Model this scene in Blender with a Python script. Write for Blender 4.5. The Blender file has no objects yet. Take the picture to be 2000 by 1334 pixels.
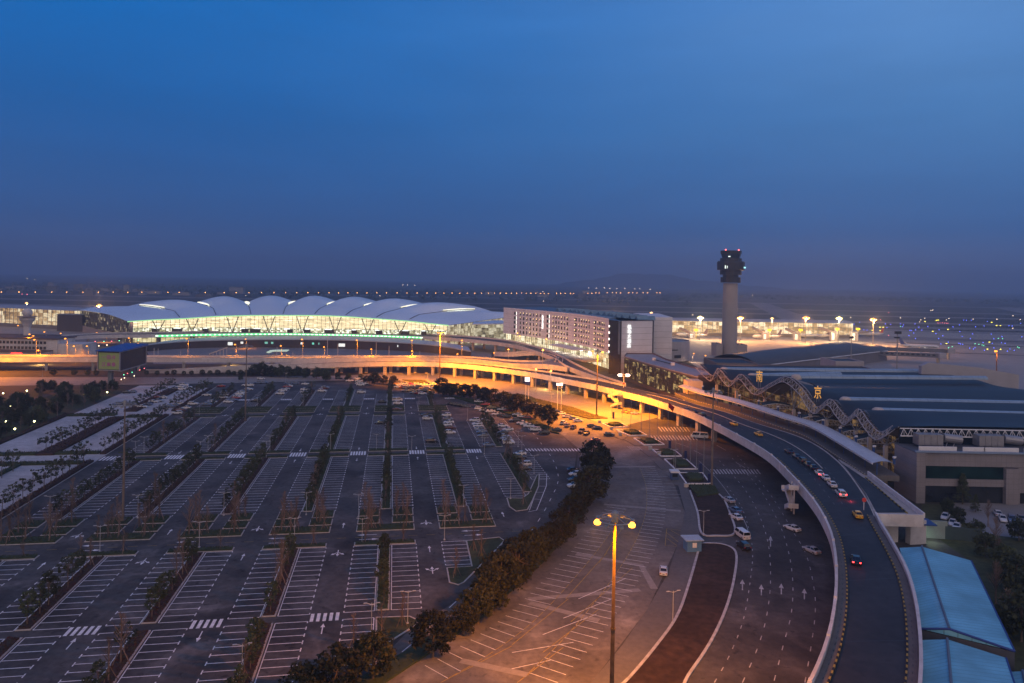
import bpy, math, random
from math import sin, cos, pi, radians, sqrt, atan2, hypot
from mathutils import Vector, Matrix
random.seed(11)
SC = bpy.context.scene
COL = SC.collection
# ------------------------------------------------------------------ camera model (survey of the photograph)
F, YH, RL, TH, HC = 1391.0, 546.0, 0.0189, 0.1642, 62.2
CR, SR = cos(RL), sin(RL)
def GP(px, py, z=0.0):
    u = (px-1000)/F; v = (YH-py)/F
    a = v*CR + u*SR; Y = (HC-z)/(-a)
    return ((u*CR - v*SR)*Y, Y)
def GV(px, py, z=0.0):
    x, y = GP(px, py, z); return (x, y, z)
def AT(px, py, Y):
    u = (px-1000)/F; v = (YH-py)/F
    return ((u*CR - v*SR)*Y, Y, HC + (v*CR + u*SR)*Y)
def W(s, t, z=0.0):          # car-park grid: s across the rows, t along them
    return (s*cos(TH) - t*sin(TH), s*sin(TH) + t*cos(TH), z)
def ST(px, py, z=0.0):
    X, Y = GP(px, py, z); return (X*cos(TH) + Y*sin(TH), -X*sin(TH) + Y*cos(TH))
# ------------------------------------------------------------------ materials
MATS = {}
def newmat(name):
    m = bpy.data.materials.new(name); m.use_nodes = True
    nt = m.node_tree; b = nt.nodes['Principled BSDF']; return m, nt, b
def mat(name, col, rough=0.8, var=0.25, scale=0.5, metal=0.0, col2=None, detail=4.0, bump=0.0, spec=0.3, big=0.0, stain=0.0, rnd=0.0):
    if name in MATS: return MATS[name]
    m, nt, b = newmat(name)
    N, L = nt.nodes, nt.links
    tc = N.new('ShaderNodeTexCoord'); nz = N.new('ShaderNodeTexNoise')
    nz.inputs['Scale'].default_value = scale; nz.inputs['Detail'].default_value = detail
    L.new(tc.outputs['Object'], nz.inputs['Vector'])
    rp = N.new('ShaderNodeValToRGB')
    c2 = col2 or tuple(min(1, c*(1+var)) for c in col); c1 = col if col2 else tuple(c*(1-var) for c in col)
    rp.color_ramp.elements[0].position = 0.3; rp.color_ramp.elements[1].position = 0.7
    rp.color_ramp.elements[0].color = (*c1, 1); rp.color_ramp.elements[1].color = (*c2, 1)
    L.new(nz.outputs['Fac'], rp.inputs['Fac'])
    out = rp.outputs['Color']
    if big:
        n2 = N.new('ShaderNodeTexNoise'); n2.inputs['Scale'].default_value = scale*0.12; n2.inputs['Detail'].default_value = 5
        L.new(tc.outputs['Object'], n2.inputs['Vector'])
        mr = N.new('ShaderNodeMapRange'); mr.inputs[1].default_value = 0.3; mr.inputs[2].default_value = 0.7
        mr.inputs[3].default_value = 1-big; mr.inputs[4].default_value = 1+big
        L.new(n2.outputs['Fac'], mr.inputs[0])
        mx = N.new('ShaderNodeMix'); mx.data_type = 'RGBA'; mx.blend_type = 'MULTIPLY'; mx.inputs[0].default_value = 1
        L.new(out, mx.inputs[6]); L.new(mr.outputs[0], mx.inputs[7]); out = mx.outputs[2]
    if rnd:
        oi = N.new('ShaderNodeObjectInfo'); r4 = N.new('ShaderNodeMapRange'); r4.inputs[3].default_value = 1-rnd; r4.inputs[4].default_value = 1+rnd; L.new(oi.outputs['Random'], r4.inputs[0])
        x4 = N.new('ShaderNodeMix'); x4.data_type = 'RGBA'; x4.blend_type = 'MULTIPLY'; x4.inputs[0].default_value = 1; L.new(out, x4.inputs[6]); L.new(r4.outputs[0], x4.inputs[7]); out = x4.outputs[2]
    if stain:
        for sc_, lo, hi, k_ in ((.11, .56, .70, 1+stain), (.55, .60, .72, 1-stain*.8), (.05, .52, .62, 1-stain*.5)):
            n3 = N.new('ShaderNodeTexNoise'); n3.inputs['Scale'].default_value = sc_; n3.inputs['Detail'].default_value = 7; n3.inputs['Distortion'].default_value = .6
            L.new(tc.outputs['Object'], n3.inputs['Vector'])
            r3 = N.new('ShaderNodeMapRange'); r3.inputs[1].default_value = lo; r3.inputs[2].default_value = hi; r3.inputs[3].default_value = 1; r3.inputs[4].default_value = k_
            L.new(n3.outputs['Fac'], r3.inputs[0]); x3 = N.new('ShaderNodeMix'); x3.data_type = 'RGBA'; x3.blend_type = 'MULTIPLY'; x3.inputs[0].default_value = 1
            L.new(out, x3.inputs[6]); L.new(r3.outputs[0], x3.inputs[7]); out = x3.outputs[2]
    L.new(out, b.inputs['Base Color'])
    b.inputs['Roughness'].default_value = rough; b.inputs['Metallic'].default_value = metal
    b.inputs['Specular IOR Level'].default_value = spec
    if bump:
        bp = N.new('ShaderNodeBump'); bp.inputs['Strength'].default_value = bump; bp.inputs['Distance'].default_value = 0.05
        L.new(nz.outputs['Fac'], bp.inputs['Height']); L.new(bp.outputs['Normal'], b.inputs['Normal'])
    MATS[name] = m; return m
def emit(name, col, strength, sample=False):
    if name in MATS: return MATS[name]
    m, nt, b = newmat(name)
    b.inputs['Base Color'].default_value = (*[min(1, c*.8) for c in col], 1)
    b.inputs['Emission Color'].default_value = (*col, 1); b.inputs['Emission Strength'].default_value = strength
    m.cycles.emission_sampling = 'AUTO' if sample else 'NONE'
    MATS[name] = m; return m
def lit(name, colA, colB, strength, sx, sz, dark=0.35, base=(0.05, 0.05, 0.06), thr=0.45, sample=False, cw=.45, nx=1.3, nzz=2.2):
    """glazing with a lit room behind it: brick cells of brighter and dimmer rooms"""
    if name in MATS: return MATS[name]
    m, nt, b = newmat(name); N, L = nt.nodes, nt.links
    tc = N.new('ShaderNodeTexCoord')
    mp = N.new('ShaderNodeMapping'); mp.inputs['Scale'].default_value = (1/sx, 1/sx, 1/sz)
    L.new(tc.outputs['Object'], mp.inputs['Vector'])
    sn = N.new('ShaderNodeVectorMath'); sn.operation = 'FLOOR'; L.new(mp.outputs[0], sn.inputs[0])
    wn = N.new('ShaderNodeTexWhiteNoise'); wn.noise_dimensions = '3D'; L.new(sn.outputs[0], wn.inputs['Vector'])
    nz = N.new('ShaderNodeTexNoise'); nz.inputs['Scale'].default_value = 0.9; nz.inputs['Detail'].default_value = 6; nz.inputs['Roughness'].default_value = .7
    mp2 = N.new('ShaderNodeMapping'); mp2.inputs['Scale'].default_value = (1/sx*nx, 1/sx*nx, 1/sz*nzz)
    L.new(tc.outputs['Object'], mp2.inputs['Vector']); L.new(mp2.outputs[0], nz.inputs['Vector'])
    ml = N.new('ShaderNodeMath'); ml.operation = 'MULTIPLY'; L.new(wn.outputs['Value'], ml.inputs[0]); ml.inputs[1].default_value = cw
    ad = N.new('ShaderNodeMath'); ad.operation = 'ADD'; L.new(ml.outputs[0], ad.inputs[0]); L.new(nz.outputs['Fac'], ad.inputs[1])
    rp = N.new('ShaderNodeValToRGB'); e = rp.color_ramp.elements
    e[0].position = thr; e[0].color = (*[c*dark for c in colA], 1)
    e[1].position = 0.95; e[1].color = (*colB, 1)
    k = e.new((thr+0.95)/2); k.color = (*colA, 1)
    L.new(ad.outputs[0], rp.inputs['Fac'])
    b.inputs['Base Color'].default_value = (*base, 1); b.inputs['Roughness'].default_value = 0.15
    L.new(rp.outputs['Color'], b.inputs['Emission Color']); b.inputs['Emission Strength'].default_value = strength
    m.cycles.emission_sampling = 'AUTO' if sample else 'NONE'
    MATS[name] = m; return m
def panel_mat(name, col, cell, groove=0.7, rough=0.7, axis='z', w=0.06, var=.06, metal=0.0):
    """cladding with thin joint lines along the given axes"""
    if name in MATS: return MATS[name]
    m, nt, b = newmat(name); N, L = nt.nodes, nt.links
    tc = N.new('ShaderNodeTexCoord'); sp = N.new('ShaderNodeSeparateXYZ'); L.new(tc.outputs['Object'], sp.inputs[0])
    prev = None
    for ax, c in zip(axis, cell):
        src = sp.outputs['XYZ'.index(ax.upper())]
        d = N.new('ShaderNodeMath'); d.operation = 'DIVIDE'; L.new(src, d.inputs[0]); d.inputs[1].default_value = c
        fr = N.new('ShaderNodeMath'); fr.operation = 'FRACT'; L.new(d.outputs[0], fr.inputs[0])
        lt = N.new('ShaderNodeMath'); lt.operation = 'LESS_THAN'; L.new(fr.outputs[0], lt.inputs[0]); lt.inputs[1].default_value = w/c
        if prev is None: prev = lt
        else:
            mx = N.new('ShaderNodeMath'); mx.operation = 'MAXIMUM'; L.new(prev.outputs[0], mx.inputs[0]); L.new(lt.outputs[0], mx.inputs[1]); prev = mx
    nz = N.new('ShaderNodeTexNoise'); nz.inputs['Scale'].default_value = 0.15; nz.inputs['Detail'].default_value = 5; L.new(tc.outputs['Object'], nz.inputs['Vector'])
    rp = N.new('ShaderNodeValToRGB'); rp.color_ramp.elements[0].position = .3; rp.color_ramp.elements[1].position = .7
    rp.color_ramp.elements[0].color = (*[c*(1-var*2) for c in col], 1); rp.color_ramp.elements[1].color = (*[min(1, c*(1+var)) for c in col], 1)
    L.new(nz.outputs['Fac'], rp.inputs['Fac'])
    m2 = N.new('ShaderNodeMix'); m2.data_type = 'RGBA'; L.new(prev.outputs[0], m2.inputs[0]); L.new(rp.outputs['Color'], m2.inputs[6])
    m2.inputs[7].default_value = (*[c*(1-groove) for c in col], 1)
    L.new(m2.outputs[2], b.inputs['Base Color']); b.inputs['Roughness'].default_value = rough; b.inputs['Metallic'].default_value = metal
    MATS[name] = m; return m
# ------------------------------------------------------------------ mesh builder
class MB:
    def __init__(s): s.v = []; s.f = []; s.m = []
    def face(s, pts, mi=0):
        i = len(s.v); s.v += [tuple(p) for p in pts]; s.f.append(tuple(range(i, i+len(pts)))); s.m.append(mi)
    def box(s, c, d, rz=0.0, mi=0):
        x, y, z = c; a, b, h = d[0]/2, d[1]/2, d[2]/2; cs, sn = cos(rz), sin(rz)
        i = len(s.v)
        for dz in (-h, h):
            for dx, dy in ((-a, -b), (a, -b), (a, b), (-a, b)):
                s.v.append((x+dx*cs-dy*sn, y+dx*sn+dy*cs, z+dz))
        for q in ((0, 3, 2, 1), (4, 5, 6, 7), (0, 1, 5, 4), (1, 2, 6, 5), (2, 3, 7, 6), (3, 0, 4, 7)):
            s.f.append(tuple(i+k for k in q)); s.m.append(mi)
    def prism(s, pts, z0, z1, mi=0, top=None):
        n = len(pts)
        if sum(pts[k][0]*pts[(k+1) % n][1]-pts[(k+1) % n][0]*pts[k][1] for k in range(n)) < 0: pts = pts[::-1]
        i = len(s.v)
        z0s = z0 if isinstance(z0, (list, tuple)) else [z0]*n; z1s = z1 if isinstance(z1, (list, tuple)) else [z1]*n
        for p, z in zip(pts, z0s): s.v.append((p[0], p[1], z))
        for p, z in zip(pts, z1s): s.v.append((p[0], p[1], z))
        s.f.append(tuple(range(i+n-1, i-1, -1))); s.m.append(mi)
        s.f.append(tuple(range(i+n, i+2*n))); s.m.append(mi if top is None else top)
        for k in range(n):
            l = (k+1) % n; s.f.append((i+k, i+l, i+n+l, i+n+k)); s.m.append(mi)
    def bar(s, p, q, r, n=6, r2=None, mi=0):
        p, q = Vector(p), Vector(q); d = q-p
        if d.length < 1e-6: return
        d.normalize(); a = d.orthogonal().normalized(); b = d.cross(a); r2 = r if r2 is None else r2
        i = len(s.v)
        for c, rr in ((p, r), (q, r2)):
            for k in range(n):
                t = 2*pi*k/n; s.v.append(tuple(c+a*(rr*cos(t))+b*(rr*sin(t))))
        for k in range(n):
            l = (k+1) % n; s.f.append((i+k, i+l, i+n+l, i+n+k)); s.m.append(mi)
        s.f.append(tuple(range(i+n-1, i-1, -1))); s.m.append(mi); s.f.append(tuple(range(i+n, i+2*n))); s.m.append(mi)
    def poly(s, pts, r, n=5, mi=0):
        for a, b in zip(pts, pts[1:]): s.bar(a, b, r, n, mi=mi)
    def lathe(s, prof, c=(0, 0, 0), n=24, mi=0, close=True):
        i = len(s.v); m = len(prof)
        for r, z in prof:
            for k in range(n):
                t = 2*pi*k/n; s.v.append((c[0]+r*cos(t), c[1]+r*sin(t), c[2]+z))
        for j in range(m-1):
            for k in range(n):
                l = (k+1) % n; s.f.append((i+j*n+k, i+j*n+l, i+(j+1)*n+l, i+(j+1)*n+k)); s.m.append(mi)
        if close:
            s.f.append(tuple(range(i+n-1, i-1, -1))); s.m.append(mi)
            s.f.append(tuple(range(i+(m-1)*n, i+m*n))); s.m.append(mi)
    def strip(s, A, B, mi=0):      # quads between two polylines
        i = len(s.v); n = len(A); s.v += [tuple(p) for p in A]+[tuple(p) for p in B]
        for k in range(n-1): s.f.append((i+k, i+k+1, i+n+k+1, i+n+k)); s.m.append(mi)
    def grid(s, rows, mi=0):
        i = len(s.v); n = len(rows[0])
        for r in rows: s.v += [tuple(p) for p in r]
        for j in range(len(rows)-1):
            for k in range(n-1):
                s.f.append((i+j*n+k, i+j*n+k+1, i+(j+1)*n+k+1, i+(j+1)*n+k)); s.m.append(mi)
    def slab(s, A, B, th, mi=0):   # closed slab between polylines (tops), thickness th
        a2 = [(p[0], p[1], p[2]-th) for p in A]; b2 = [(p[0], p[1], p[2]-th) for p in B]
        s.strip(B, A, mi); s.strip(a2, b2, mi); s.strip(A, a2, mi); s.strip(b2, B, mi)
        s.face([A[0], B[0], b2[0], a2[0]], mi); s.face([A[-1], a2[-1], b2[-1], B[-1]], mi)
    def mesh(s, name, mats, smooth=False):
        me = bpy.data.meshes.new(name); me.from_pydata(s.v, [], s.f)
        for m in (mats if isinstance(mats, (list, tuple)) else [mats]): me.materials.append(m)
        me.polygons.foreach_set('material_index', s.m)
        if smooth: me.polygons.foreach_set('use_smooth', [True]*len(s.f))
        me.update(); return me
# ------------------------------------------------------------------ objects
def tag(o, label=None, cat=None, group=None, kind=None):
    if label: o['label'] = label
    if cat: o['category'] = cat
    if group: o['group'] = group
    if kind: o['kind'] = kind
    return o
def obj(name, mb, mats, parent=None, smooth=False, local=False):
    me = mb if isinstance(mb, bpy.types.Mesh) else mb.mesh(name, mats, smooth)
    o = bpy.data.objects.new(name, me); COL.objects.link(o)
    if parent is not None:
        o.parent = parent
        if not local:
            w = Matrix.Identity(4); p = parent
            while p is not None: w = p.matrix_parent_inverse @ p.matrix_basis @ w if p.parent else p.matrix_basis @ w; p = p.parent
            o.matrix_parent_inverse = w.inverted()
    return o
def thing(name, label, cat, loc=(0, 0, 0), rz=0.0, group=None):
    o = bpy.data.objects.new(name, None); COL.objects.link(o); o.empty_display_size = .5
    o.location = loc; o.rotation_euler = (0, 0, rz); o.matrix_basis = Matrix.Translation(loc) @ Matrix.Rotation(rz, 4, 'Z')
    return tag(o, label, cat, group)
def setloc(o, loc, rz=0.0, sc=1.0):
    o.matrix_basis = Matrix.Translation(loc) @ Matrix.Rotation(rz, 4, 'Z') @ Matrix.Scale(sc, 4)
KIDS = {}
def kids(o):
    return [c for c in o.children]
def dup(root, loc, rz=0.0, label=None, group=None, sc=1.0):
    r = root.copy(); COL.objects.link(r); setloc(r, loc, rz, sc)
    if label: r['label'] = label
    if group: r['group'] = group
    for ch in kids(root):
        c = ch.copy(); COL.objects.link(c); c.parent = r
        for g in kids(ch):
            d = g.copy(); COL.objects.link(d); d.parent = c
    return r
def struct(name, mb, m, smooth=False):
    o = obj(name, mb, m, smooth=smooth); o['kind'] = 'structure'; return o
ORD = ['first', 'second', 'third', 'fourth', 'fifth', 'sixth', 'seventh', 'eighth', 'ninth', 'tenth', 'eleventh', 'twelfth', 'thirteenth', 'fourteenth', 'fifteenth', 'sixteenth',
       'seventeenth', 'eighteenth', 'nineteenth', 'twentieth']
def ordw(i):
    if i < 20: return ORD[i]
    n = i+1; t = ['', '', 'twenty', 'thirty', 'forty', 'fifty', 'sixty', 'seventy'][n//10]
    return (t[:-1]+'ieth') if n % 10 == 0 else t+'-'+ORD[n % 10-1]
def spline(P, n=8):
    P = [Vector(p) for p in P]; out = []
    for i in range(len(P)-1):
        p0 = P[max(i-1, 0)]; p1, p2 = P[i], P[i+1]; p3 = P[min(i+2, len(P)-1)]
        for k in range(n):
            t = k/n
            out.append(0.5*((2*p1)+(p2-p0)*t+(2*p0-5*p1+4*p2-p3)*t*t+(3*p1-p0-3*p2+p3)*t**3))
    out.append(P[-1]); return out
def resample(P, n):
    P = [Vector(p) for p in P]; d = [0]
    for a, b in zip(P, P[1:]): d.append(d[-1]+(b-a).length)
    out = []; j = 0
    for k in range(n):
        t = d[-1]*k/(n-1)
        while j < len(P)-2 and d[j+1] < t: j += 1
        s = (t-d[j])/max(1e-9, d[j+1]-d[j]); out.append(P[j].lerp(P[j+1], min(1, max(0, s))))
    return out
def plen(P): return sum((Vector(b)-Vector(a)).length for a, b in zip(P, P[1:]))
def offset(P, d, dz=0.0):      # offset polyline sideways (to its left for d>0)
    out = []
    for i, p in enumerate(P):
        a = Vector(P[max(i-1, 0)]); b = Vector(P[min(i+1, len(P)-1)]); t = b-a; t.z = 0; t.normalize()
        out.append(Vector((p[0]-t.y*d, p[1]+t.x*d, p[2]+dz)))
    return out
def wall(mb, P, w, z0, z1, mi=0):   # wall along a polyline; z0/z1 relative to the polyline
    A = offset(P, w/2); B = offset(P, -w/2)
    mb.slab([(p.x, p.y, p.z+z1) for p in A], [(p.x, p.y, p.z+z1) for p in B], z1-z0, mi)
def lights_off(o): return o
def lamp(name, loc, power, col, parent=None, radius=.4, spot=2.93, aim=(0, 0, -1), blend=1.0):
    d = bpy.data.lights.new(name, 'SPOT' if spot else 'POINT'); d.energy = power; d.color = col; d.shadow_soft_size = radius
    if spot:
        d.spot_size = spot; d.spot_blend = blend
    o = bpy.data.objects.new(name, d); COL.objects.link(o)
    o.location = loc
    if spot: o.rotation_mode = 'QUATERNION'; o.rotation_quaternion = Vector(aim).to_track_quat('-Z', 'Y')
    return o
SOD = (1.0, 0.29, 0.0); WARM = (1.0, 0.72, 0.38)
# common materials
M_ASPH = mat('asphalt', (0.084, 0.080, 0.080), .85, .22, .8, big=.32, spec=.25, stain=.75)
M_ROAD = mat('road_asphalt', (0.10, 0.098, 0.10), .8, .2, .6, big=.2)
M_BLACK = mat('fresh_asphalt', (0.030, 0.031, 0.036), .7, .2, .7, big=.2, spec=.4, stain=.4)
M_CONC = mat('forecourt_concrete', (0.066, 0.062, 0.062), .85, .18, .9, big=.30, stain=.6)
M_APRON = mat('apron_concrete', (0.30, 0.28, 0.27), .8, .1, .08, big=.12)
M_GRAVEL = mat('pale_gravel', (0.42, 0.42, 0.44), .95, .16, .5, big=.2)
M_WHITE = mat('white_marking', (0.76, 0.76, 0.78), .7, .22, 1.2)
M_YELLOW = mat('yellow_marking', (0.36, 0.26, 0.07), .7, .2, 2.5)
M_KERB = mat('kerb_stone', (0.44, 0.42, 0.40), .85, .15, 1.5)
M_BRIDGE = mat('bridge_concrete', (0.40, 0.37, 0.35), .85, .14, .35, big=.14, stain=.25)
M_WALLW = mat('white_plaster', (0.56, 0.55, 0.56), .8, .10, .5, big=.10, stain=.22)
M_STEELW = mat('white_steel', (0.66, 0.67, 0.70), .5, .06, 1)
M_STEELD = mat('dark_steel', (0.035, 0.036, 0.042), .5, .2, 2, metal=.3)
M_STEELG = mat('grey_steel', (0.28, 0.29, 0.30), .5, .1, 2, metal=.4)
M_GLASSD = mat('dark_glass', (0.018, 0.022, 0.028), .12, .3, .3, spec=.6)
M_HEDGE = mat('hedge_leaf', (0.030, 0.046, 0.020), .8, .4, 1.2, col2=(0.055, 0.070, 0.030))
M_HEDGER = mat('red_hedge_leaf', (0.060, 0.020, 0.018), .8, .4, 1.2, col2=(0.050, 0.045, 0.025))
M_LEAF = mat('tree_leaf', (0.030, 0.044, 0.020), .75, .4, .7, col2=(0.060, 0.072, 0.032), rnd=.4)
M_LEAFB = mat('camphor_leaf', (0.017, 0.020, 0.008), .75, .4, .5, col2=(0.042, 0.042, 0.016), rnd=.45)
M_TWIG = mat('bare_twig', (0.16, 0.12, 0.10), .9, .3, 3, rnd=.35)
M_BARK = mat('bark', (0.13, 0.10, 0.08), .9, .3, 4)
M_SOIL = mat('soil', (0.045, 0.032, 0.026), .95, .35, .8, big=.3)
M_GRASS = mat('grass_green', (0.055, 0.062, 0.028), .95, .35, .7, big=.3)
M_REDSOIL = mat('brown_groundcover', (0.042, 0.025, 0.019), .95, .4, .7, big=.35)
# ------------------------------------------------------------------ ground sheets
def sheet(name, pts, z, m, kind='structure'):
    mb = MB(); mb.face([(p[0], p[1], z) for p in pts])
    o = obj(name, mb, m); o['kind'] = kind; return o
def px_sheet(name, px, z, m, kind='structure'): return sheet(name, [GP(x, y) for x, y in px], z, m, kind)
M_LAND = mat('dark_land', (0.050, 0.048, 0.040), .95, .35, .02, big=.3)
sheet('ground', [(-9000, -60), (9000, -60), (9000, 11500), (-9000, 11500)], -0.02, M_LAND)
# airfield
sheet('apron', [(-900, 700), (150, 690), (135, 480), (260, 380), (420, 330), (1500, 330), (1500, 960), (430, 1040), (-900, 1080)], 0.0, M_APRON)
M_TAXI = mat('taxiway_concrete', (0.20, 0.19, 0.20), .8, .1, .05, big=.1)
for i, (y0, y1, k) in enumerate([(1120, 1180, .02), (1290, 1350, .03), (1520, 1580, .02), (1830, 1900, .03), (2300, 2390, 0.0)]):
    sheet('taxiway', [(-1800, y0), (2600, y0-2600*k*2), (2600, y1-2600*k*2), (-1800, y1)], 0.02+.01*i, M_TAXI)
for i, (xa, ya, xb, yb, w) in enumerate([(330, 900, 1500, 620, 30), (380, 1050, 1700, 800, 26), (460, 1080, 800, 2300, 30), (800, 800, 1600, 2300, 34)]):
    d = Vector((xb-xa, yb-ya, 0)).normalized(); n = Vector((-d.y, d.x, 0))*w
    sheet('taxiway', [(xa+n.x, ya+n.y), (xb+n.x, yb+n.y), (xb-n.x, yb-n.y), (xa-n.x, ya-n.y)], 0.08+.01*i, M_TAXI)
M_AGRASS = mat('airfield_grass', (0.052, 0.050, 0.044), .95, .3, .03, big=.3)
for i, (xa, ya, xb, yb, w) in enumerate([(420, 800, 1500, 560, 10), (400, 690, 1300, 470, 7), (520, 860, 1500, 660, 12)]):
    d = Vector((xb-xa, yb-ya, 0)).normalized(); n = Vector((-d.y, d.x, 0))*w
    sheet('grass_strip', [(xa, ya), (xb+n.x, yb+n.y), (xb-n.x, yb-n.y), (xa-n.x*.6, ya-n.y*.6)], 0.14+.01*i, M_AGRASS)
# car park, gravel lots, forecourt, roads
px_sheet('forecourt', [(560, 1420), (690, 1300), (790, 1240), (950, 1135), (1060, 1040), (1120, 960), (1130, 880), (1097, 850), (1010, 800), (930, 778), (860, 762), (780, 744), (690, 733), (690, 728),
                       (800, 728), (900, 737), (1060, 740), (1150, 740), (1310, 775), (1460, 815), (1620, 880), (1760, 1000), (1900, 1100), (1900, 1440)], 0.02, M_CONC)
sheet('car_park', [W(-95.4, 95)[:2], GP(560, 1420), GP(690, 1300), GP(790, 1240), GP(950, 1135), GP(1060, 1040), GP(1118, 960), GP(1126, 880), GP(1094, 846), GP(1000, 802), GP(900, 775), GP(800, 757), GP(700, 747), GP(560, 747), GP(440, 748), W(-95.4, 420)[:2]], 0.04, M_ASPH)
for i, (a, b, t0, t1) in enumerate([(-116.5, -98, 150, 252), (-112, -98, 262, 331), (-137, -118, 205, 336), (-137, -118, 340, 420), (-112, -98, 341, 410)]):
    sheet('gravel_lot', [W(a, t0)[:2], W(b, t0)[:2], W(b, t1)[:2], W(a, t1)[:2]], 0.03, M_GRAVEL)
sheet('gravel_path', [W(-137, 252)[:2], W(-95.6, 252)[:2], W(-95.6, 262)[:2], W(-137, 262)[:2]], 0.025, M_GRAVEL)
sheet('gravel_path', [W(-137, 331)[:2], W(-95.6, 331)[:2], W(-95.6, 341)[:2], W(-137, 341)[:2]], 0.027, M_GRAVEL)
px_sheet('concrete_lot', [(690, 1345), (790, 1240), (950, 1135), (1060, 1040), (1125, 960), (1135, 880), (1100, 851), (1075, 835), (1100, 800), (1190, 822), (1230, 838), (1275, 880), (1300, 905), (1338, 1000), (1325, 1060), (1265, 1190), (1155, 1334), (1115, 1410), (640, 1410)], .026, mat('pale_concrete', (0.155, 0.140, 0.130), .85, .18, .9, big=.25, stain=.5))
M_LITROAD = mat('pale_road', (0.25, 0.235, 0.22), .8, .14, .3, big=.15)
px_sheet('service_road', [(-60, 737), (330, 737), (600, 735), (700, 733), (700, 742), (560, 746), (300, 751), (-60, 754)], 0.05, M_LITROAD)
px_sheet('service_road', [(690, 733), (750, 727), (850, 730), (960, 741), (1060, 757), (1215, 790), (1300, 812), (1200, 836), (1110, 804), (1060, 793), (1010, 785), (950, 777), (850, 757), (780, 743), (690, 741)], 0.055, M_LITROAD)
M_PLAZA = mat('plaza_paving', (0.20, 0.20, 0.21), .8, .1, .2, big=.12)
px_sheet('plaza', [(285, 683), (500, 679), (700, 680), (850, 686), (950, 700), (960, 710), (300, 711)], 0.03, M_PLAZA)
px_sheet('hotel_yard', [(960, 690), (1230, 690), (1260, 745), (1120, 745), (960, 720)], 0.03, M_CONC)
sheet('terminal_yard', [(-420, 560), (30, 560), (30, 720), (-420, 720)], 0.015, M_LITROAD)
px_sheet('side_lot', [(1850, 975), (2060, 985), (2060, 1060), (1900, 1040)], 0.02, M_PLAZA)
M_PATCH = mat('repaired_paving', (0.27, 0.25, 0.24), .8, .12, 1.2)
for i, P in enumerate([[(1032, 1170), (1250, 1152)], [(1034, 1177), (1170, 1212)], [(1125, 1082), (1252, 1104), (1278, 1150)], [(1180, 985), (1330, 998)], [(1200, 912), (1280, 911)], [(1030, 1318), (900, 1290)]]):
    mb = MB(); A = [Vector(GV(x, y, .035+.004*i)) for x, y in P]
    mb.strip([tuple(p) for p in offset(A, .75)], [tuple(p) for p in offset(A, -.75)])
    struct('paving_patch', mb, M_PATCH)
M_SIDE = mat('pavement_slab', (0.125, 0.12, 0.12), .85, .12, 1.0, big=.12)
def gpl(px, z=0.0): return [Vector(GV(x, y, z)) for x, y in px]
# pavement beside the soil island
mb = MB(); mb.prism([GP(*p) for p in [(1225, 1334), (1200, 1400), (1120, 1400), (1155, 1334), (1215, 1262), (1265, 1190), (1305, 1120), (1325, 1060), (1338, 1000), (1325, 950), (1300, 905), (1313, 900), (1345, 950), (1365, 1010), (1367, 1060), (1360, 1110), (1335, 1190), (1290, 1255)]], 0.0, 0.14)
struct('pavement', mb, M_SIDE)
# soil islands with white kerbs
def island(name, px, m, kerb_w=.5, kh=.28, soil=.2):
    P = spline(gpl(px+[px[0]]), 5)[:-1]
    mb = MB(); mb.prism([(p.x, p.y) for p in P], 0.0, soil); o = struct(name, mb, m)
    kb = MB(); Q = P+[P[0], P[1]]; wall(kb, [Vector((q.x, q.y, 0)) for q in Q], kerb_w, 0.02, kh); struct('white_kerb', kb, mat('kerb_paint', (.42, .42, .44), .8, .25, .9))
island('soil_island', [(1368, 1062), (1410, 1064), (1437, 1080), (1434, 1130), (1418, 1190), (1388, 1255), (1345, 1320), (1310, 1370), (1190, 1370), (1230, 1325), (1280, 1265), (1322, 1205), (1346, 1140)], M_REDSOIL)
island('soil_island', [(1345, 953), (1362, 1000), (1370, 1042), (1400, 1047), (1434, 1043), (1428, 1010), (1404, 966)], M_REDSOIL)
# ------------------------------------------------------------------ car-park markings
mk = MB(); yk = MB()
ZM = 0.062
def line(mb, a, b, w=.15, z=ZM):
    a, b = Vector((a[0], a[1], z)), Vector((b[0], b[1], z)); d = (b-a).normalized(); n = Vector((-d.y, d.x, 0))*w/2
    mb.face([a+n, a-n, b-n, b+n])
def stline(s0, t0, s1, t1, w=.185, mb=None): line(mb or mk, W(s0, t0), W(s1, t1), w)
KS = [-101.2, -81.0, -60.8, -40.5, -20.1, 0.3, 20.6, 41.0]     # kerb line to the east of each strip
SEG = [(100, 132.1), (134.8, 167.6), (193.7, 251.3), (261.4, 325), (349.5, 400)]
STRIPS = []
def stall_rows(s_back, s_tick, segs, edge=True):
    for t0, t1 in segs:
        n = max(1, int(round((t1-t0)/2.5))); st = (t1-t0)/n
        for i in range(n+1):
            t = t0+i*st
            stline(s_back, t, s_tick, t)
            stline(s_tick, max(t-.6, t0), s_tick, min(t+.6, t1), .2)
        if edge: stline(s_back, t0, s_back, t1, .16)
for k, ks in enumerate(KS):
    segs = SEG
    if k == 0: continue
    R = [s for s in segs]; L_ = [s for s in segs]
    if ks == 0.3: R = [(134.8, 167.6), (193.7, 251.3), (261.4, 325), (349.5, 385)]; L_ = [(119.5, 132.1)]+R[0:]
    if ks == 20.6: R = [(201.5, 251), (262, 312)]; L_ = [(194, 251.3), (261.4, 318), (349.5, 360)]
    if ks == 41.0: R = []; L_ = []
    if ks == -101.2: L_ = []
    if ks < 41:
        if ks == 20.6: stall_rows(38.6, 32.6, R)
        else: stall_rows(ks+.35, ks+5.95, R)
    if -81.5 < ks < 20: stall_rows(ks-2.75, ks-8.3, L_)
    if ks == 20.6: stall_rows(18.1, 12.4, L_)
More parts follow.
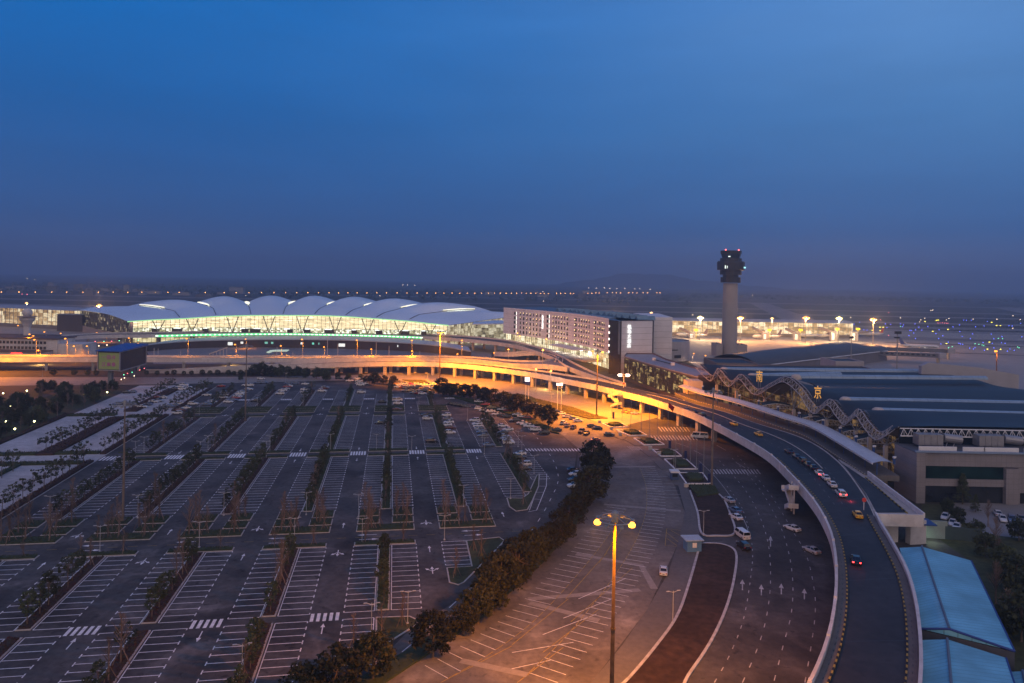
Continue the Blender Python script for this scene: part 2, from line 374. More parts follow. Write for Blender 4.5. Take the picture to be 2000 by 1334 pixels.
# the row between strip 20.6 and the aisle at 26.5
stall_rows(20.9, 26.6, [(193.8, 251.3), (261.4, 318)])
stall_rows(18.0, 12.2, [(154.4, 168.2)])
# curved bay row beyond the last strip
stall_rows(43.5, 49.3, [(218, 252), (262, 318)])
# zebra crossings over the aisles
def zebra(sc, t0, t1, n=5, w=5.6):
    for i in range(n):
        s = sc-w/2+w*(i+.5)/n; line(mk, W(s, t0), W(s, t1), .62)
def arrow(s, t, d, kind='s', mb=None):
    def a(x, y): return W(s+x*d, t+y*d)
    line(mk, a(0, -1.8), a(0, .8), .2); p = [a(-.42, .6), a(.42, .6), a(0, 2.0)]
    mk.face([(q[0], q[1], ZM+.004) for q in p])
    if kind == 'm':
        for sg in (-1, 1):
            line(mk, a(0, -.4), a(sg*.9, .5), .2); p = [a(sg*.6, .75), a(sg*1.15, .2), a(sg*1.5, 1.1)]; mk.face([(q[0], q[1], ZM+.004) for q in p])
AIS = [-72.1, -52.0, -31.7, -11.3, 9.2, 29.6]
for i, s in enumerate(AIS):
    if -60 < s < 0: zebra(s, 131.9, 135.0)
    if s < -60: zebra(s, 131.9, 135.0)
    zebra(s, 253.2, 258.6, 6)
    zebra(s, 368, 371.5, 6, 5.2)
    d = 1 if i % 2 else -1
    if s < 15:
        arrow(s, 129, 1 if i % 2 else -1); arrow(s, 164, -d, 'm' if d > 0 else 's'); arrow(s, 182, d, 's' if d > 0 else 'm'); arrow(s, 262.5, d); arrow(s, 247, -d); arrow(s, 330, d, 'm'); arrow(s, 344, -d)
    if s == 9.2: arrow(s, 152, 1, 'm')
    if s == 29.6: arrow(s, 186, 1); arrow(s, 246, -1)
zebra(-92.4, 253.2, 258.6, 5); zebra(-84-8, 131.9, 135.0)
# cross road dashes (yellow) and arrows
for j in range(32):
    s = -92+j*4.2
    line(yk, W(s, 173.2), W(s+2.1, 173.2), .14)
for s in (-66, -46, -25.5, -5, 20):
    for tt, dd in ((174.8, -1), (171.8, 1)):
        a = [W(s-2*dd, tt), W(s+1*dd, tt)]; line(mk, a[0], a[1], .24)
        mk.face([(*W(s+1*dd, tt-.55)[:2], ZM), (*W(s+1*dd, tt+.55)[:2], ZM), (*W(s+2.6*dd, tt)[:2], ZM)][::dd])
# dashed lane on the outer ring road
D = resample(spline([Vector(GV(x, y)) for x, y in [(640, 1380), (800, 1262), (880, 1185), (965, 1110), (1010, 1070), (1050, 1020), (1078, 970), (1090, 940), (1087, 915), (1075, 890), (1058, 868), (1040, 845), (1010, 822), (960, 800), (900, 783)]], 8), 96)
for i in range(0, 95, 3): line(mk, D[i], D[i+1], .17)
# outlined bay at the end of the last strip
Bq = [(1054, 926), (1068, 926), (1067, 950), (1055, 980), (1048, 997), (1032, 1000)]
for a, b in zip(Bq, Bq[1:]): line(mk, GP(*a), GP(*b), .18)
for a, b in [((1054, 926), (1052, 950)), ((1052, 950), (1042, 975)), ((1042, 975), (1034, 997)), ((1052, 936), (1067, 936)), ((1052, 950), (1067, 950)), ((1048, 962), (1062, 962)), ((1043, 975), (1056, 976))]: line(mk, GP(*a), GP(*b), .16)
# forecourt crossing
for i in range(19):
    a = GP(1026+i*6.0, 876.5); b = GP(1031+i*6.0, 881.5); line(mk, a, b, .5)
# forecourt stalls on the near concrete lot
def pxline(mb, a, b, w=.14, z=.05): line(mb, GP(*a), GP(*b), w, z)
E1 = spline([Vector(GV(*p)) for p in [(830, 1300), (900, 1262), (985, 1205), (1060, 1135), (1130, 1060), (1185, 990)]], 6)
E2 = spline([Vector(GV(*p)) for p in [(1090, 1334), (1150, 1270), (1200, 1205), (1250, 1130), (1285, 1060), (1300, 1000), (1295, 950), (1280, 915)]], 6)
def stallrow(E, depth, step, z=.05, yel=True):
    n = int(plen(E)/step); R = resample(E, n); O = offset(R, depth)
    for a, b in zip(R, O): line(mk, a, b, .13, z)
    if yel:
        for i in range(0, n-1, 1): line(yk, O[i], O[i].lerp(O[i+1], .75), .13, z)
stallrow(E1, -5.4, 2.6); stallrow(E2, 5.2, 2.6)
for a, b in [((1010, 1334), (1100, 1265)), ((1060, 1275), (1170, 1190)), ((1115, 1215), (1235, 1110)), ((860, 1334), (1000, 1262)), ((1000, 1260), (1110, 1170)), ((1105, 1170), (1185, 1080)), ((1170, 1100), (1230, 1010)), ((985, 1310), (1075, 1290)), ((1000, 1275), (1120, 1255)), ((1060, 1240), (1165, 1200)), ((1100, 1208), (1200, 1168)), ((1130, 1170), (1222, 1130))]:
    pxline(yk if abs(a[1]-b[1]) > 55 else mk, a, b)
for a, b in [((1301, 1040), (1330, 1063)), ((1310, 1036), (1335, 1050)), ((1303, 1052), (1322, 1066)), ((1302, 1033), (1335, 1037)), ((1299, 1066), (1330, 1068)), ((1302, 1033), (1299, 1066))]: pxline(yk, a, b)
wk = MB()
# lanes on the forecourt road
for j, P in enumerate([[(1395, 1334), (1425, 1280), (1452, 1210), (1466, 1130), (1470, 1080), (1464, 1040), (1448, 990), (1420, 950)], [(1450, 1334), (1480, 1265), (1498, 1200), (1505, 1130), (1500, 1060), (1480, 1000), (1450, 950), (1405, 900)], [(1512, 1330), (1530, 1260), (1546, 1195), (1548, 1130), (1538, 1070), (1518, 1015), (1480, 950), (1430, 895)], [(1572, 1334), (1583, 1270), (1592, 1200), (1590, 1150), (1575, 1085), (1550, 1040), (1500, 960), (1440, 890)]]):
    R = resample(spline([Vector(GV(*p)) for p in P], 6), 86)
    for i in range(0, 85, 3): line(wk, R[i], R[i+1], .16, .05)
R = resample(spline([Vector(GV(*p)) for p in [(1365, 900), (1400, 935), (1430, 975), (1455, 1020), (1462, 1042)]], 6), 30)
for a, b in zip(R, R[1:]): line(wk, a, b, .16, .05)
pxline(wk, (1436, 1043), (1462, 1043), .16)
for x, y in [(1450, 1145), (1487, 1155), (1526, 1153), (1571, 1163), (1505, 1060)]:
    a, b = Vector(GV(x, y+8)), Vector(GV(x, y-4)); line(wk, a, b, .22, .05); c = Vector(GV(x, y-13)); d = (b-a).normalized(); n = Vector((-d.y, d.x, 0))*.5
    wk.face([(b+n)[:2]+(.052,), (b-n)[:2]+(.052,), c[:2]+(.052,)])
for x0, x1, y in [(1392, 1490, 921), (1275, 1365, 855), (1290, 1350, 838)]:
    n = int((x1-x0)/6)
    for i in range(n): pxline(wk, (x0+i*6-4, y-4), (x0+i*6+3, y+5), .45)
for i in range(7): pxline(wk, (1273+i*3, 930+i*7), (1305+i*5, 931+i*7), .2)
for i in range(6): pxline(wk, (1225+i*4, 872), (1236+i*4, 880), .25)
for P in [[(1330, 855), (1350, 863)], [(1355, 880), (1372, 888)], [(1400, 870), (1418, 880)], [(1440, 905), (1455, 914)], [(1320, 865), (1345, 873)]]: pxline(wk, P[0], P[1], .2)
struct('worn_lane_markings', wk, mat('worn_white', (.40, .40, .42), .8, .35, .8))
struct('lane_markings', mk, M_WHITE); struct('yellow_lane_markings', yk, M_YELLOW)
# ------------------------------------------------------------------ foliage
def leaves(mb, c, r, n, size, squash=.8, mi=0, hollow=.35):
    for _ in range(n):
        while True:
            d = Vector((random.uniform(-1, 1), random.uniform(-1, 1), random.uniform(-1, 1)))
            if hollow < d.length <= 1: break
        p = Vector(c)+Vector((d.x*r, d.y*r, d.z*r*squash))
        a = Vector((random.gauss(0, 1), random.gauss(0, 1), random.gauss(0, .7))).normalized(); b = a.orthogonal().normalized()
        b = (b*cos(random.random()*6.3)+a.cross(b)*sin(random.random()*6.3)); s = size*random.uniform(.6, 1.3)
        q = [p+a*s*.6, p+b*s*.35, p-a*s*.6, p-b*s*.35]; mb.face(q, mi)
def limb_tree(h, crown_r, crown_c, nclump, nleaf, leaf, trunk_r=.12, clump_r=None, squash=.85, hollow=.3, shell=.55, limbs=6, lean=.0):
    t = MB(); c = MB()
    base = Vector((0, 0, -.05)); fork = Vector((random.uniform(-.1, .1), random.uniform(-.1, .1), crown_c-crown_r*.75))
    t.bar(base, fork, trunk_r, 7, trunk_r*.75); top = Vector((random.uniform(-.2, .2), random.uniform(-.2, .2), crown_c+crown_r*.5)); t.bar(fork, top, trunk_r*.75, 6, trunk_r*.2)
    cr = clump_r or crown_r*.42
    for i in range(nclump):
        a = 2.4*i+random.random(); z = random.uniform(-.75, 1); rr = sqrt(max(0, 1-z*z))*random.uniform(shell, 1.0)
        p = Vector((cos(a)*rr*crown_r, sin(a)*rr*crown_r, crown_c+z*crown_r*squash))
        if i < limbs*2: t.bar(fork.lerp(top, random.random()*.7), p, trunk_r*.35, 5, trunk_r*.08)
        leaves(c, p, cr*random.uniform(.6, 1.25), int(nleaf*random.uniform(.6, 1.3)), leaf, .8, 0, hollow)
    return t.mesh('trunk', M_BARK), c.mesh('crown', M_LEAF)
def bare_tree(h, n, stakes=True):
    t = MB(); c = MB(); t.bar((0, 0, -.05), (0, 0, h*.62), .14, 6, .09); t.bar((0, 0, h*.62), (.1, 0, h), .09, 5, .02)
    for i in range(n):
        z = h*random.uniform(.3, .92); a = random.random()*6.28; l = (h-z)*random.uniform(.45, .8)*.62+.35; e = Vector((cos(a)*l*.62, sin(a)*l*.62, z+l))
        b = Vector((0, 0, z)); c.bar(b, e, .05, 4, .018)
        for k in range(3):
            q = b.lerp(e, random.uniform(.3, .9)); w = Vector((random.gauss(0, .35), random.gauss(0, .35), random.uniform(.3, .8)))*(.5+.12*h/6); c.bar(q, q+w, .028, 3, .012)
    out = [('trunk', t.mesh('trunk', M_TWIG)), ('crown', c.mesh('crown', M_TWIG))]
    if stakes:
        for k in range(3):
            s = MB(); a = 2.1*k+.4; s.bar((cos(a)*1.4, sin(a)*1.4, 0), (cos(a)*.1, sin(a)*.1, 2.6), .075, 5); out.append(('support_stake', s.mesh('support_stake', M_TWIG)))
    return out
def proto(name, label, cat, parts):
    r = thing(name, label, cat)
    for n, me in parts: obj(n, me, None, r, local=True)
    return r
TREEP = {}
def tree(kind, loc, label, group, rz=None, sc=1.0):
    if kind not in TREEP:
        random.seed(hash(kind) % 1 + len(TREEP)+5)
        nm = 'tree'
        if kind[:4] == 'leaf':
            tm, cm = limb_tree(5.4, 1.2, 3.3, 30, 19, .34, .10, .46, 1.75); parts = [('trunk', tm), ('crown', cm)]; nm = 'leafy_tree'
        elif kind[:4] == 'tuft':
            tm, cm = limb_tree(5, 1.7, 3.7, 20, 15, .36, .08, .38, .9, 0, .75, 10); parts = [('trunk', tm), ('crown', cm)]; nm = 'young_tree'
        elif kind[:4] == 'camp':
            tm, cm = limb_tree(9, 4.0, 4.6, 54, 50, .62, .3, 1.25, .95, .2, .6, 9); cm.materials[0] = M_LEAFB; parts = [('trunk', tm), ('crown', cm)]; nm = 'camphor_tree'
        elif kind[:4] == 'bare': parts = bare_tree(7.5, 26); nm = 'bare_sapling'
        elif kind[:4] == 'wild': parts = bare_tree(7.0, 44, False); nm = 'bare_tree'
        elif kind[:4] == 'dark':
            tm, cm = limb_tree(7, 3.0, 3.6, 40, 46, .6, .2, 1.2, .95, .2, .5, 6); parts = [('trunk', tm), ('crown', cm)]; nm = 'evergreen_tree'
        elif kind == 'coni':
            t = MB(); c = MB(); t.bar((0, 0, 0), (0, 0, 9), .2, 6, .03)
            for i in range(90):
                z = random.uniform(.8, 8.8); r = (9.2-z)*.3; a = random.random()*6.28; p = Vector((cos(a)*r, sin(a)*r, z-.3)); t.bar((0, 0, z), p, .03, 3, .01); leaves(c, p*1, .55, 26, .3, .5, 0, 0); leaves(c, Vector((p.x*.5, p.y*.5, z)), .5, 12, .3, .6, 0, 0)
            parts = [('trunk', t.mesh('trunk', M_BARK)), ('crown', c.mesh('crown', M_LEAF))]; nm = 'conifer_tree'
        elif kind == 'bush':
            t = MB(); c = MB(); t.bar((0, 0, 0), (0, 0, .5), .08, 5); leaves(c, (0, 0, 1.2), 1.15, 420, .34, .95, 0, .55); parts = [('trunk', t.mesh('trunk', M_BARK)), ('crown', c.mesh('crown', M_LEAF))]; nm = 'round_shrub'
        TREEP[kind] = proto(nm, label, 'shrub' if kind == 'bush' else 'tree', parts); r = TREEP[kind]; r['group'] = group
        setloc(r, loc, random.random()*6.28 if rz is None else rz, sc); random.seed(len(TREEP)*97+3); return r
    return dup(TREEP[kind], loc, random.random()*6.28 if rz is None else rz, label, group, sc)
# ------------------------------------------------------------------ planting beds
def hedge_fill(mb, s0, s1, t0, t1, h, dens=10, z0=0.12, size=.3):
    pts = [W(s0, t0), W(s1, t0), W(s1, t1), W(s0, t1)]
    mb.prism([(p[0], p[1]) for p in pts], z0, h*.72)
    n = int(abs((s1-s0)*(t1-t0))*dens)+int(2*(abs(s1-s0)+abs(t1-t0))*dens*.5)
    for i in range(n):
        s = random.uniform(s0, s1); t = random.uniform(t0, t1); z = h*random.uniform(.7, 1.05)
        if random.random() < .35:
            if abs(s1-s0) < abs(t1-t0): s = random.choice((s0, s1))
            else: t = random.choice((t0, t1))
            z = h*random.uniform(.2, 1)
        p = Vector(W(s, t, z)); a = Vector((random.gauss(0, 1), random.gauss(0, 1), random.gauss(0, .6))).normalized(); b = a.orthogonal(); q = size*random.uniform(.6, 1.3)
        mb.face([p+a*q*.6, p+b*q*.35, p-a*q*.6, p-b*q*.35])
def kerb_rect(mb, s0, s1, t0, t1, h=.16, w=.28):
    for a, b, c, d in ((s0, s1, t0, t0+w), (s0, s1, t1-w, t1), (s0, s0+w, t0+w, t1-w), (s1-w, s1, t0+w, t1-w)):
        mb.prism([W(a, c)[:2], W(b, c)[:2], W(b, d)[:2], W(a, d)[:2]], 0.0, h)
SNAME = ['beside gravel lot', 'one aisle from gravel lot', 'two aisles from gravel lot', 'three aisles from gravel lot', 'four aisles from gravel lot', 'pointing straight at the viewer', 'inside the ring road', 'along the ring road']
TNAME = ['near edge', 'below cross road', 'above cross road', 'past the zebras', 'far end']
NTREE = 0
for k, ks in enumerate(KS):
    s0, s1 = ks-2.55, ks
    for j, (t0, t1) in enumerate(SEG):
        if k == 0: continue
        if k == 1 and j == 0: t0 = 118
        if k == 5 and j == 0: continue
        if k == 6 and j == 0: continue
        if k == 6 and j == 1: continue
        if k == 7 and j < 2: continue
        if k == 7: t0 = max(t0, 205); t1 = min(t1, 318)
        if k == 7 and j == 4: continue
        if k == 6 and j == 4: t1 = 375
        e = thing('planting_bed', 'narrow kerbed planting strip %s, %s' % (SNAME[k], TNAME[j]), 'planting bed', W((s0+s1)/2, (t0+t1)/2), TH, 'planting strips between the parking rows')
        kb = MB(); kerb_rect(kb, s0, s1, t0, t1, .17, .3); obj('kerb', kb, M_KERB, e)
        hb = MB(); hedge_fill(hb, s0+.3, s1-.3, t0+.3, t1-.3, .55 if j != 1 else .45, 7 if j < 3 else 4); hd = obj('hedge', hb, M_HEDGER if j in (1, 0) and k < 5 else (M_HEDGER if k < 4 and j > 1 else M_HEDGE), e)
        # trees of the strip
        step = [3.7, 3.6, 3.9, 5.0, 6.6][j]; n = max(1, int((t1-t0-3)/step))
        for i in range(n):
            t = t0+2+i*step+random.uniform(-.7, .7); kind = random.choice(['leaf1', 'leaf2', 'leaf3', 'leaf4', 'leaf1', 'leaf3', 'bare3', 'tuft2'])
            if k == 1 and j < 2 and random.random() < .5: kind = 'tuft1'
            hh = 'bushy' if kind in ('leaf1', 'leaf2') else ('thin' if kind[:4] == 'leaf' else ('sparse' if kind[:4] == 'tuft' else 'bare'))
            tree(kind, W((s0+s1)/2+random.uniform(-.25, .25), t, .1), '%s young tree, %s in strip %s, %s' % (hh, ordw(i), SNAME[k], TNAME[j]), 'young trees in the planting strips', sc=random.uniform(.75, 1.2)); NTREE += 1
# islands across the strips
def island_set(k, rects, label, hedgem=M_HEDGE, saps=()):
    global NTREE
    ks = KS[k]; sc = ks-1.2
    e = thing('planting_island', label, 'planting bed', W(sc, rects[0][2]), TH, 'kerbed planting islands at the row ends')
    kb = MB(); hb = MB()
    for s0, s1, t0, t1 in rects:
        kerb_rect(kb, sc+s0, sc+s1, t0, t1); hedge_fill(hb, sc+s0+.3, sc+s1-.3, t0+.3, t1-.3, .6, 6)
    obj('kerb', kb, M_KERB, e); obj('hedge', hb, hedgem, e)
for k in range(1, 7):
    a, b = -7.1, 7.1
    if k == 1: a = -7.1
    if k <= 5 or k == 6:
        if k != 6:
            island_set(k, [(a, b, 167.9, 170.0)], 'low green island above the lower bays, %s' % SNAME[k])
        island_set(k, [(a, b, 177.2, 181.3), (a, -1.5, 182.6, 187.0), (1.5, b, 182.6, 187.0), (a, -1.6, 188.4, 193.2), (1.6, b, 188.4, 193.2)], 'stepped green island of three kerbed rows, %s' % SNAME[k])
        for i, (ds, dt) in enumerate([(-5, 179), (5, 179.2), (-4.6, 184.8), (4.8, 184.6), (-5.2, 190.6), (4.9, 190.8), (-1, 180), (-3, 178.6), (2.8, 185.2), (3.2, 191.2)]):
            tree(['bare1', 'bare2'][i % 2], W(KS[k]-1.2+ds+random.uniform(-.8, .8), dt, .1), 'bare staked sapling, %s on the stepped island %s' % (ordw(i), SNAME[k]), 'bare staked saplings', sc=random.uniform(.75, 1.25))
        for i, ds in enumerate((-4.5, 4.2)):
            if k != 6: tree('bare2', W(KS[k]-1.2+ds, 169, .1), 'bare staked sapling %s on low island %s' % (['towards gravel lot,', 'towards hotel,'][i], SNAME[k]), 'bare staked saplings', sc=random.uniform(.55, .75))
    island_set(k, [(a, b, 251.7, 253.6), (a, b, 258.2, 261.2)], 'pair of low hedges with a path between, %s' % SNAME[k])
    island_set(k, [(a, b, 325.2, 327.5), (a, b, 334.5, 338), (a, b, 339.5, 343), (a, b, 344.5, 348.8)], 'far stepped hedge island, %s' % SNAME[k])
# corner islands near the ring road (kerb outlines from the survey)
def px_island(label, px, sap=()):
    e = thing('planting_island', label, 'planting bed', GV(*px[0]), 0, 'grassy corner islands'); P = [Vector(GV(*p)) for p in px]
    kb = MB(); wall(kb, P+[P[0]], .3, 0, .17); obj('kerb', kb, M_KERB, e)
    g = MB(); g.prism([(p.x, p.y) for p in P], 0, .13); obj('grass', g, M_GRASS, e)
    for i, q in enumerate(sap): tree('bare1', GV(*q, .1), 'bare staked sapling %s on the %s' % (ordw(i), label.split(',')[0]), 'bare staked saplings', sc=.8)
px_island('triangular grass island, beside the ring road', [(911, 1057), (975, 1050), (985, 1057), (975, 1068), (906, 1138), (895, 1143), (878, 1138), (873, 1110), (922, 1107)], [(940, 1085), (890, 1125), (925, 1075)])
px_island('rounded grass island, at the lower ring road', [(735, 1207), (800, 1205), (815, 1212), (812, 1222), (755, 1258), (735, 1255)], [(785, 1222), (745, 1245)])
px_island('small dark grass island, at the near edge of the lot', [(657, 1268), (735, 1264), (735, 1300), (655, 1300)], [(690, 1268)])
px_island('grass island at the end of the last strip, beside an outlined bay', [(990, 973), (1020, 974), (1032, 965), (1048, 930), (1053, 926), (1052, 950), (1040, 978), (1030, 996), (1008, 999), (995, 990)], [(1022, 985)])
# boundary hedge west of the car park and between gravel lots
HB = [(-97.7, -95.7, 150, 252, M_HEDGER), (-97.7, -95.7, 262, 331, M_HEDGER), (-117.6, -116, 206, 252, M_HEDGE), (-117.6, -112.3, 262, 326, M_HEDGER), (-97.7, -95.7, 341, 405, M_HEDGER), (-139.5, -137.4, 205, 336, M_HEDGER), (-117.6, -112.3, 341, 405, M_HEDGER),
      (-116, -98.3, 249, 251.6, M_HEDGE), (-112, -98.3, 262.4, 265, M_HEDGE), (-137, -118, 262.4, 265, M_HEDGE), (-137, -118, 249, 251.6, M_HEDGE), (-112, -98.3, 327, 330.5, M_HEDGE), (-137, -118, 331.5, 335, M_HEDGE)]
HL = ['red hedge on the car park boundary, near stretch', 'red hedge on the car park boundary, middle stretch', 'green hedge between the near gravel lots', 'red hedge dividing two pale gravel lots', 'red hedge on the car park boundary, far stretch', 'long red hedge below the dark thicket', 'red hedge dividing the far gravel lots',
      'short green hedge across the near gravel lot', 'short green hedge opening the middle gravel lot', 'short green hedge by the thicket, beyond the gravel path', 'short green hedge by the thicket, before the gravel path', 'short green hedge closing the middle gravel lot', 'short green hedge closing the outer gravel lot']
for (a, b, c, d, m), l in zip(HB, HL):
    hb = MB(); hedge_fill(hb, a, b, c, d, .9, 7, 0.0); o = obj('hedge', hb, m); tag(o, l, 'hedge', 'hedges around the gravel lots')
kb = MB(); P = [Vector(W(-95.4, t)) for t in (100, 420)]; wall(kb, P, .3, 0, .17); struct('kerb', kb, M_KERB)
# trees on the gravel side
n = 0
for s, t0, t1, step in [(-96.7, 182, 250, 6.2), (-96.7, 264, 330, 6.0), (-115, 264, 325, 6.2), (-115, 210, 250, 9), (-96.7, 343, 402, 8), (-115, 345, 402, 8)]:
    t = t0; i = 0
    while t < t1:
        tree(random.choice(['tuft1', 'tuft2', 'tuft3']), W(s+random.uniform(-.6, .6), t), 'sparse tufted tree, %s from the near end of the %s' % (ordw(i), {182: 'near red boundary hedge', 264: 'middle red boundary hedge', 210: 'green hedge in the gravel', 343: 'far red boundary hedge', 345: 'far dividing hedge'}.get(t0 if (s, t0) != (-115, 264) else 0, 'hedge dividing two gravel lots')), 'sparse trees along the gravel lots', sc=random.uniform(1.05, 1.5))
        t += step*random.uniform(.62, 1.0); i += 1
# ------------------------------------------------------------------ elevated roads
def road(name, label, L, R, th=1.5, piers=(), surf=None, par=(1, 1), n=90, pier_w=1.6, lanes=(), walk=None):
    """L / R edge polylines at deck level"""
    L = resample(spline(L, 8), n); R = resample(spline(R, 8), n)
    e = thing(name, label, 'elevated road', tuple(L[n//2][:2])+(0,))
    d = MB(); d.slab([tuple(p) for p in L], [tuple(p) for p in R], th); obj('deck', d, M_BRIDGE, e)
    s = MB(); A = [l.lerp(r, .03)+Vector((0, 0, .02)) for l, r in zip(L, R)]; B = [l.lerp(r, .97)+Vector((0, 0, .02)) for l, r in zip(L, R)]
    s.strip([tuple(p) for p in B], [tuple(p) for p in A]); obj('road_surface', s, surf or M_ROAD, e)
    for k, (P, on) in enumerate(((L, par[0]), (R, par[1]))):
        if on:
            w = MB(); Q = P if on is True or on == 1 else P[on[0]:on[1]]; sg = -1 if k == 0 else 1
            wall(w, offset(Q, .02*sg), .35, -th-.25, 1.0); wall(w, offset(Q, .02*sg), .5, 1.0, 1.12); obj('parapet', w, M_WALLW, e)
    for i in piers:
        if L[i].z < 3: continue
        p = MB(); a, b = L[i].lerp(R[i], .14), L[i].lerp(R[i], .86); rz = atan2(b.y-a.y, b.x-a.x)
        for c in (a, b): p.box((c.x, c.y, (L[i].z-th)/2-.1), (pier_w, pier_w, L[i].z-th), rz)
        m = (a+b)/2; p.box((m.x, m.y, L[i].z-th-.5), ((b-a).length+2.2, 1.5, 1.0), rz); obj('pier', p, M_BRIDGE, e)
    if lanes:
        w = MB()
        for f, dash in lanes:
            Q = resample([l.lerp(r, f)+Vector((0, 0, .04)) for l, r in zip(L, R)], 3*n if dash else n)
            for i in range(0, len(Q)-1, 3 if dash else 1):
                dd = (Q[i+1]-Q[i]); nn = Vector((-dd.y, dd.x, 0)).normalized()*.08; w.face([Q[i]+nn, Q[i]-nn, Q[i+1]-nn, Q[i+1]+nn])
        obj('lane_marking', w, M_WHITE, e)
    return e, L, R
def gz(pts): return [Vector(GV(x, y, z)) for x, y, z in pts]
# main departures flyover: near edge (parapet base, 1 m under the surveyed parapet top)
Bl = [(300, 724, 1.6), (400, 720, 3.2), (500, 715.5, 5), (600, 711, 6.6), (700, 707.5, 8), (780, 706.6, 8.6), (850, 707.5, 8.6), (925, 713, 8.6), (1000, 722, 8.6), (1060, 731, 8.6), (1110, 741, 8.6), (1165, 752, 8.6), (1222, 766, 8.6), (1260, 775, 8.6), (1305, 789, 8.6), (1350, 804, 8.6), (1395, 825, 8.6), (1440, 848, 8.6), (1500, 883, 8.6), (1545, 925, 8.6), (1590, 976, 8.6), (1619, 1027, 8.6), (1631, 1075, 8.6), (1634, 1130, 8.6), (1629, 1190, 8.6), (1614, 1255, 8.6), (1585, 1325, 8.6), (1545, 1400, 8.6)]
Bl = [v-Vector((0, 0, 1.1)) for v in gz(Bl)]
# inner edge
Br = [(300, 721.5, 1.6), (400, 717, 3.2), (500, 712, 5), (600, 707, 6.6), (700, 703.2, 8), (780, 702.3, 8.6), (850, 703, 8.6), (925, 707.7, 8.6), (1000, 715.6, 8.6), (1060, 723, 8.6), (1110, 731, 8.6), (1165, 739, 8.6), (1222, 751, 8.6), (1262, 760, 8.6), (1310, 770, 8.6), (1360, 785, 8.6), (1418, 800, 8.6), (1475, 820, 8.6), (1570, 850, 8.6), (1637, 893, 8.6), (1690, 960, 8.6), (1715, 1010, 8.6), (1745, 1060, 8.6), (1772, 1112, 8.6), (1788, 1168, 8.6), (1796, 1225, 8.6), (1799, 1275, 8.6), (1797, 1334, 8.6), (1785, 1410, 8.6)]
Br = [v-Vector((0, 0, 1.1)) for v in gz(Br)]
eB, LB, RB = road('elevated_road', 'long curved white-walled flyover sweeping past the terminal forecourt', Bl, Br, 1.5, list(range(10, 82, 3)), M_BLACK, (1, 0), 120)
# right parapet of the near curve and the open stretch
def sub(P, y0, y1): return [p for p in P if y0 <= p.y <= y1]
w = MB(); wall(w, sub(RB, 80, 172), .35, -1.7, 1.0); wall(w, sub(RB, 80, 172), .5, 1.0, 1.12); obj('parapet', w, M_WALLW, eB)
w = MB(); wall(w, sub(RB, 372, 470), .35, -1.7, 1.0); obj('parapet', w, M_WALLW, eB)
SGL = 1 if (offset(LB, 1)[60]-RB[60]).length < (offset(LB, -1)[60]-RB[60]).length else -1
# footways with striped kerbs on the near curve
kbm = MB(); fw = MB()
for P, sg, y0, y1 in ((LB, SGL, 85, 225), (RB, -SGL, 85, 170), (LB, SGL, 225, 470)):
    Q = sub(P, y0, y1) if P is RB or y0 < 225 else [p for p in P if 225 <= p.y and p.x > -45]
    if Q[0].y > Q[-1].y: pass
    a = offset(Q, .3*sg); b = offset(Q, 1.75*sg)
    if y0 < 225: fw.slab([(p.x, p.y, p.z+.22) for p in a], [(p.x, p.y, p.z+.22) for p in b], .2)
    else: b = offset(Q, .75*sg)
    R = resample(b, max(2, int(plen(b)/.9)))
    for i in range(len(R)-1):
        m = (R[i]+R[i+1])/2; d = R[i+1]-R[i]; kbm.box((m.x, m.y, m.z+.16), (d.length*.98, .26, .3), atan2(d.y, d.x), i % 2)
jm = MB()
for i in range(4, 118, 5):
    a, b = LB[i].lerp(RB[i], .07), LB[i].lerp(RB[i], .93); d_ = (LB[i+1]-LB[i]).normalized()*.14; z_ = Vector((0, 0, .032)); jm.face([a+d_+z_, a-d_+z_, b-d_+z_, b+d_+z_])
obj('expansion_joint', jm, M_STEELD, eB)
dm = MB()
for P, sg in ((sub(LB, 85, 225), SGL), (sub(RB, 85, 170), -SGL)):
    R = resample(offset(P, 1.0*sg), int(plen(P)/1.1))
    for i in range(1, len(R)-1, 2):
        d_ = R[i+1]-R[i]; dm.box((R[i].x, R[i].y, R[i].z+.23), (.5, .1, .03), atan2(d_.y, d_.x))
obj('drain_slot', dm, M_STEELD, eB)
obj('footway', fw, M_SIDE, eB); obj('striped_kerb', kbm, [mat('kerb_yellow', (.34, .24, .05), .7, .2, 3), mat('kerb_black', (.02, .02, .022), .7, .2, 3)], eB)
# red-white lamp bosses along the outside of the parapet
for i in range(6, 118, 3):
    p = LB[i]; d = LB[i+1]-LB[i-1]; q = MB(); rz = atan2(d.y, d.x); n = Vector((-d.y, d.x, 0)).normalized()
    c = p-n*-.0; q.box((c.x, c.y, c.z+1.0), (1.1, .56, .42), rz); q.box((c.x, c.y, c.z+1.28), (.6, .5, .16), rz); obj('parapet_boss', q, M_WALLW, eB)
w = MB(); Q = [l.lerp(r, .62)+Vector((0, 0, .045)) for l, r in zip(LB, RB) if 205 < l.y < 345 and l.x > 20]
wall(w, Q, .35, 0, .12); obj('centre_kerb', w, M_KERB, eB)
w = MB()
for f in (.35, .5, .68):
    Q = resample([l.lerp(r, f)+Vector((0, 0, .04)) for l, r in zip(LB, RB) if l.y > 170 and l.x > 0], 150)
    for i in range(0, 149, 3):
        d = Q[i+1]-Q[i]; nn = Vector((-d.y, d.x, 0)).normalized()*.07; w.face([Q[i]+nn, Q[i]-nn, Q[i+1]-nn, Q[i+1]+nn])
obj('lane_marking', w, mat('worn_marking', (.22, .22, .23), .8, .3, 2), eB)
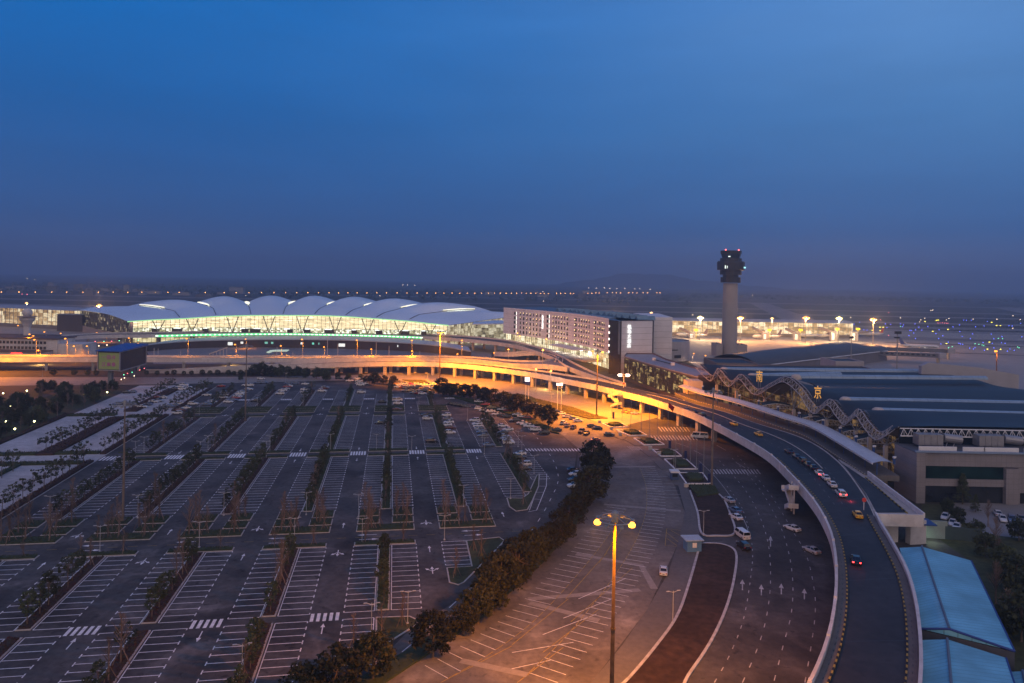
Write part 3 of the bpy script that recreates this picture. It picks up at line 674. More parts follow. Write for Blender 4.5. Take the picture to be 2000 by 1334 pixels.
# branch from the far terminal, past the hotel, joining the flyover
Al = [(120, 660.5, 9), (200, 656.5, 9), (300, 655.5, 9), (420, 653, 9), (540, 652, 9), (660, 653.5, 9), (780, 657, 9), (860, 661, 9), (930, 666, 9), (1000, 675, 8.5), (1050, 689, 8), (1085, 703, 7.6), (1105, 716, 7.5), (1145, 732, 7.5), (1195, 750, 7.5)]
Ar = [(120, 656.5, 9), (200, 652, 9), (300, 650.5, 9), (420, 648.5, 9), (540, 647.5, 9), (660, 648.8, 9), (780, 651.7, 9), (860, 655, 9), (930, 659.5, 9), (1000, 667.5, 8.5), (1055, 681, 8), (1092, 696, 7.6), (1125, 713, 7.5), (1166, 732.5, 7.5), (1222, 752, 7.5)]
eA, LA, RA = road('elevated_road', 'viaduct in front of the wave-roofed terminal, curving past the hotel', gz(Al), gz(Ar), 1.5, list(range(4, 110, 5)), M_ROAD, (1, 1), 120)
# far orange-lit road
Cl = [(-60, 701.5, 7.5), (100, 701, 7.5), (300, 701.5, 7.5), (460, 702, 7.5), (600, 702.5, 7.5), (740, 702, 7.5), (860, 702, 7.5), (940, 706, 7.5), (1000, 713, 7.5), (1060, 714.5, 7.5), (1108, 720, 7.5)]
Cr = [(-60, 696, 7.5), (100, 696, 7.5), (300, 697, 7.5), (460, 697.5, 7.5), (600, 697.5, 7.5), (740, 697.5, 7.5), (860, 697.5, 7.5), (940, 700.5, 7.5), (1000, 706, 7.5), (1060, 706.5, 7.5), (1092, 700, 7.5)]
eC, LC, RC = road('elevated_road', 'straight orange-lit viaduct behind the billboard and car park', gz(Cl), gz(Cr), 1.7, list(range(4, 96, 7)), M_LITROAD, (1, 1), 100)
# loop ramp
Dl = [(965, 692, 3), (1000, 693, 5), (1040, 690.5, 6.5), (1075, 694, 7.3), (1090, 702, 7.4), (1084, 707.5, 7.45)]
Dr = [(965, 689.5, 3), (1000, 690, 5), (1040, 687, 6.5), (1080, 690, 7.3), (1098, 700, 7.4), (1098, 708, 7.45)]
road('elevated_road', 'short loop ramp under the hotel forecourt', gz(Dl), gz(Dr), 1.2, (20, 28), M_ROAD, (1, 1), 40)
# departures platform by the terminal
e = thing('departures_platform', 'kerbside platform bay between the flyover and the tiled building', 'platform', GV(1720, 990, 7.5))
pp = [GP(*q, 7.55) for q in [(1637, 896), (1695, 928), (1805, 1012), (1712, 1010), (1690, 962)]]
q = MB(); q.prism(pp, 5.7, 7.56); obj('slab', q, M_BRIDGE, e)
q = MB(); q.prism([GP(*a, 7.6) for a in [(1645, 905), (1690, 935), (1770, 1001), (1712, 1001), (1692, 964)]], 7.57, 7.6); obj('road_surface', q, M_BLACK, e)
q = MB(); wall(q, [Vector(GV(*a, 7.56)) for a in [(1695, 928), (1750, 970), (1805, 1012)]], .4, 0, 1.2); wall(q, [Vector(GV(*a, 7.56)) for a in [(1803, 1014), (1712, 1012)]], .4, -1.8, 1.1); obj('parapet', q, M_WALLW, e)
q = MB()
for px_, py_ in [(1795, 1016), (1740, 1013)]:
    c = GP(px_, py_, 6); q.box((c[0], c[1]+1.2, 2.8), (4.4, 1.6, 5.8), .2)
obj('pier', q, M_WALLW, e)
q = MB(); R = resample([Vector(GV(*a, 7.6)) for a in [(1690, 933), (1772, 1003)]], 26)
for i in range(25):
    m = (R[i]+R[i+1])/2; d = R[i+1]-R[i]; q.box((m.x, m.y, m.z+.12), (d.length*.96, .3, .26), atan2(d.y, d.x), i % 2)
obj('striped_kerb', q, [MATS['kerb_yellow'], MATS['kerb_black']], e)
# kerbside pavement under the canopy
curb = [Vector(GV(x, y, 7.6)) for x, y in [(1318, 768), (1360, 783.5), (1418, 799), (1475, 818), (1520, 834), (1572, 852), (1637, 893), (1690, 928)]]
curb = resample(spline(curb, 6), 40)
e = thing('terminal_pavement', 'raised drop-off pavement under the curved canopy', 'pavement', tuple(curb[20][:2])+(0,))
q = MB(); inner = offset(curb, -9.5 if curb[0].y > curb[-1].y else 9.5)
if inner[20].x < curb[20].x: inner = offset(curb, 9.5)
q.slab([(p.x, p.y, 7.78) for p in curb], [(p.x, p.y, 7.78) for p in inner], 1.6); obj('slab', q, M_SIDE, e)
q = MB(); R = resample(curb, 170)
for i in range(169):
    m = (R[i]+R[i+1])/2; d = R[i+1]-R[i]; q.box((m.x, m.y, m.z+.1), (d.length*.97, .26, .28), atan2(d.y, d.x), i % 2)
obj('striped_kerb', q, [mat('kerb_pale', (.4, .33, .22), .8, .2, 2), mat('kerb_dim', (.12, .11, .10), .8, .2, 2)], e)
# canopy
e = thing('canopy', 'long curved pale canopy roof on blue posts along the drop-off kerb', 'canopy', tuple(curb[20][:2])+(7.6,))
sgn = 1 if inner is not None and (offset(curb, 1)[20]-inner[20]).length < (offset(curb, -1)[20]-inner[20]).length else -1
CA = offset(curb, 2.0*sgn); CB = offset(curb, 7.6*sgn)
rows = []
for f in [0, .2, .4, .6, .8, 1]:
    rows.append([(a.x+(b.x-a.x)*f, a.y+(b.y-a.y)*f, 11.2+.55*sin(pi*f)+.25*f) for a, b in zip(CA, CB)])
q = MB(); q.grid(rows); q.grid([[(p[0], p[1], p[2]-.12) for p in r] for r in rows][::-1]); q.strip(rows[0], [(p[0], p[1], p[2]-.12) for p in rows[0]]); q.strip([(p[0], p[1], p[2]-.12) for p in rows[-1]], rows[-1])
obj('canopy_roof', q, mat('canopy_sheet', (.50, .52, .56), .45, .08, .6), e)
q = MB(); R = resample(offset(curb, 1.95*sgn), 240); wall(q, [Vector((p.x, p.y, 11.1)) for p in R], .16, -.35, .12); obj('fascia', q, M_STEELW, e)
q = MB()
for i in range(2, 238, 2):
    d = R[i+1]-R[i]; nrm = Vector((d.y, -d.x, 0)).normalized()*(.7*sgn*-1); p = R[i]+Vector((0, 0, 3.5))*0
    q.box((R[i].x-nrm.x*.9, R[i].y-nrm.y*.9, 11.46), (.28, .5, .05), atan2(d.y, d.x))
obj('roof_slot', q, M_STEELD, e)
M_BLUEP = mat('blue_steel', (.03, .07, .20), .5, .1, 2)
Rp = resample(offset(curb, 3.2*sgn), 19)
for p in Rp:
    q = MB(); q.bar((p.x, p.y, 7.7), (p.x, p.y, 11.4), .16, 8); q.bar((p.x, p.y, 10.2), (p.x+1.0, p.y, 11.4), .08, 5); obj('post', q, M_BLUEP, e)
Rp = resample(offset(curb, 7.9*sgn), 12)
for p in Rp[1:]:
    q = MB(); q.box((p.x, p.y, 11.9), (.55, .55, 1.7)); q.box((p.x+.1, p.y, 13.1), (.9, .5, .5), .3, 1); obj('speaker_post', q, [M_BLUEP, M_STEELW], e)
# ------------------------------------------------------------------ undulating-roof terminal (south terminal)
FR = [(1345, 716, 21.0, 21.0), (1385, 735, 16.4, 0), (1404, 722, 20.6, 0), (1435, 748, 16.2, 0), (1457, 733, 20.6, 0), (1487, 761, 16.0, 0), (1512, 747, 20.5, 0), (1537, 736, 24.6, 0), (1562, 757, 22, 0), (1585, 785, 18, 0), (1610, 798, 16, 0), (1632, 784, 20.4, 0), (1650, 806, 17.6, 0), (1670, 819, 16, 0), (1694, 805, 20.2, 0), (1712, 832, 17.4, 0), (1730, 845, 15.8, 0), (1756, 829, 19.6, 0)]
Ys = [364, 351, 347, 335, 326, 313, 301, 290, 280, 274, 269, 261, 254, 249, 242, 234, 226, 217]
Xs = [97, 101, 102.5, 105, 107, 109.8, 111.8, 113.6, 115.4, 116.6, 117.6, 118.6, 119.2, 119.6, 119.8, 119.4, 118.8, 118]
front = spline([(x, y, f[2]) for x, y, f in zip(Xs, Ys, FR)], 7)
term = thing('airport_terminal', 'dark undulating-roof terminal with white wave truss along its front', 'terminal', (120, 290, 0))
M_ROOFD = panel_mat('blue_grey_roof', (.019, .024, .032), (4.2, 9.0), .16, .6, 'yx', .3, .08)
backX = 214
prof = [Vector((max(p.x, 0), p.y, p.z)) for p in front]
def roofrow(f, dz=0):
    out = []
    for p in prof:
        x = p.x+(backX-p.x)*f; k = min(1, f*7.5)**.8; z = p.z+(18.2+.10*(p.z-18)-p.z)*k*.96+1.6*k
        out.append((x, p.y, z+dz))
    return out
q = MB(); fs = [0, .03, .07, .12, .2, .35, .5, .65, .8, .9, 1]
q.grid([roofrow(f) for f in fs][::-1]); q.grid([roofrow(f, -.5) for f in fs]); q.strip(roofrow(0), roofrow(0, -.5)); q.strip(roofrow(1, -.5), roofrow(1))
obj('roof', q, M_ROOFD, term, smooth=True)
# the wave truss
def ftop(p, off=0): return Vector((p.x-1.2-off, p.y, p.z+.25))
q = MB(); tp = [ftop(p) for p in prof]; q.poly(tp, .13, 6); bt = []
for i, p in enumerate(prof):
    dpt = 2.3 if p.z < 19.5 else 2.0; bt.append(Vector((p.x-2.4, p.y, p.z-dpt)))
q.poly(bt, .15, 6); t2 = [Vector((p.x+.6, p.y, p.z-.1)) for p in prof]; q.poly(t2, .14, 5)
for i in range(0, len(prof)-2, 2):
    q.bar(tp[i], bt[i+1], .09, 4); q.bar(tp[i+2], bt[i+1], .09, 4); q.bar(t2[i], bt[i+1], .08, 4); q.bar(t2[i+2], bt[i+1], .07, 4); q.bar(tp[i], t2[i], .06, 4)
obj('wave_truss', q, mat('truss_grey', (.40, .39, .42), .5, .08, 1), term)
# soffit band behind the truss
q = MB(); q.strip([(p.x+.7, p.y, p.z-.3) for p in prof], [(p.x+7.5, p.y, p.z-2.2) for p in prof]); obj('soffit', q, mat('soffit', (.22, .19, .17), .7, .1, .4), term)
# glass front under it
q = MB(); gl = [(p.x+8, p.y) for p in prof]
q.strip([(x, y, p.z-2.0) for (x, y), p in zip(gl, prof)], [(x, y, 0) for x, y in gl]); obj('glass_front', q, lit('terminal_glass', (.10, .055, .02), (.55, .32, .12), .35, 3.5, 2.2, .15, (.02, .024, .03), .62), term)
q = MB()
for i in range(0, len(prof), 3):
    x, y = gl[i]; q.box((x-.15, y, (prof[i].z-2)/2), (.18, .18, prof[i].z-2.4))
for z in (4, 8, 11, 14):
    q.poly([Vector((x-.15, y, z)) for x, y in gl], .09, 4)
obj('mullion', q, M_STEELG, term)
M_PINK = mat('pale_column', (.50, .44, .40), .8, .08, .5)
for i in (10, 24, 38, 52, 62, 74, 84, 95, 104, 114):
    p = prof[min(i, len(prof)-1)]; q = MB(); q.box((p.x-.5, p.y, 6.2), (1.1, 1.1, 12.4)); obj('column', q, M_PINK, term)
    q = MB()
    for dy, dx in ((-5, 4), (5, 4), (-3, -1), (3, -1)):
        j = min(range(len(prof)), key=lambda m: abs(prof[m].y-(p.y+dy))); q.bar((p.x-.5, p.y, 12.3), (p.x+dx, p.y+dy, prof[j].z-1.6), .14, 5)
    obj('branch_strut', q, M_STEELG, term)
# straight truss at the near gable
g0 = Vector((118, 216.2, 19.2)); g1 = Vector((214, 216.2, 19.2))
q = MB(); a0, a1 = g0+Vector((0, -1.2, .3)), g1+Vector((0, -1.2, .3)); b0, b1 = g0+Vector((0, -1.5, -1.9)), g1+Vector((0, -1.5, -1.9)); q.bar(a0, a1, .17, 6); q.bar(b0, b1, .2, 6); N = 44
for i in range(N):
    t0, t1, tm = i/N, (i+1)/N, (i+.5)/N; q.bar(b0.lerp(b1, t0), a0.lerp(a1, tm), .09, 4); q.bar(a0.lerp(a1, tm), b0.lerp(b1, t1), .09, 4); q.bar(a0.lerp(a1, tm), b0.lerp(b1, tm), .06, 4)
for x in (133, 157, 181):
    for dx in (0, 2.2): q.bar((x+dx, 215, 17.2), (x-3+dx, 213.5, 12), .11, 4)
    q.bar((x-3, 213.5, 12), (x-.8, 213.5, 12), .1, 4)
obj('gable_truss', q, M_STEELW, term)
q = MB(); q.box((166, 217.2, 9.3), (94, .5, 18.4)); obj('gable_wall', q, mat('gable_glass', (.012, .018, .024), .2, .3, .2), term)
# roof lights: long pale barrels with rounded ends
M_RLIGHT = panel_mat('skylight_barrel', (.24, .34, .46), (5.0,), .35, .35, 'x', .25, .10)
for (x0, y0), (x1, y1), z in [((1415, 717), (1800, 721), 21.3), ((1470, 729), (1640, 726), 21), ((1556, 731), (1960, 734.5), 23.2), ((1652, 775), (2040, 783), 20.8), ((1716, 796), (2060, 805), 20.6)]:
    a, b = Vector(GV(x0, y0, z)), Vector(GV(x1, y1, z)); a.z = b.z = z-1.5
    if b.x > 212: b = a.lerp(b, (212-a.x)/(b.x-a.x))
    d = (b-a).normalized(); n = Vector((-d.y, d.x, 0)); q = MB(); rows = []
    for k in range(7):
        t = pi*k/6; rows.append([tuple(a+n*(1.9*cos(t))+Vector((0, 0, 1.5*sin(t)))), tuple(b+n*(1.9*cos(t))+Vector((0, 0, 1.5*sin(t))))])
    q.grid(rows); o = obj('skylight', q, M_RLIGHT, term)
    q = MB(); q.lathe([(0.05, 1.55), (1.2, 1.45), (2.0, .9), (2.25, 0), (2.2, -.6)], (a.x, a.y, a.z), 12, close=False); obj('end_cap', q, M_PINK, o)
# gold characters on the roof edge
def text_mesh(body, size, extrude=.12, bold=.0):
    c = bpy.data.curves.new('lettering', 'FONT'); c.body = body; c.size = size; c.extrude = extrude; c.offset = bold; c.align_x = 'CENTER'
    o = bpy.data.objects.new('lettering', c); COL.objects.link(o)
    dg = bpy.context.evaluated_depsgraph_get(); me = bpy.data.meshes.new_from_object(o.evaluated_get(dg)); bpy.data.objects.remove(o); bpy.data.curves.remove(c); return me
def text(name, body, size, loc, rz, m, parent=None, bold=.0, ext=.12, sx=1.0):
    me = text_mesh(body, size, ext, bold); me.materials.clear(); me.materials.append(m); me.transform(Matrix.Diagonal((sx, 1, 1, 1)))
    o = bpy.data.objects.new(name, me); COL.objects.link(o)
    o.matrix_basis = Matrix.Translation(loc) @ Matrix.Rotation(rz, 4, 'Z') @ Matrix.Rotation(pi/2, 4, 'X')
    if parent: o.parent = parent; o.matrix_parent_inverse = parent.matrix_basis.inverted()
    return o
M_GOLD = emit('gold_letter', (1.0, .50, .09), .5)
for ch, px_, top, bot, Y, lb in (('南', 1483, 722, 746, 312, 'gold roof-edge character shaped like an arched frame, farther of two'), ('京', 1597, 752, 779, 273, 'gold roof-edge character with a slanting bar, nearer of two')):
    b = AT(px_, bot, Y); tpp = AT(px_, top, Y); h = tpp[2]-b[2]; e = thing('roof_character', lb, 'sign', (b[0], b[1], b[2]-.5), 0, 'gold characters on the terminal roof')
    text('lettering', ch, h*.98, (b[0], b[1], b[2]+h*.1), -.35, M_GOLD, e, .03, .15, .55)
    q = MB(); q.bar((b[0]-.4, b[1], b[2]-2.5), (b[0]-.4, b[1], b[2]+.6), .1, 5); q.bar((b[0]+.5, b[1], b[2]-2.5), (b[0]+.5, b[1], b[2]+.6), .1, 5); obj('support_pole', q, M_STEELG, e)
# entrance bridges
q0 = [prof[i] for i in (40, 58, 70, 86, 100)]
for i, p in enumerate(q0):
    j = min(range(len(inner)), key=lambda m: abs(inner[m].y-p.y)); a = inner[j]; e = thing('entrance_bridge', 'trussed glass entrance bridge, %s along the canopy from the hotel end' % ordw(i), 'bridge', (a.x, a.y, 7.7), 0, 'glass entrance bridges behind the canopy')
    L_ = p.x+8-a.x; m = (a.x+p.x+8)/2
    q = MB(); q.box((m, a.y, 7.2), (L_, 5, .9)); obj('deck', q, M_BRIDGE, e)
    rows = []
    for k in range(9):
        t = k/8; x = a.x+.5+(L_-1)*t; rows.append([(x, a.y-2.4, 11.0+.9*sin(pi*t)), (x, a.y-1.2, 11.7+.9*sin(pi*t)), (x, a.y+1.2, 11.7+.9*sin(pi*t)), (x, a.y+2.4, 11.0+.9*sin(pi*t))])
    q = MB(); q.grid(rows); obj('glass_roof', q, mat('bridge_glass', (.03, .05, .07), .15, .2, .5), e)
    q = MB()
    for sd in (0, 3):
        P = [Vector(r[sd]) for r in rows]; q.poly(P, .14, 5); P2 = [Vector((v.x, v.y, 9.9)) for v in P]; q.poly(P2, .12, 5)
        for k in range(8): q.bar(P[k], P2[k], .08, 4); q.bar(P[k], P2[k+1], .08, 4)
    obj('truss', q, M_STEELW, e)
# roofs behind the wave roof: concourse wing and plant volumes
wing = thing('concourse_wing', 'long low dark barrel-roofed concourse behind the wave roof', 'building', (240, 520, 0))
A_, B_ = Vector((150, 480, 0)), Vector((306, 612, 0)); d = (B_-A_).normalized(); n = Vector((-d.y, d.x, 0))
rows = []
for k in range(13):
    t = pi*k/12; rows.append([tuple(A_.lerp(B_, f)+n*(17*cos(t))+Vector((0, 0, 8+(6.5+2*f)*sin(t)*(1 if f < .97 else .5)))) for f in (0, .2, .5, .8, .97, 1.03)])
q = MB(); q.grid(rows); obj('roof', q, mat('concourse_roof', (.070, .068, .074), .5, .15, .06, big=.1), wing, smooth=True)
q = MB(); c = [A_+n*16.6, A_-n*16.6, B_-n*16.6, B_+n*16.6]; q.prism([(p.x, p.y) for p in c], 0, 8.2); obj('wall', q, mat('concourse_wall', (.16, .15, .16), .6, .1, .2), wing)
q = MB(); e0 = A_-n*17.2; e1 = B_-n*17.2; q.bar((e0.x, e0.y, 8.3), (e1.x, e1.y, 8.3), .35, 5); obj('roof_edge', q, M_STEELW, wing)
M_LILAC = mat('pale_cladding', (.34, .335, .37), .6, .08, .2)
def volume(label, px, Y0, Y1, ztop, m=M_LILAC, cat='building', roofm=None, zb=0, name='plant_building'):
    e = thing(name, label, cat, ((AT(px[0], 700, Y0)[0]+AT(px[1], 700, Y0)[0])/2, Y0, zb))
    xa, xb = AT(px[0], 700, Y0)[0], AT(px[1], 700, Y0)[0]; q = MB(); q.box(((xa+xb)/2, (Y0+Y1)/2, (zb+ztop)/2), (xb-xa, Y1-Y0, ztop-zb)); obj('wall', q, m, e)
    q = MB()
    for a, b, c, dd in ((xa, xb, Y0, Y0+.5), (xa, xb, Y1-.5, Y1), (xa, xa+.5, Y0+.5, Y1-.5), (xb-.5, xb, Y0+.5, Y1-.5)): q.box(((a+b)/2, (c+dd)/2, ztop+.35), (b-a, dd-c, .7))
    obj('parapet', q, m, e)
    q = MB(); q.box(((xa+xb)/2, (Y0+Y1)/2, ztop+.03), (xb-xa-1.2, Y1-Y0-1.2, .06)); obj('roof', q, roofm or M_ROOFD, e); return e
volume('pale boxy stair head rising behind the wave roof', (1632, 1688), 410, 430, 18.2)
volume('grey low roof block between wave roof and barrel concourse', (1470, 1640), 392, 418, 14.2, mat('dim_cladding', (.14, .14, .16), .6, .1, .2))
volume('second dark flat roof stepping down behind the wave roof', (1500, 1712), 372, 388, 18.0, mat('dim_cladding', (.14, .14, .16)))
volume('dark flat roof block beside the control tower base', (1400, 1480), 440, 470, 12.5, mat('dim_cladding', (.14, .14, .16)))
volume('tan two-storey wall block behind the far end of the wave roof', (1418, 1600), 385, 391, 17.0, mat('tan_cladding', (.25, .20, .18), .7, .1, .2))
wv = thing('plant_building', 'long pale sloping wall block at the back corner of the wave roof', 'building', (215, 330, 0))
pr = [AT(1800, 715, 345), AT(1815, 708, 345), AT(1905, 717, 345), AT(1990, 732, 345)]
q = MB(); P = [(p[0], 345) for p in pr]; top = [p[2] for p in pr]
for i in range(3):
    q.prism([(pr[i][0], 345), (pr[i+1][0], 345), (pr[i+1][0], 347.5), (pr[i][0], 347.5)], 0, [top[i], top[i+1], top[i+1], top[i]])
obj('wall', q, M_LILAC, wv)
# jet bridge on the near apron
e = thing('jet_bridge', 'long glazed passenger bridge reaching toward the parked airliner', 'jet bridge', (320, 585, 0))
q = MB(); a = Vector(GV(1700, 686, 6)); b = Vector(GV(1835, 690, 6)); a = Vector((297, 592, 6)); b = Vector((349, 578, 6)); d = b-a; q.box(((a.x+b.x)/2, (a.y+b.y)/2, 7), (d.length, 3.4, 3.2), atan2(d.y, d.x)); obj('tunnel', q, MATS['dim_cladding'], e)
q = MB(); q.box((b.x, b.y, 7.2), (6, 5.5, 4), .1); obj('cab', q, M_LILAC, e)
q = MB(); q.box((b.x-2, b.y, 2.6), (1.2, 3, 5.4), .1); obj('drive_column', q, M_STEELG, e)
q = MB()
for i in range(14):
    p = a.lerp(b, (i+.5)/14); q.box((p.x, p.y-1.75, 7.3), (2.2, .1, 1.3), atan2(d.y, d.x))
obj('window', q, M_GLASSD, e)
e = thing('jet_bridge', 'plain windowless passenger bridge behind the glazed one, beside the parked airliner', 'jet bridge', (350, 628, 0))
a = Vector((318, 634, 6)); b = Vector((384, 622, 6)); d = b-a
q = MB(); q.box(((a.x+b.x)/2, (a.y+b.y)/2, 7), (d.length, 3.4, 3.2), atan2(d.y, d.x)); obj('tunnel', q, MATS['dim_cladding'], e)
q = MB(); q.box((b.x, b.y, 7.2), (6, 5.5, 4), -.2); obj('cab', q, M_LILAC, e); q = MB(); q.box((b.x-2, b.y, 2.6), (1.2, 3, 5.4)); obj('drive_column', q, M_STEELG, e)
# ------------------------------------------------------------------ tiled building and sheds at the lower right
tb = thing('tiled_building', 'grey tiled block with dark window bands and air handlers on its roof', 'building', (150, 215, 0))
M_TILE = panel_mat('wall_tiles', (.22, .205, .22), (1.5, 1.5), .35, .6, 'xz', .07, .10)
q = MB(); yf = 205.0; x0, x1 = 117.5, 200
hw = [(x0, 119.5+1.0), (120.5, 143.4), (143.4, 147.5), (147.5, x1)]
def fpx(px_, py_): return AT(px_, py_, yf)
zt = 14.4
q.box((x0+1.3, yf+6, zt/2), (2.6, 12, zt)); q.box(((x0+x1)/2, yf+6.5, (10.6+zt)/2), (x1-x0-.01, 11, zt-10.6)); q.box((145.4, yf+6, zt/2-2), (4, 11.9, zt-4.2)); q.box(((120.1+143.4)/2, yf+6.3, 5.9), (143.4-120.1, 11, 2.0))
q.box(((147.4+x1)/2, yf+6.4, 6.9), (x1-147.4, 11, 7.3)); obj('wall', q, M_TILE, tb)
q = MB(); q.box((131.8, yf+1.5, 8.75), (23.4, .3, 3.9)); obj('window', q, mat('teal_window', (.010, .030, .032), .15, .5, .2), tb)
q = MB(); q.box((131.8, yf+1.6, 2.4), (23.4, .3, 4.9)); obj('window', q, M_GLASSD, tb)
q = MB(); q.box((172, yf+1.6, 1.6), (49, .3, 3.2)); obj('window', q, M_GLASSD, tb)
q = MB(); q.box((159, yf+7, zt+.05), (82.8, 13.2, .12)); obj('roof', q, mat('flat_roof', (.10, .11, .13), .8, .15, .3), tb)
q = MB(); q.box((159, yf+.9, zt+.32), (82.9, .7, .42)); obj('coping', q, mat('blue_coping', (.20, .27, .38), .5, .1, .4), tb)
for xx, wd in ((124, 12), (137, 7), (143, 11), (155, 5), (162, 9), (174, 7)):
    q = MB(); q.box((xx+wd/2-5, yf+2.6, zt+.85), (wd*.92, .3, 1.3)); obj('duct_screen', q, M_STEELW, tb)
for i, xx in enumerate((121.5, 139.5)):
    e = thing('air_handler', 'boxy metal air handler with round duct, %s on tiled building roof' % ('by its corner' if i == 0 else 'second from its corner'), 'air handler', (xx+4, yf+8, zt), 0, 'air handlers on the tiled building')
    for k in range(4):
        q = MB(); q.box((xx+1+k*1.85, yf+8, zt+2.5), (1.75, 3.2, 3.2)); obj('module', q, mat('galvanised', (.30, .30, .32), .4, .1, .6, metal=.5), e)
    q = MB(); q.bar((xx+8.2, yf+8, zt+3.0), (xx+13.5, yf+8, zt+2.4), 1.35, 14); obj('duct', q, MATS['galvanised'], e)
e = thing('roof_duct', 'long shiny round duct along the tiled building roof', 'duct', (166, yf+8, zt)); q = MB(); q.bar((157, yf+8, zt+2.6), (200, yf+8, zt+2.6), 1.0, 14); obj('duct', q, MATS['galvanised'], e)
q = MB()
for xx in (160, 170, 180, 190): q.box((xx, yf+8, zt+.8), (.4, 1.4, 1.6))
obj('duct_stand', q, M_STEELD, e)
# blue roofed sheds
M_SHED = panel_mat('pale_blue_sheet', (.17, .47, .64), (1.0,), .34, .5, 'y', .12, .16)
def shed(label, corners, zr, zw, m=M_SHED):
    """corners: eave corner pixels (NW, NE, SE, SW), zw eave height, ridge along the NW-SW third"""
    P = [Vector(GV(*c, zw)) for c in corners]; e = thing('metal_shed', label, 'shed', tuple(((P[0]+P[2])/2)[:2])+(0,))
    q = MB(); q.prism([(p.x, p.y) for p in P], 0, zw-.15); obj('wall', q, mat('shed_wall', (.07, .08, .10), .7, .2, .5), e)
    r0 = P[0].lerp(P[1], .32)+Vector((0, 0, zr-zw)); r1 = P[3].lerp(P[2], .32)+Vector((0, 0, zr-zw)); q = MB()
    q.face([P[0], P[3], r1, r0]); q.face([r0, r1, P[2], P[1]]); q.face([P[0], r0, P[1]]); q.face([P[3], P[2], r1]); obj('roof', q, m, e)
    q = MB(); q.bar(r0+Vector((0, 0, .1)), r1+Vector((0, 0, .1)), .22, 6); obj('ridge_cap', q, mat('ridge_dark', (.10, .15, .22), .5, .1, 1), e)
    q = MB(); q.bar(P[3], r1, .2, 5); q.bar(r1, P[2], .2, 5); q.bar(P[2], P[1], .14, 5); obj('eave_trim', q, mat('trim_blue', (.02, .05, .22), .5, .1, 1), e)
    return e
shed('large pale blue sheet-metal shed beside the flyover curve', [(1757, 1070), (1897, 1095), (1982, 1272), (1797, 1228)], 7.3, 6.2)
shed('smaller pale blue shed below the large one', [(1798, 1250), (1965, 1285), (2010, 1420), (1795, 1400)], 6.6, 5.6)
shed('grey blue lean-to shed at the frame edge', [(1968, 1312), (2060, 1325), (2080, 1420), (1985, 1400)], 4.4, 4.0)
# stairway kiosk under the platform, with a lamp
e = thing('stair_kiosk', 'small lit stair entrance with blue canopy beside the platform pier', 'kiosk', GV(1815, 1062, 0))
c = GP(1815, 1062, 0); q = MB(); q.box((c[0]+2, c[1]+4, 2.2), (9, .4, 4.4), -.1); obj('wall', q, mat('kiosk_wall', (.25, .30, .30), .5, .1, .5), e)
q = MB(); q.box((c[0]-.6, c[1]+1.8, 4.7), (4.4, 5, .25), -.1); obj('roof', q, mat('kiosk_blue', (.03, .08, .25), .5, .1, 1), e)
q = MB(); q.box((c[0]+8, c[1]+3, 1.6), (11, .25, 3.2), -.25); obj('glass_side', q, mat('kiosk_glass', (.06, .09, .10), .15, .1, 1), e)
q = MB(); q.box((c[0]-.6, c[1]+.8, 4.5), (1.6, .4, .12), -.1); obj('lamp', q, emit('kiosk_lamp', (.8, 1, .75), 9), e)
lamp('kiosk_light', (c[0]-.6, c[1]+.5, 4.0), 700, (.75, 1, .7), radius=.2)
# ------------------------------------------------------------------ control tower
t = AT(1424, 695, 615); TX, TY = t[0], 615
tw = thing('control_tower', 'tall pale round control tower with stepped dark glass cab', 'tower', (TX, TY, 0))
k = 615/1391
def tz(y): return HC+((YH-y)*CR/F+(1424-1000)/F*SR)*615
M_TOWER = mat('tower_concrete', (.36, .33, .32), .8, .08, .1, big=.06)
q = MB(); q.lathe([(6.5, 0), (6.4, 20), (6.0, tz(553))], (TX, TY, 0), 32); obj('shaft', q, M_TOWER, tw, smooth=False)
M_CAB = mat('cab_dark', (.030, .033, .045), .35, .2, .3)
z = [tz(y) for y in (552, 541.5, 540, 536.5, 528, 527.5, 515, 513, 504.5, 496, 490.5)]
q = MB(); q.lathe([(8.4, z[0]), (8.4, z[1]), (6.6, z[1]), (6.6, z[3]), (9.0, z[3]), (9.0, z[4])], (TX, TY, 0), 16); obj('lower_drum', q, M_CAB, tw)
q = MB(); q.lathe([(11.4, z[5]), (11.6, z[6]+1), (11.0, z[6]+2), (9.3, z[7]+.5), (9.0, z[8])], (TX, TY, 0), 16); obj('main_deck', q, M_CAB, tw)
q = MB(); q.lathe([(7.2, z[8]), (8.4, z[9])], (TX, TY, 0), 16); obj('cab_window', q, mat('cab_glass', (.03, .05, .09), .08, .3, .3), tw)
q = MB(); q.lathe([(8.7, z[9]), (8.9, z[10]), (8.6, z[10]+.3)], (TX, TY, 0), 16); obj('cab_roof', q, M_CAB, tw)
M_WLIT = emit('lit_window', (.85, 1, .9), 1.6)
for dx, zz, w_, h_ in ((-7.4, tz(522), 1.0, 2.6), (-6.1, tz(522), .6, 2.2)):
    q = MB(); y_ = TY-sqrt(11.6**2-dx**2)-.1; q.box((TX+dx, y_, zz), (w_*.6, .25, h_)); obj('lit_window', q, M_WLIT, tw)
q = MB(); q.box((TX+10.2, TY-5.8, tz(522.5)), (1.4, .8, 1.2)); obj('lit_window', q, emit('cyan_window', (.4, .95, 1), 1.6), tw)
q = MB(); q.box((TX-3.6, TY-7.2, tz(501.5)), (1.6, .3, .8)); obj('lit_window', q, M_WLIT, tw)
M_RED = emit('red_beacon', (1, .12, .10), 7)
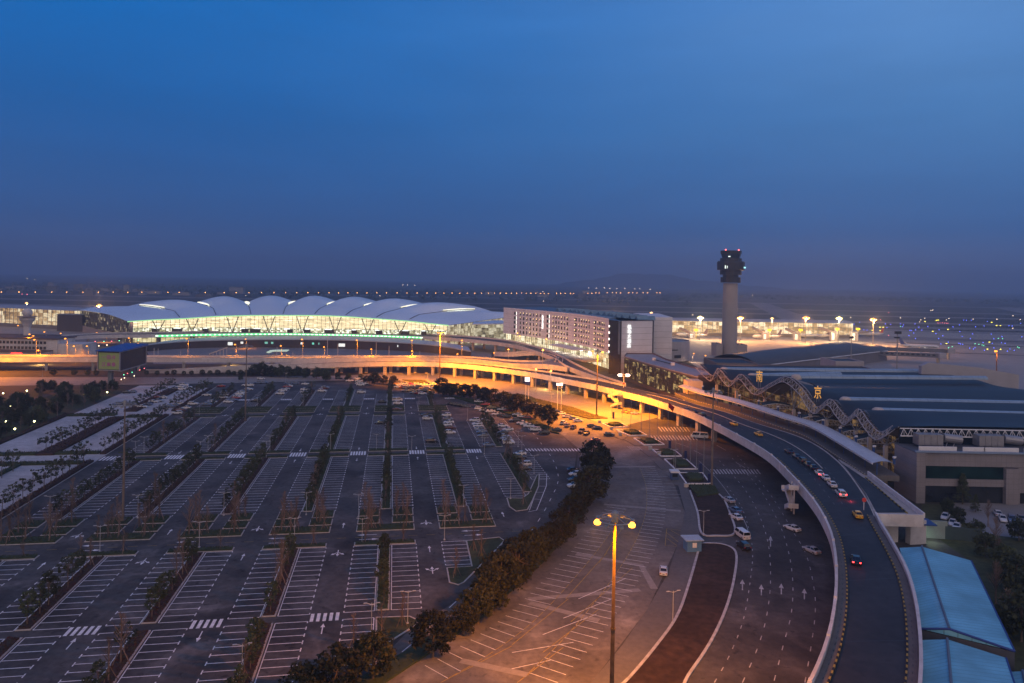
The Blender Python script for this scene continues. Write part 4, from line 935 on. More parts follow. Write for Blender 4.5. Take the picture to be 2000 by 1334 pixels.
for dx in (-5.5, 5.6):
    q = MB(); q.lathe([(.1, 0), (.5, .3), (.5, .9), (.1, 1.2)], (TX+dx, TY-3, z[10]+.3), 8); obj('beacon', q, M_RED, tw)
volume('small two-storey annex at the foot of the control tower', (1399, 1411), 606, 622, tz(672), M_TOWER, name='tower_annex')
volume('low annex on the far side of the control tower', (1438, 1459), 612, 628, tz(674), M_TOWER, name='tower_annex')
# ------------------------------------------------------------------ hotel
ht = thing('hotel', 'curved pale hotel with rows of square windows and sawtooth roof', 'hotel', (40, 560, 0))
M_HOTEL = panel_mat('hotel_cladding', (.74, .72, .74), (3.95,), .6, .7, 'z', .16, .05)
fac = spline([(-7, 640, 0), (16, 604, 0), (36, 569, 0), (53, 530, 0), (62.5, 499, 0), (66, 481, 0)], 20); fac = resample(fac, 121)
FL = plen(fac)
zb_, zt_ = 14.0, 37.0
bk = [(72, 470), (95, 480), (97, 498), (113, 503), (113, 560), (70, 640), (30, 690), (8, 668)]
q = MB(); a = [(p.x, p.y, zt_) for p in fac]; b = [(p.x, p.y, zb_) for p in fac]; q.strip(b, a); obj('wall', q, M_HOTEL, ht)
q = MB(); q.prism([(p.x+.8, p.y+.6) for p in fac]+bk, zb_+.05, zt_-.8); obj('roof', q, mat('hotel_roof', (.11, .15, .20), .5, .2, .12, big=.2), ht)
q = MB(); q.strip([(p.x+.8, p.y+.6, zb_) for p in fac], [(p.x, p.y, zb_) for p in fac]); q.strip([(p.x, p.y, zt_) for p in fac], [(p.x+.85, p.y+.65, zt_) for p in fac]); obj('edge', q, M_HOTEL, ht)
# windows: (start fraction, end fraction, columns, wide)
M_WIN = mat('hotel_window', (.045, .038, .034), .25, .5, .25)
M_WARMW = emit('warm_room', (1, .70, .32), 2.4); M_LEDW = emit('white_strip', (1, .95, .85), 2.2)
def fpt(f):
    x = f*(len(fac)-1); i = min(int(x), len(fac)-2); p = fac[i].lerp(fac[i+1], x-i); d = (fac[i+1]-fac[i]).normalized(); return p, d
def fu(px_):   # facade fraction whose image column is px_
    return min(range(0, 1001), key=lambda m: abs((lambda p: 1000+F*(p.x/p.y*CR+(25-HC)/p.y*SR) - px_)(fpt(m/1000)[0])))/1000
rows_z = [34.0-3.95*k-1.3 for k in range(5)]
cols = []
for px0, px1, n in ((1016.5, 1055, 7), (1080.5, 1108, 6), (1131, 1150.5, 5), (1167.5, 1180, 5)):
    for i in range(n): cols.append((fu(px0+(px1-px0)*i/(n-1)), 2.0 if i % 2 else 1.5))
wide = [fu(x) for x in (1006, 1070, 1124, 1162)]
for r_, zz in enumerate(rows_z):
    for ci, (f_, w_) in enumerate(cols):
        p, d = fpt(f_); nn = Vector((d.y, -d.x, 0)); nn = nn if nn.y < 0 else -nn; rz = atan2(d.y, d.x)
        q = MB(); c = p+nn*.03; q.box((c.x, c.y, zz), (w_, .12, 2.5), rz); q2 = obj('window', q, M_WIN, ht)
        if random.random() < .62:
            q = MB(); c = p+nn*.12-d*(w_*.28); q.box((c.x, c.y, zz+.7), (w_*.34, .08, .8), rz); obj('lamp_glow', q, M_WARMW, q2)
    for wi, f_ in enumerate(wide):
        p, d = fpt(f_); nn = Vector((d.y, -d.x, 0)); nn = nn if nn.y < 0 else -nn; rz = atan2(d.y, d.x)
        q = MB(); c = p+nn*.03; q.box((c.x, c.y, zz), (3.6, .12, 2.5), rz); q2 = obj('window', q, M_WIN, ht)
        q = MB(); c = p+nn*.1+d*(2.1 if wi < 2 else -1.2); q.box((c.x, c.y, zz), (.55 if wi < 2 else .9, .1, 3.0 if wi < 2 else .9), rz); obj('light_strip', q, M_LEDW if wi < 2 else M_WARMW, q2)
# lobby glass below
q = MB(); lob = [p+Vector((2.5, 1.8, 0)) for p in fac]; q.strip([(p.x, p.y, 2) for p in lob], [(p.x, p.y, zb_) for p in lob]); obj('lobby_glass', q, lit('lobby_glass', (.60, .46, .24), (1, .90, .62), 1.5, 4.5, 4.5, .12, (.03, .03, .03), .40), ht)
q = MB()
for i in range(0, 121, 2): p = lob[i]; q.box((p.x-.2, p.y-.15, 8), (.22, .22, 12))
for z_ in (6, 9, 12): q.poly([p+Vector((-.2, -.15, z_)) for p in lob], .1, 4)
obj('mullion', q, M_STEELD, ht)
# porch
q = MB(); p0, _ = fpt(.52); p1, _ = fpt(.80); q.prism([(p0.x-1, p0.y-1), (p1.x-1, p1.y-1), (p1.x-13, p1.y-3), (p0.x-10, p0.y-8)], 12.0, 12.6); obj('porch_roof', q, M_STEELW, ht)
q = MB(); q.prism([(fpt(.3)[0].x+1, fpt(.3)[0].y), (fpt(.9)[0].x+1, fpt(.9)[0].y), (fpt(.9)[0].x-10, fpt(.9)[0].y-4), (fpt(.75)[0].x-17, fpt(.75)[0].y-8), (fpt(.3)[0].x-12, fpt(.3)[0].y-6)], 5.8, 7.0); obj('forecourt_deck', q, M_BRIDGE, ht)
for f_ in (.55, .62, .7, .77):
    p, d = fpt(f_); q = MB(); q.box((p.x-5, p.y-3, 11.7), (2.2, 1.2, .25)); obj('porch_lamp', q, emit('porch_white', (1, .95, .88), 14), ht)
    lamp('porch_light', (p.x-5, p.y-3, 11.0), 2600, (1, .85, .65), radius=.6)
q = MB(); p, d = fpt(.83); q.box((p.x-3, p.y-2, 10.5), (4.5, .6, 2.4), atan2(d.y, d.x)); obj('porch_screen', q, emit('white_screen', (.95, 1, 1), 2.5), ht)
# dark glass corner, pale end blocks
q = MB(); q.prism([(66.2, 480.6), (72.6, 469.4), (74.5, 474), (72, 486)], 0, zt_-.9); obj('corner_glass', q, mat('hotel_dark_glass', (.035, .03, .032), .25, .25, .2), ht)
for i in range(5):
    q = MB(); q.box((66.1, 480.0, 32-i*4.3), (.7, .5, 1.4)); obj('corner_lamp', q, M_LEDW, ht)
q = MB(); q.prism([(73, 470.2), (95.2, 479.6), (92, 520), (70, 520)], 0, 36.2); obj('end_wall', q, M_HOTEL, ht)
q = MB(); q.prism([(99.5, 497.5), (113.2, 500), (116, 560), (96, 560)], 0, 37.8); obj('end_wall', q, M_HOTEL, ht)
q = MB(); q.prism([(95.4, 481), (99.6, 497), (97, 505), (92, 500)], 0, 35.5); obj('recess', q, mat('recess_dark', (.07, .06, .065), .7, .1, .3), ht)
# sawtooth roof lights
for i in range(15):
    f_ = .30+.7*i/15; p, d = fpt(min(f_, 1)); nn = Vector((-d.y, d.x, 0)); nn = nn if nn.x > 0 else -nn; c = p+nn*(20+2*sin(i)); rz = atan2(d.y, d.x)
    q = MB(); u = d*3.6; q.v = []; w_ = nn*13
    A0, A1, T = c-u, c+u, c+d*1.2
    for s_ in (0, 1):
        pass
    z0 = zt_-.8; q.face([(A0.x, A0.y, z0), (A1.x, A1.y, z0), (T.x, T.y, z0+2.6)]); E0, E1, T2 = A0+w_, A1+w_, T+w_
    q.face([(E1.x, E1.y, z0), (E0.x, E0.y, z0), (T2.x, T2.y, z0+2.6)]); q.face([(A0.x, A0.y, z0), (T.x, T.y, z0+2.6), (T2.x, T2.y, z0+2.6), (E0.x, E0.y, z0)]); q.face([(T.x, T.y, z0+2.6), (A1.x, A1.y, z0), (E1.x, E1.y, z0), (T2.x, T2.y, z0+2.6)])
    obj('roof_light', q, mat('roof_light_glass', (.16, .26, .34), .2, .2, .3), ht)
for i in range(10):
    f_ = .45+.5*i/10; p, d = fpt(f_); nn = Vector((-d.y, d.x, 0)); nn = nn if nn.x > 0 else -nn; c = p+nn*8; q = MB(); q.box((c.x, c.y, zt_-.4), (4.5, 5, .4), atan2(d.y, d.x)); obj('roof_panel', q, mat('roof_panel', (.30, .40, .50), .25, .2, .5), ht)
# illuminated vertical signs
M_SIGN = emit('sign_white', (.95, 1, .97), 1.5)
sg = thing('hotel_sign', 'tall vertical white-lit character sign on the hotel end wall', 'sign', (78, 471, 24))
dirn = atan2(9.4, 22.2)
for i, ch in enumerate('机场大酒店'): text('lettering', ch, 3.0, (78.5, 472.0, 31.2-i*3.1), dirn, M_SIGN, sg, .01, .1)
sg = thing('hotel_sign', 'thin vertical white-lit character sign among the hotel windows', 'sign', tuple(fpt(fu(1060))[0][:2])+(24,))
p, d = fpt(fu(1060)); nn = Vector((d.y, -d.x, 0)); nn = nn if nn.y < 0 else -nn
for i, ch in enumerate('机场大酒店'): text('lettering', ch, 2.4, (p.x+nn.x*.3, p.y+nn.y*.3, 31.2-i*2.2), atan2(d.y, d.x), M_SIGN, sg, .01, .1)
# round drum beside the hotel and glazed link building
e = thing('round_building', 'low pale cylindrical building beside the hotel', 'building', (126, 580, 0))
q = MB(); q.lathe([(19, 0), (19, 15.6), (18.4, 15.6), (18.4, 14.6)], (126, 580, 0), 40, close=False); obj('wall', q, panel_mat('drum_cladding', (.42, .40, .42), (3.4,), .3, .7, 'z', .1), e)
q = MB(); q.lathe([(.1, 14.7), (18.4, 14.6)], (126, 580, 0), 40, close=False); obj('roof', q, mat('drum_roof', (.22, .26, .30), .5, .1, .2), e)
for z_, h_, r_ in ((8.6, .8, range(22, 33)), (2.6, 2.4, range(23, 26)), (2.6, 2.4, range(27, 30)), (2.6, 2.4, range(31, 34))):
    q = MB(); A = [(126+19.1*cos(2*pi*k/40), 580+19.1*sin(2*pi*k/40), z_) for k in r_]; q.strip(A, [(a_[0], a_[1], z_+h_) for a_ in A]); obj('window', q, M_GLASSD, e)
e = thing('link_building', 'low flat-roofed glazed link between hotel and wave-roofed terminal', 'building', (88, 410, 0))
P = [(72.5, 452), (79, 420), (87, 388), (95, 360), (111, 364), (101, 400), (95, 435), (94, 468), (76, 466)]
q = MB(); q.prism(P, 0, 14.4); obj('wall', q, mat('link_wall', (.10, .085, .08), .5, .15, .3), e)
q = MB(); q.prism(P, 14.42, 14.9); obj('roof', q, mat('link_roof', (.30, .30, .34), .7, .1, .3), e)
q = MB(); wall(q, [Vector((x, y, 14.4)) for x, y in P[3:]]+[Vector((*P[0], 14.4))], .5, 0, 1.3); obj('parapet', q, mat('link_parapet', (.16, .12, .12), .7, .1, .3), e)
fr = resample([Vector((x-.15, y-.1, 0)) for x, y in P[:4]], 40)
q = MB(); q.strip([(p.x, p.y, 2) for p in fr], [(p.x, p.y, 13.6) for p in fr]); obj('glass_front', q, lit('link_glass', (.10, .06, .025), (1.0, .70, .26), .55, 3.2, 2.6, .25, (.03, .028, .028), .72), e)
q = MB()
for p in fr[::2]: q.box((p.x-.15, p.y-.1, 7.8), (.2, .2, 11.6))
for z_ in (4.5, 7, 9.5, 12): q.poly([p+Vector((-.15, -.1, z_)) for p in fr], .08, 4)
obj('mullion', q, M_STEELD, e)
e = thing('roof_unit', 'pale ventilation box on a rail on the link building roof', 'vent unit', (88, 425, 14.9)); q = MB(); q.box((87, 432, 15.7), (2, 2, 1.6)); q.box((93, 408, 15.7), (2, 2, 1.6)); obj('housing', q, M_STEELW, e)
q = MB(); q.bar((87, 432, 15.4), (93, 408, 15.4), .25, 5); obj('rail', q, M_STEELD, e)
e = thing('beige_block', 'plain beige cubic wall block at the start of the canopy', 'building', (94, 348, 0)); a = AT(1340, 740, 352); b = AT(1374, 740, 348)
q = MB(); q.box(((a[0]+b[0])/2, 353, 7), (b[0]-a[0], 8, 14)); obj('wall', q, mat('beige_wall', (.52, .43, .36), .8, .06, .3), e); q = MB(); q.box(((a[0]+b[0])/2+1, 353, 14.1), (b[0]-a[0]-3, 7.8, .3)); obj('roof', q, M_KERB, e)
# ------------------------------------------------------------------ far terminal with wave roof
t2 = thing('airport_terminal', 'long brightly lit terminal with scalloped white wave roof', 'terminal', (-200, 660, 0))
EAVE = [(249, 627.6, 627), (300, 624.3, 634), (355, 622, 640), (425, 617.6, 647), (490.6, 615.8, 652), (552.6, 615.6, 655), (613, 615.8, 657), (673, 617.8, 658), (733, 622, 659), (797, 626.8, 661), (845, 632, 663), (876, 635, 665)]
eave = resample(spline([AT(*e_) for e_ in EAVE], 8), 133)
def near(px_, P):
    return min(range(len(P)), key=lambda m: abs(1000+F*(P[m].x/P[m].y*CR+(P[m].z-HC)/P[m].y*SR)-px_))
VAL = [(355, 622, 335, 606, 286, 598), (425, 617.5, 414, 601, 392, 593), (490.6, 615.7, 486, 599, 482, 591.5), (552.6, 615.7, 560, 598, 574, 591), (613, 615, 631.5, 599.4, 653, 592), (673, 617.5, 700, 602, 729, 594.2), (732.7, 622, 766, 607, 809, 597.6), (797, 626.5, 829.6, 613, 903, 605.5)]
NV = 26
def vline(i0, S, T):
    a = eave[i0]; b = Vector(AT(S[0], S[1], 706)); c = Vector(AT(T[0], T[1], 752)); d_ = c+(c-b)*.9; d_.z = c.z-3
    P = [a, a.lerp(b, .5)+Vector((0, 0, 1.2)), b, c, d_]
    return resample(spline(P, 8), NV)
lines = [[eave[0]+Vector((0, 0, 0))]]
Lf = resample(spline([eave[0], AT(215, 615, 668), AT(185, 609.5, 700), AT(152, 606, 752), AT(90, 607, 800)], 8), NV)
Rt = resample(spline([eave[-1], AT(922, 629, 690), AT(983, 620.6, 752), AT(1040, 617, 800)], 8), NV)
VL = [vline(near(v[0], eave), (v[2], v[3]), (v[4], v[5])) for v in VAL]
ALL = [Lf]+VL+[Rt]
BUMP = [1.4, 5.4, 7.4, 7.6, 7.6, 7.4, 7.0, 5.8, 1.2]
idx = [0]+[near(v[0], eave) for v in VAL]+[len(eave)-1]
rows = []; NB = 10
for j in range(NV):
    r_ = []
    f = j/(NV-1)
    for bidx in range(9):
        A0, B0 = ALL[bidx], ALL[bidx+1]
        for k in range(NB):
            t = k/NB; p = A0[j].lerp(B0[j], t)
            # near the eave follow the real eave curve
            ei = idx[bidx]+(idx[bidx+1]-idx[bidx])*t; e0 = eave[int(ei)].lerp(eave[min(int(ei)+1, len(eave)-1)], ei-int(ei)); wv_ = max(0, 1-f*5)
            p = p.lerp(Vector((e0.x, e0.y, e0.z)), wv_) if f < .2 else p
            amp = BUMP[bidx]*min(1, max(0, (f-.05)/.45))**1.3; sh = sin(pi*t)
            if bidx in (0, 8): sh = sin(pi*t)
            p = p+Vector((0, 0, amp*sh)); r_.append(tuple(p))
    r_.append(tuple(ALL[-1][j])); rows.append(r_)
M_T2ROOF = mat('white_metal_roof', (.68, .80, .92), .38, .07, .02, spec=.5)
q = MB(); q.grid(rows); obj('roof', q, M_T2ROOF, t2, smooth=True)
q = MB(); q.strip([(p[0], p[1], p[2]+.15) for p in rows[0]], [(p[0], p[1]-.3, p[2]-.75) for p in rows[0]]); obj('eave_fascia', q, emit('green_eave', (.45, 1, .40), .75), t2)
for vi, v in enumerate(VL):
    seam = MB(); seam.poly([p+Vector((0, 0, .12)) for p in v[1:14]], .3, 5); obj('roof_seam', seam, M_STEELD, t2)
    # lens-shaped roof light
    P = resample(v[12:21], 13); q = MB(); L_, R_, T_ = [], [], []
    for k, p in enumerate(P):
        w_ = 3.4*sin(pi*min(.96, max(.04, k/12)))**.6; d = (P[min(k+1, 12)]-P[max(k-1, 0)]).normalized(); n_ = Vector((-d.y, d.x, 0))
        L_.append(p+n_*w_+Vector((0, 0, 1.0))); R_.append(p-n_*w_+Vector((0, 0, 1.0))); T_.append(p+Vector((0, 0, 1.9)))
    q.strip(L_, T_); q.strip(T_, R_); o = obj('skylight', q, lit('skylight_lit', (.95, .86, .55), (1, .97, .82), 1.5, 3, 3, .7, (.4, .4, .35), .3), t2)
    q = MB(); q.poly([p-Vector((0, 0, .2)) for p in L_], .35, 5); q.poly([p-Vector((0, 0, .2)) for p in R_], .35, 5); obj('skylight_frame', q, M_STEELD, o)
# lit front
fb = [Vector((p.x, p.y+7, p.z-.8)) for p in eave]; fb = [Vector((p.x+(p.x+200)*-.01, p.y, p.z)) for p in fb]
q = MB(); q.strip([(p.x, p.y, 13.2) for p in fb], [(p.x, p.y, p.z+.3) for p in fb]); obj('lit_front', q, lit('hall_interior', (.58, .46, .26), (1.0, .97, .80), 2.6, 4.0, 1.3, .30, (.05, .05, .04), .30, cw=.16, nx=.40, nzz=1.6), t2)
q = MB(); q.strip([(p.x, p.y, 8.6) for p in fb], [(p.x, p.y, 13.2) for p in fb]); obj('lit_front', q, lit('hall_counters', (.34, .32, .17), (1.0, 1.0, .84), 1.9, 1.7, 1.25, .08, (.05, .05, .04), .40, cw=.42, nx=.8, nzz=1.2), t2)
q = MB(); q.strip([(p.x, p.y, 0) for p in fb], [(p.x, p.y, 8.6) for p in fb]); obj('lit_front', q, lit('arrivals_interior', (.58, .46, .20), (1.0, .92, .58), 1.15, 5.0, 3.0, .15, (.05, .05, .04), .36, cw=.35, nx=.6, nzz=1.0), t2)
q = MB()
for p in resample(fb, 75): q.box((p.x, p.y-.4, (p.z)/2), (.22, .22, p.z))
for f in (.55, .72, .86): q.poly([Vector((p.x, p.y-.4, 9+(p.z-9)*(f-.35)/.65)) for p in resample(fb, 40)], .13, 4)
obj('mullion', q, mat('mullion_bronze', (.10, .085, .06), .5, .2, 1, metal=.3), t2)
for px_ in (307, 373.5, 453.5, 523, 589, 655, 718, 781, 838):
    i = near(px_, eave); p = eave[i]; q = MB()
    for dx in (-5.5, 5.5): q.bar((p.x, p.y+2.5, 9), (p.x+dx, p.y+2.5, p.z-.8), .45, 6)
    obj('v_column', q, mat('column_olive', (.34, .36, .24), .6, .1, .5), t2)
# dark entrance lobbies and desks seen inside, on the deck
for i, px_ in enumerate((300, 345, 400, 470, 500, 560, 600, 640, 690, 735, 790, 825)):
    p = eave[near(px_, eave)]; q = MB(); w_ = (6, 9, 5)[i % 3]; q.box((p.x+random.uniform(-2, 2), p.y+4.5, 10.6), (w_, 2, 3.6)); o = obj('entrance_lobby', q, mat('lobby_dark', (.09, .085, .065), .4, .2, .6), t2)
    q = MB(); q.box((p.x, p.y+3.3, 12.7), (w_*.7, .2, .7)); obj('lintel_light', q, emit('lintel_white', (.9, 1, .95), 1.8), o)
# side wings
SB = [Vector((p.x+1.5, p.y+1.5, p.z-.5)) for p in Lf[:20]]
q = MB(); q.strip([(p.x, p.y, 0) for p in SB], [tuple(p) for p in SB]); obj('side_wall', q, lit('side_glass', (.035, .025, .018), (.75, .60, .35), .55, 3.0, 3.0, .5, (.06, .05, .045), .74), t2)
q = MB()
for p in resample(SB, 44): q.box((p.x+.2, p.y-.3, (6+p.z)/2), (.3, .3, p.z-6))
obj('side_fin', q, mat('fin_brown', (.12, .10, .085), .6, .1, 1), t2)
q = MB(); wall(q, [Vector((p.x+.5, p.y-1.2, 0)) for p in Lf[3:19]], .8, 0, 6.2); obj('side_base', q, mat('pink_base', (.40, .30, .26), .8, .08, .3), t2)
SR_ = [Vector((p.x-1.0, p.y+1.5, p.z-.6)) for p in Rt[:22]]
q = MB(); q.strip([tuple(p) for p in SR_], [(p.x, p.y, 0) for p in SR_]); obj('side_wall', q, lit('side_glass_bright', (.45, .36, .20), (1, .90, .62), .8, 3, 2.4, .2, (.04, .04, .03), .42), t2)
q = MB()
for p in resample(SR_, 30): q.box((p.x-.2, p.y-.3, p.z/2), (.3, .3, p.z))
obj('side_fin', q, MATS['mullion_bronze'], t2)
q = MB(); cc = [AT(925, 660, 655), AT(1015, 660, 690)]; q.prism([(cc[0][0], 668), (cc[1][0]-6, 690), (cc[1][0]-6, 730), (cc[0][0], 730)], 0, 19.0); obj('link_wall', q, lit('link_block', (.50, .42, .24), (1, .92, .66), .75, 3.5, 3.2, .12, (.04, .04, .035), .42), t2)
q = MB(); q.prism([(cc[0][0]-2, 666), (cc[1][0]-6, 688), (cc[1][0]-6, 732), (cc[0][0]-2, 732)], 19.1, 20); obj('link_roof', q, M_T2ROOF, t2)
# green light strip on the viaduct in front
gi = [l for l in LA if 1000+F*(l.x/l.y) > 297 and 1000+F*(l.x/l.y) < 830]
gs = thing('light_strip', 'glowing green light strip along the front of the terminal viaduct', 'light strip', tuple(gi[len(gi)//2]))
q = MB(); wall(q, [Vector((p.x, p.y-.5, p.z)) for p in gi], .4, -.9, .2); obj('glow_strip', q, emit('green_strip', (.12, 1, .30), 1.6), gs)
q = MB(); GR = resample([Vector((p.x, p.y-.75, p.z-.3)) for p in gi], 62)
for p in GR: q.box(tuple(p), (2.4, .3, .55))
obj('lamp', q, emit('green_lamp', (.75, 1, .75), 3.2), gs)
# garage crescent in front
gr = thing('parking_garage', 'low dark crescent garage with thin pale roof edge before the lit terminal', 'garage', (-180, 610, 0))
G_ = resample(spline([AT(283, 674, 560), AT(330, 669, 580), AT(400, 665, 598), (AT(500, 663, 610)), AT(640, 663.5, 612), AT(760, 668, 606), AT(850, 674.5, 590), AT(920, 686, 560)], 8), 60)
q = MB(); q.strip([(p.x, p.y, 0) for p in G_], [(p.x, p.y, p.z) for p in G_]); obj('wall', q, mat('garage_wall', (.055, .048, .050), .6, .2, .1), gr)
q = MB(); q.strip([(p.x, p.y-1, p.z+.3) for p in G_], [(p.x*.97-5, p.y+26, p.z+1.1) for p in G_]); q.strip([(p.x, p.y-1, p.z-.5) for p in G_], [(p.x, p.y-1, p.z+.3) for p in G_]); obj('roof', q, mat('garage_roof', (.34, .40, .46), .4, .08, .1), gr)
for px_, w_, c_ in ((448, 15, 'w'), (470, 6, 'w'), (522, 7, 'g'), (533, 5, 'g'), (587, 4, 'w'), (608, 5, 'g'), (617, 2.5, 'g'), (623, 2, 'g'), (666, 15, 'w'), (775, 2, 'w')):
    p = G_[near(px_, G_)]; q = MB(); q.box((p.x, p.y-.3, 4.0 if w_ < 10 else 3.2), (w_*.36, .3, 1.7 if w_ < 10 else 2.6)); obj('doorway', q, emit('doorway_w', (.9, 1, .96), .9) if c_ == 'w' else emit('doorway_g', (.25, .75, .62), .55), gr)
# ------------------------------------------------------------------ lit pier on the right apron, left pier
def pier(label, pxa, pxb, ya, yb, ztop, seed, st):
    a, b = Vector((AT(pxa, 640, ya)[0], ya, 0)), Vector((AT(pxb, 640, yb)[0], yb, 0)); e = thing('boarding_pier', label, 'building', tuple((a+b)/2)); d = (b-a).normalized(); n = Vector((-d.y, d.x, 0)); n = n if n.y > 0 else -n
    q = MB(); q.strip([(a.x, a.y, 4), (b.x, b.y, 4)], [(a.x, a.y, ztop), (b.x, b.y, ztop)]); q.strip([(b.x, b.y, 4), tuple(b+n*30+Vector((0, 0, 4)))], [(b.x, b.y, ztop), tuple(b+n*30+Vector((0, 0, ztop)))]); obj('glass_front', q, lit('pier_glass%d' % seed, (.50, .30, .12), (1, .85, .55), st, 7, 4.2, .2, (.10, .08, .06), .42), e)
    q = MB(); c = [a+n*.2, b+n*.2, b+n*32, a+n*32]; q.prism([(p.x, p.y) for p in c], 0, 4.0); obj('base', q, mat('pier_base', (.22, .19, .17), .7, .1, .1), e)
    q = MB(); rows = []
    for k in range(9):
        f = k/8; rows.append([(a.x+n.x*(36*f-3), a.y+n.y*(36*f-3), ztop+2.6*sin(pi*f)), (b.x+n.x*(36*f-3), b.y+n.y*(36*f-3), ztop+2.6*sin(pi*f))])
    q.grid(rows); obj('roof', q, mat('pier_roof', (.34, .34, .38), .5, .08, .1), e, smooth=True)
    q = MB(); N = int((b-a).length/6)
    for i in range(N+1): p = a.lerp(b, i/N); q.box((p.x, p.y-.3, (4+ztop)/2), (.35, .3, ztop-4))
    for z_ in (8, 12): q.bar((a.x, a.y-.35, z_), (b.x, b.y-.35, z_), .15, 4)
    obj('mullion', q, M_STEELG, e); return a, b
pier('long glazed boarding pier glowing behind the control tower', 1262, 1666, 835, 850, 17.5, 1, 1.5)
pier('glazed boarding pier at the west side behind the radome', -60, 152, 800, 752, 20.5, 2, 1.1)
lb = thing('pier_block', 'dark square block at the end of the west pier', 'building', AT(140, 650, 735)); q = MB(); q.box((AT(138, 650, 738)[0], 742, 8.6), (26, 12, 17.2)); obj('wall', q, mat('block_dark', (.09, .075, .07), .6, .15, .1), lb); q = MB(); q.box((AT(138, 650, 738)[0], 742, 17.4), (27, 13, .5)); obj('roof', q, M_STEELG, lb)
# left office building with sign, and radome tower
ob = thing('office_building', 'white three-storey office block with window bands, beyond the lit viaduct', 'building', (-360, 520, 0))
xa, xb = AT(-80, 680, 500)[0], AT(112, 680, 500)[0]
q = MB(); q.box(((xa+xb)/2, 510, 7), (xb-xa, 20, 14)); obj('wall', q, M_WALLW, ob)
q = MB(); q.box(((xa+xb)/2, 510, 14.4), (xb-xa+2, 22, .8)); obj('roof', q, mat('office_roof', (.10, .08, .08), .7, .1, .2), ob)
x2 = AT(160, 680, 500)[0]; q = MB(); q.box(((xb+x2)/2+.1, 509, 5.5), (x2-xb, 17, 11)); obj('side_wing', q, M_WALLW, ob)
q = MB(); q.box((AT(35, 690, 488)[0]-10, 493, 3), (52, 14, 6)); obj('porch_block', q, M_WALLW, ob); q = MB(); q.box((AT(35, 690, 488)[0]-10, 493, 6.3), (53, 15, .5)); obj('porch_roof', q, MATS['office_roof'], ob)
for zz in (7.9, 11.6):
    for i in range(26):
        q = MB(); x = xa+3+i*2.6
        if x > xb-8: break
        q.box((x, 499.9, zz), (1.7, .3, 1.9)); obj('window', q, M_GLASSD, ob)
for i in range(17):
    q = MB(); q.box((AT(35, 690, 488)[0]-34+i*2.9, 485.9, 2.4), (1.6, .3, 2.2)); obj('window', q, M_GLASSD if i not in (11, 14) else emit('office_lit', (.85, 1, .75), 1.2), ob)
sg = thing('red_sign', 'row of four glowing red characters on the office porch', 'sign', (AT(31, 688, 485)[0], 485, 5)); text('lettering', '空港宾馆', 1.9, (AT(31, 688, 485)[0], 485.6, 4.6), 0, emit('sign_red', (1, .06, .05), 3.2), sg, .05, .1)
rt = thing('radome_tower', 'short flared white tower topped by a round radome', 'tower', AT(53, 657, 525)); c = AT(53, 640, 525); rz_ = lambda y: AT(53, y, 525)[2]
q = MB(); q.lathe([(2.4, 0), (2.3, rz_(638)), (3.2, rz_(631)), (4.9, rz_(624)), (5.0, rz_(621)), (2.8, rz_(620.5)), (2.8, rz_(618))], (c[0], 525, 0), 20); obj('shaft', q, M_WALLW, rt)
q = MB(); q.lathe([(5.6, rz_(619.6)), (6.2, rz_(619.2)), (6.2, rz_(618.3)), (2.6, rz_(618)), (2.6, rz_(615))], (c[0], 525, 0), 20); obj('gallery', q, mat('gallery_grey', (.25, .22, .22), .7, .1, .4), rt)
q = MB(); R_ = 3.3; q.lathe([(R_*sin(pi*k/10)+.02, rz_(610.5)-R_*cos(pi*k/10)) for k in range(11)], (c[0], 525, 0), 20); obj('radome', q, M_WALLW, rt, smooth=True)
# ------------------------------------------------------------------ billboard
bb = thing('billboard', 'big boxy roadside billboard with green poster face and blue roof', 'billboard', (-222, 400, 0))
A0 = Vector((-226.4, 391, 0)); B0 = Vector((-213.5, 389.5, 0)); C0 = Vector((-217.2, 424, 0)); D0 = Vector((-230, 426, 0)); z0, z1 = 8.0, 18.6
q = MB(); q.prism([(p.x, p.y) for p in (A0, B0, C0, D0)], z0, z1); obj('screen_box', q, mat('screen_brown', (.055, .036, .034), .6, .15, .5), bb)
q = MB(); q.prism([(p.x, p.y) for p in (A0+Vector((-1, -1, 0)), B0+Vector((1, -1, 0)), C0+Vector((1, 1, 0)), D0+Vector((-1, 1, 0)))], [z1+.05]*4, [z1+.4, z1+.4, z1+1.2, z1+1.2]); obj('roof', q, mat('roof_blue', (.012, .07, .32), .45, .12, .2), bb)
q = MB(); dd = (B0-A0).normalized(); nn = Vector((dd.y, -dd.x, 0))
P0, P1 = A0+dd*.5+nn*.15, B0-dd*.5+nn*.15; q.face([(P0.x, P0.y, z0+.9), (P1.x, P1.y, z0+.9), (P1.x, P1.y, z1-.7), (P0.x, P0.y, z1-.7)]); o = obj('poster', q, mat('poster_green', (.26, .40, .12), .6, .3, .12, col2=(.36, .38, .18)), bb)
for r_, row in enumerate(('一回冷', '江南春')):
    for i, ch in enumerate(row):
        p = P0.lerp(P1, .26+.24*i)+nn*.12; text('lettering', ch, 2.4, (p.x, p.y, z1-4.0-r_*3.9), atan2(dd.y, dd.x), mat('poster_pink', (.50, .12, .34), .6, .2, 1), o if False else bb, .03, .05)
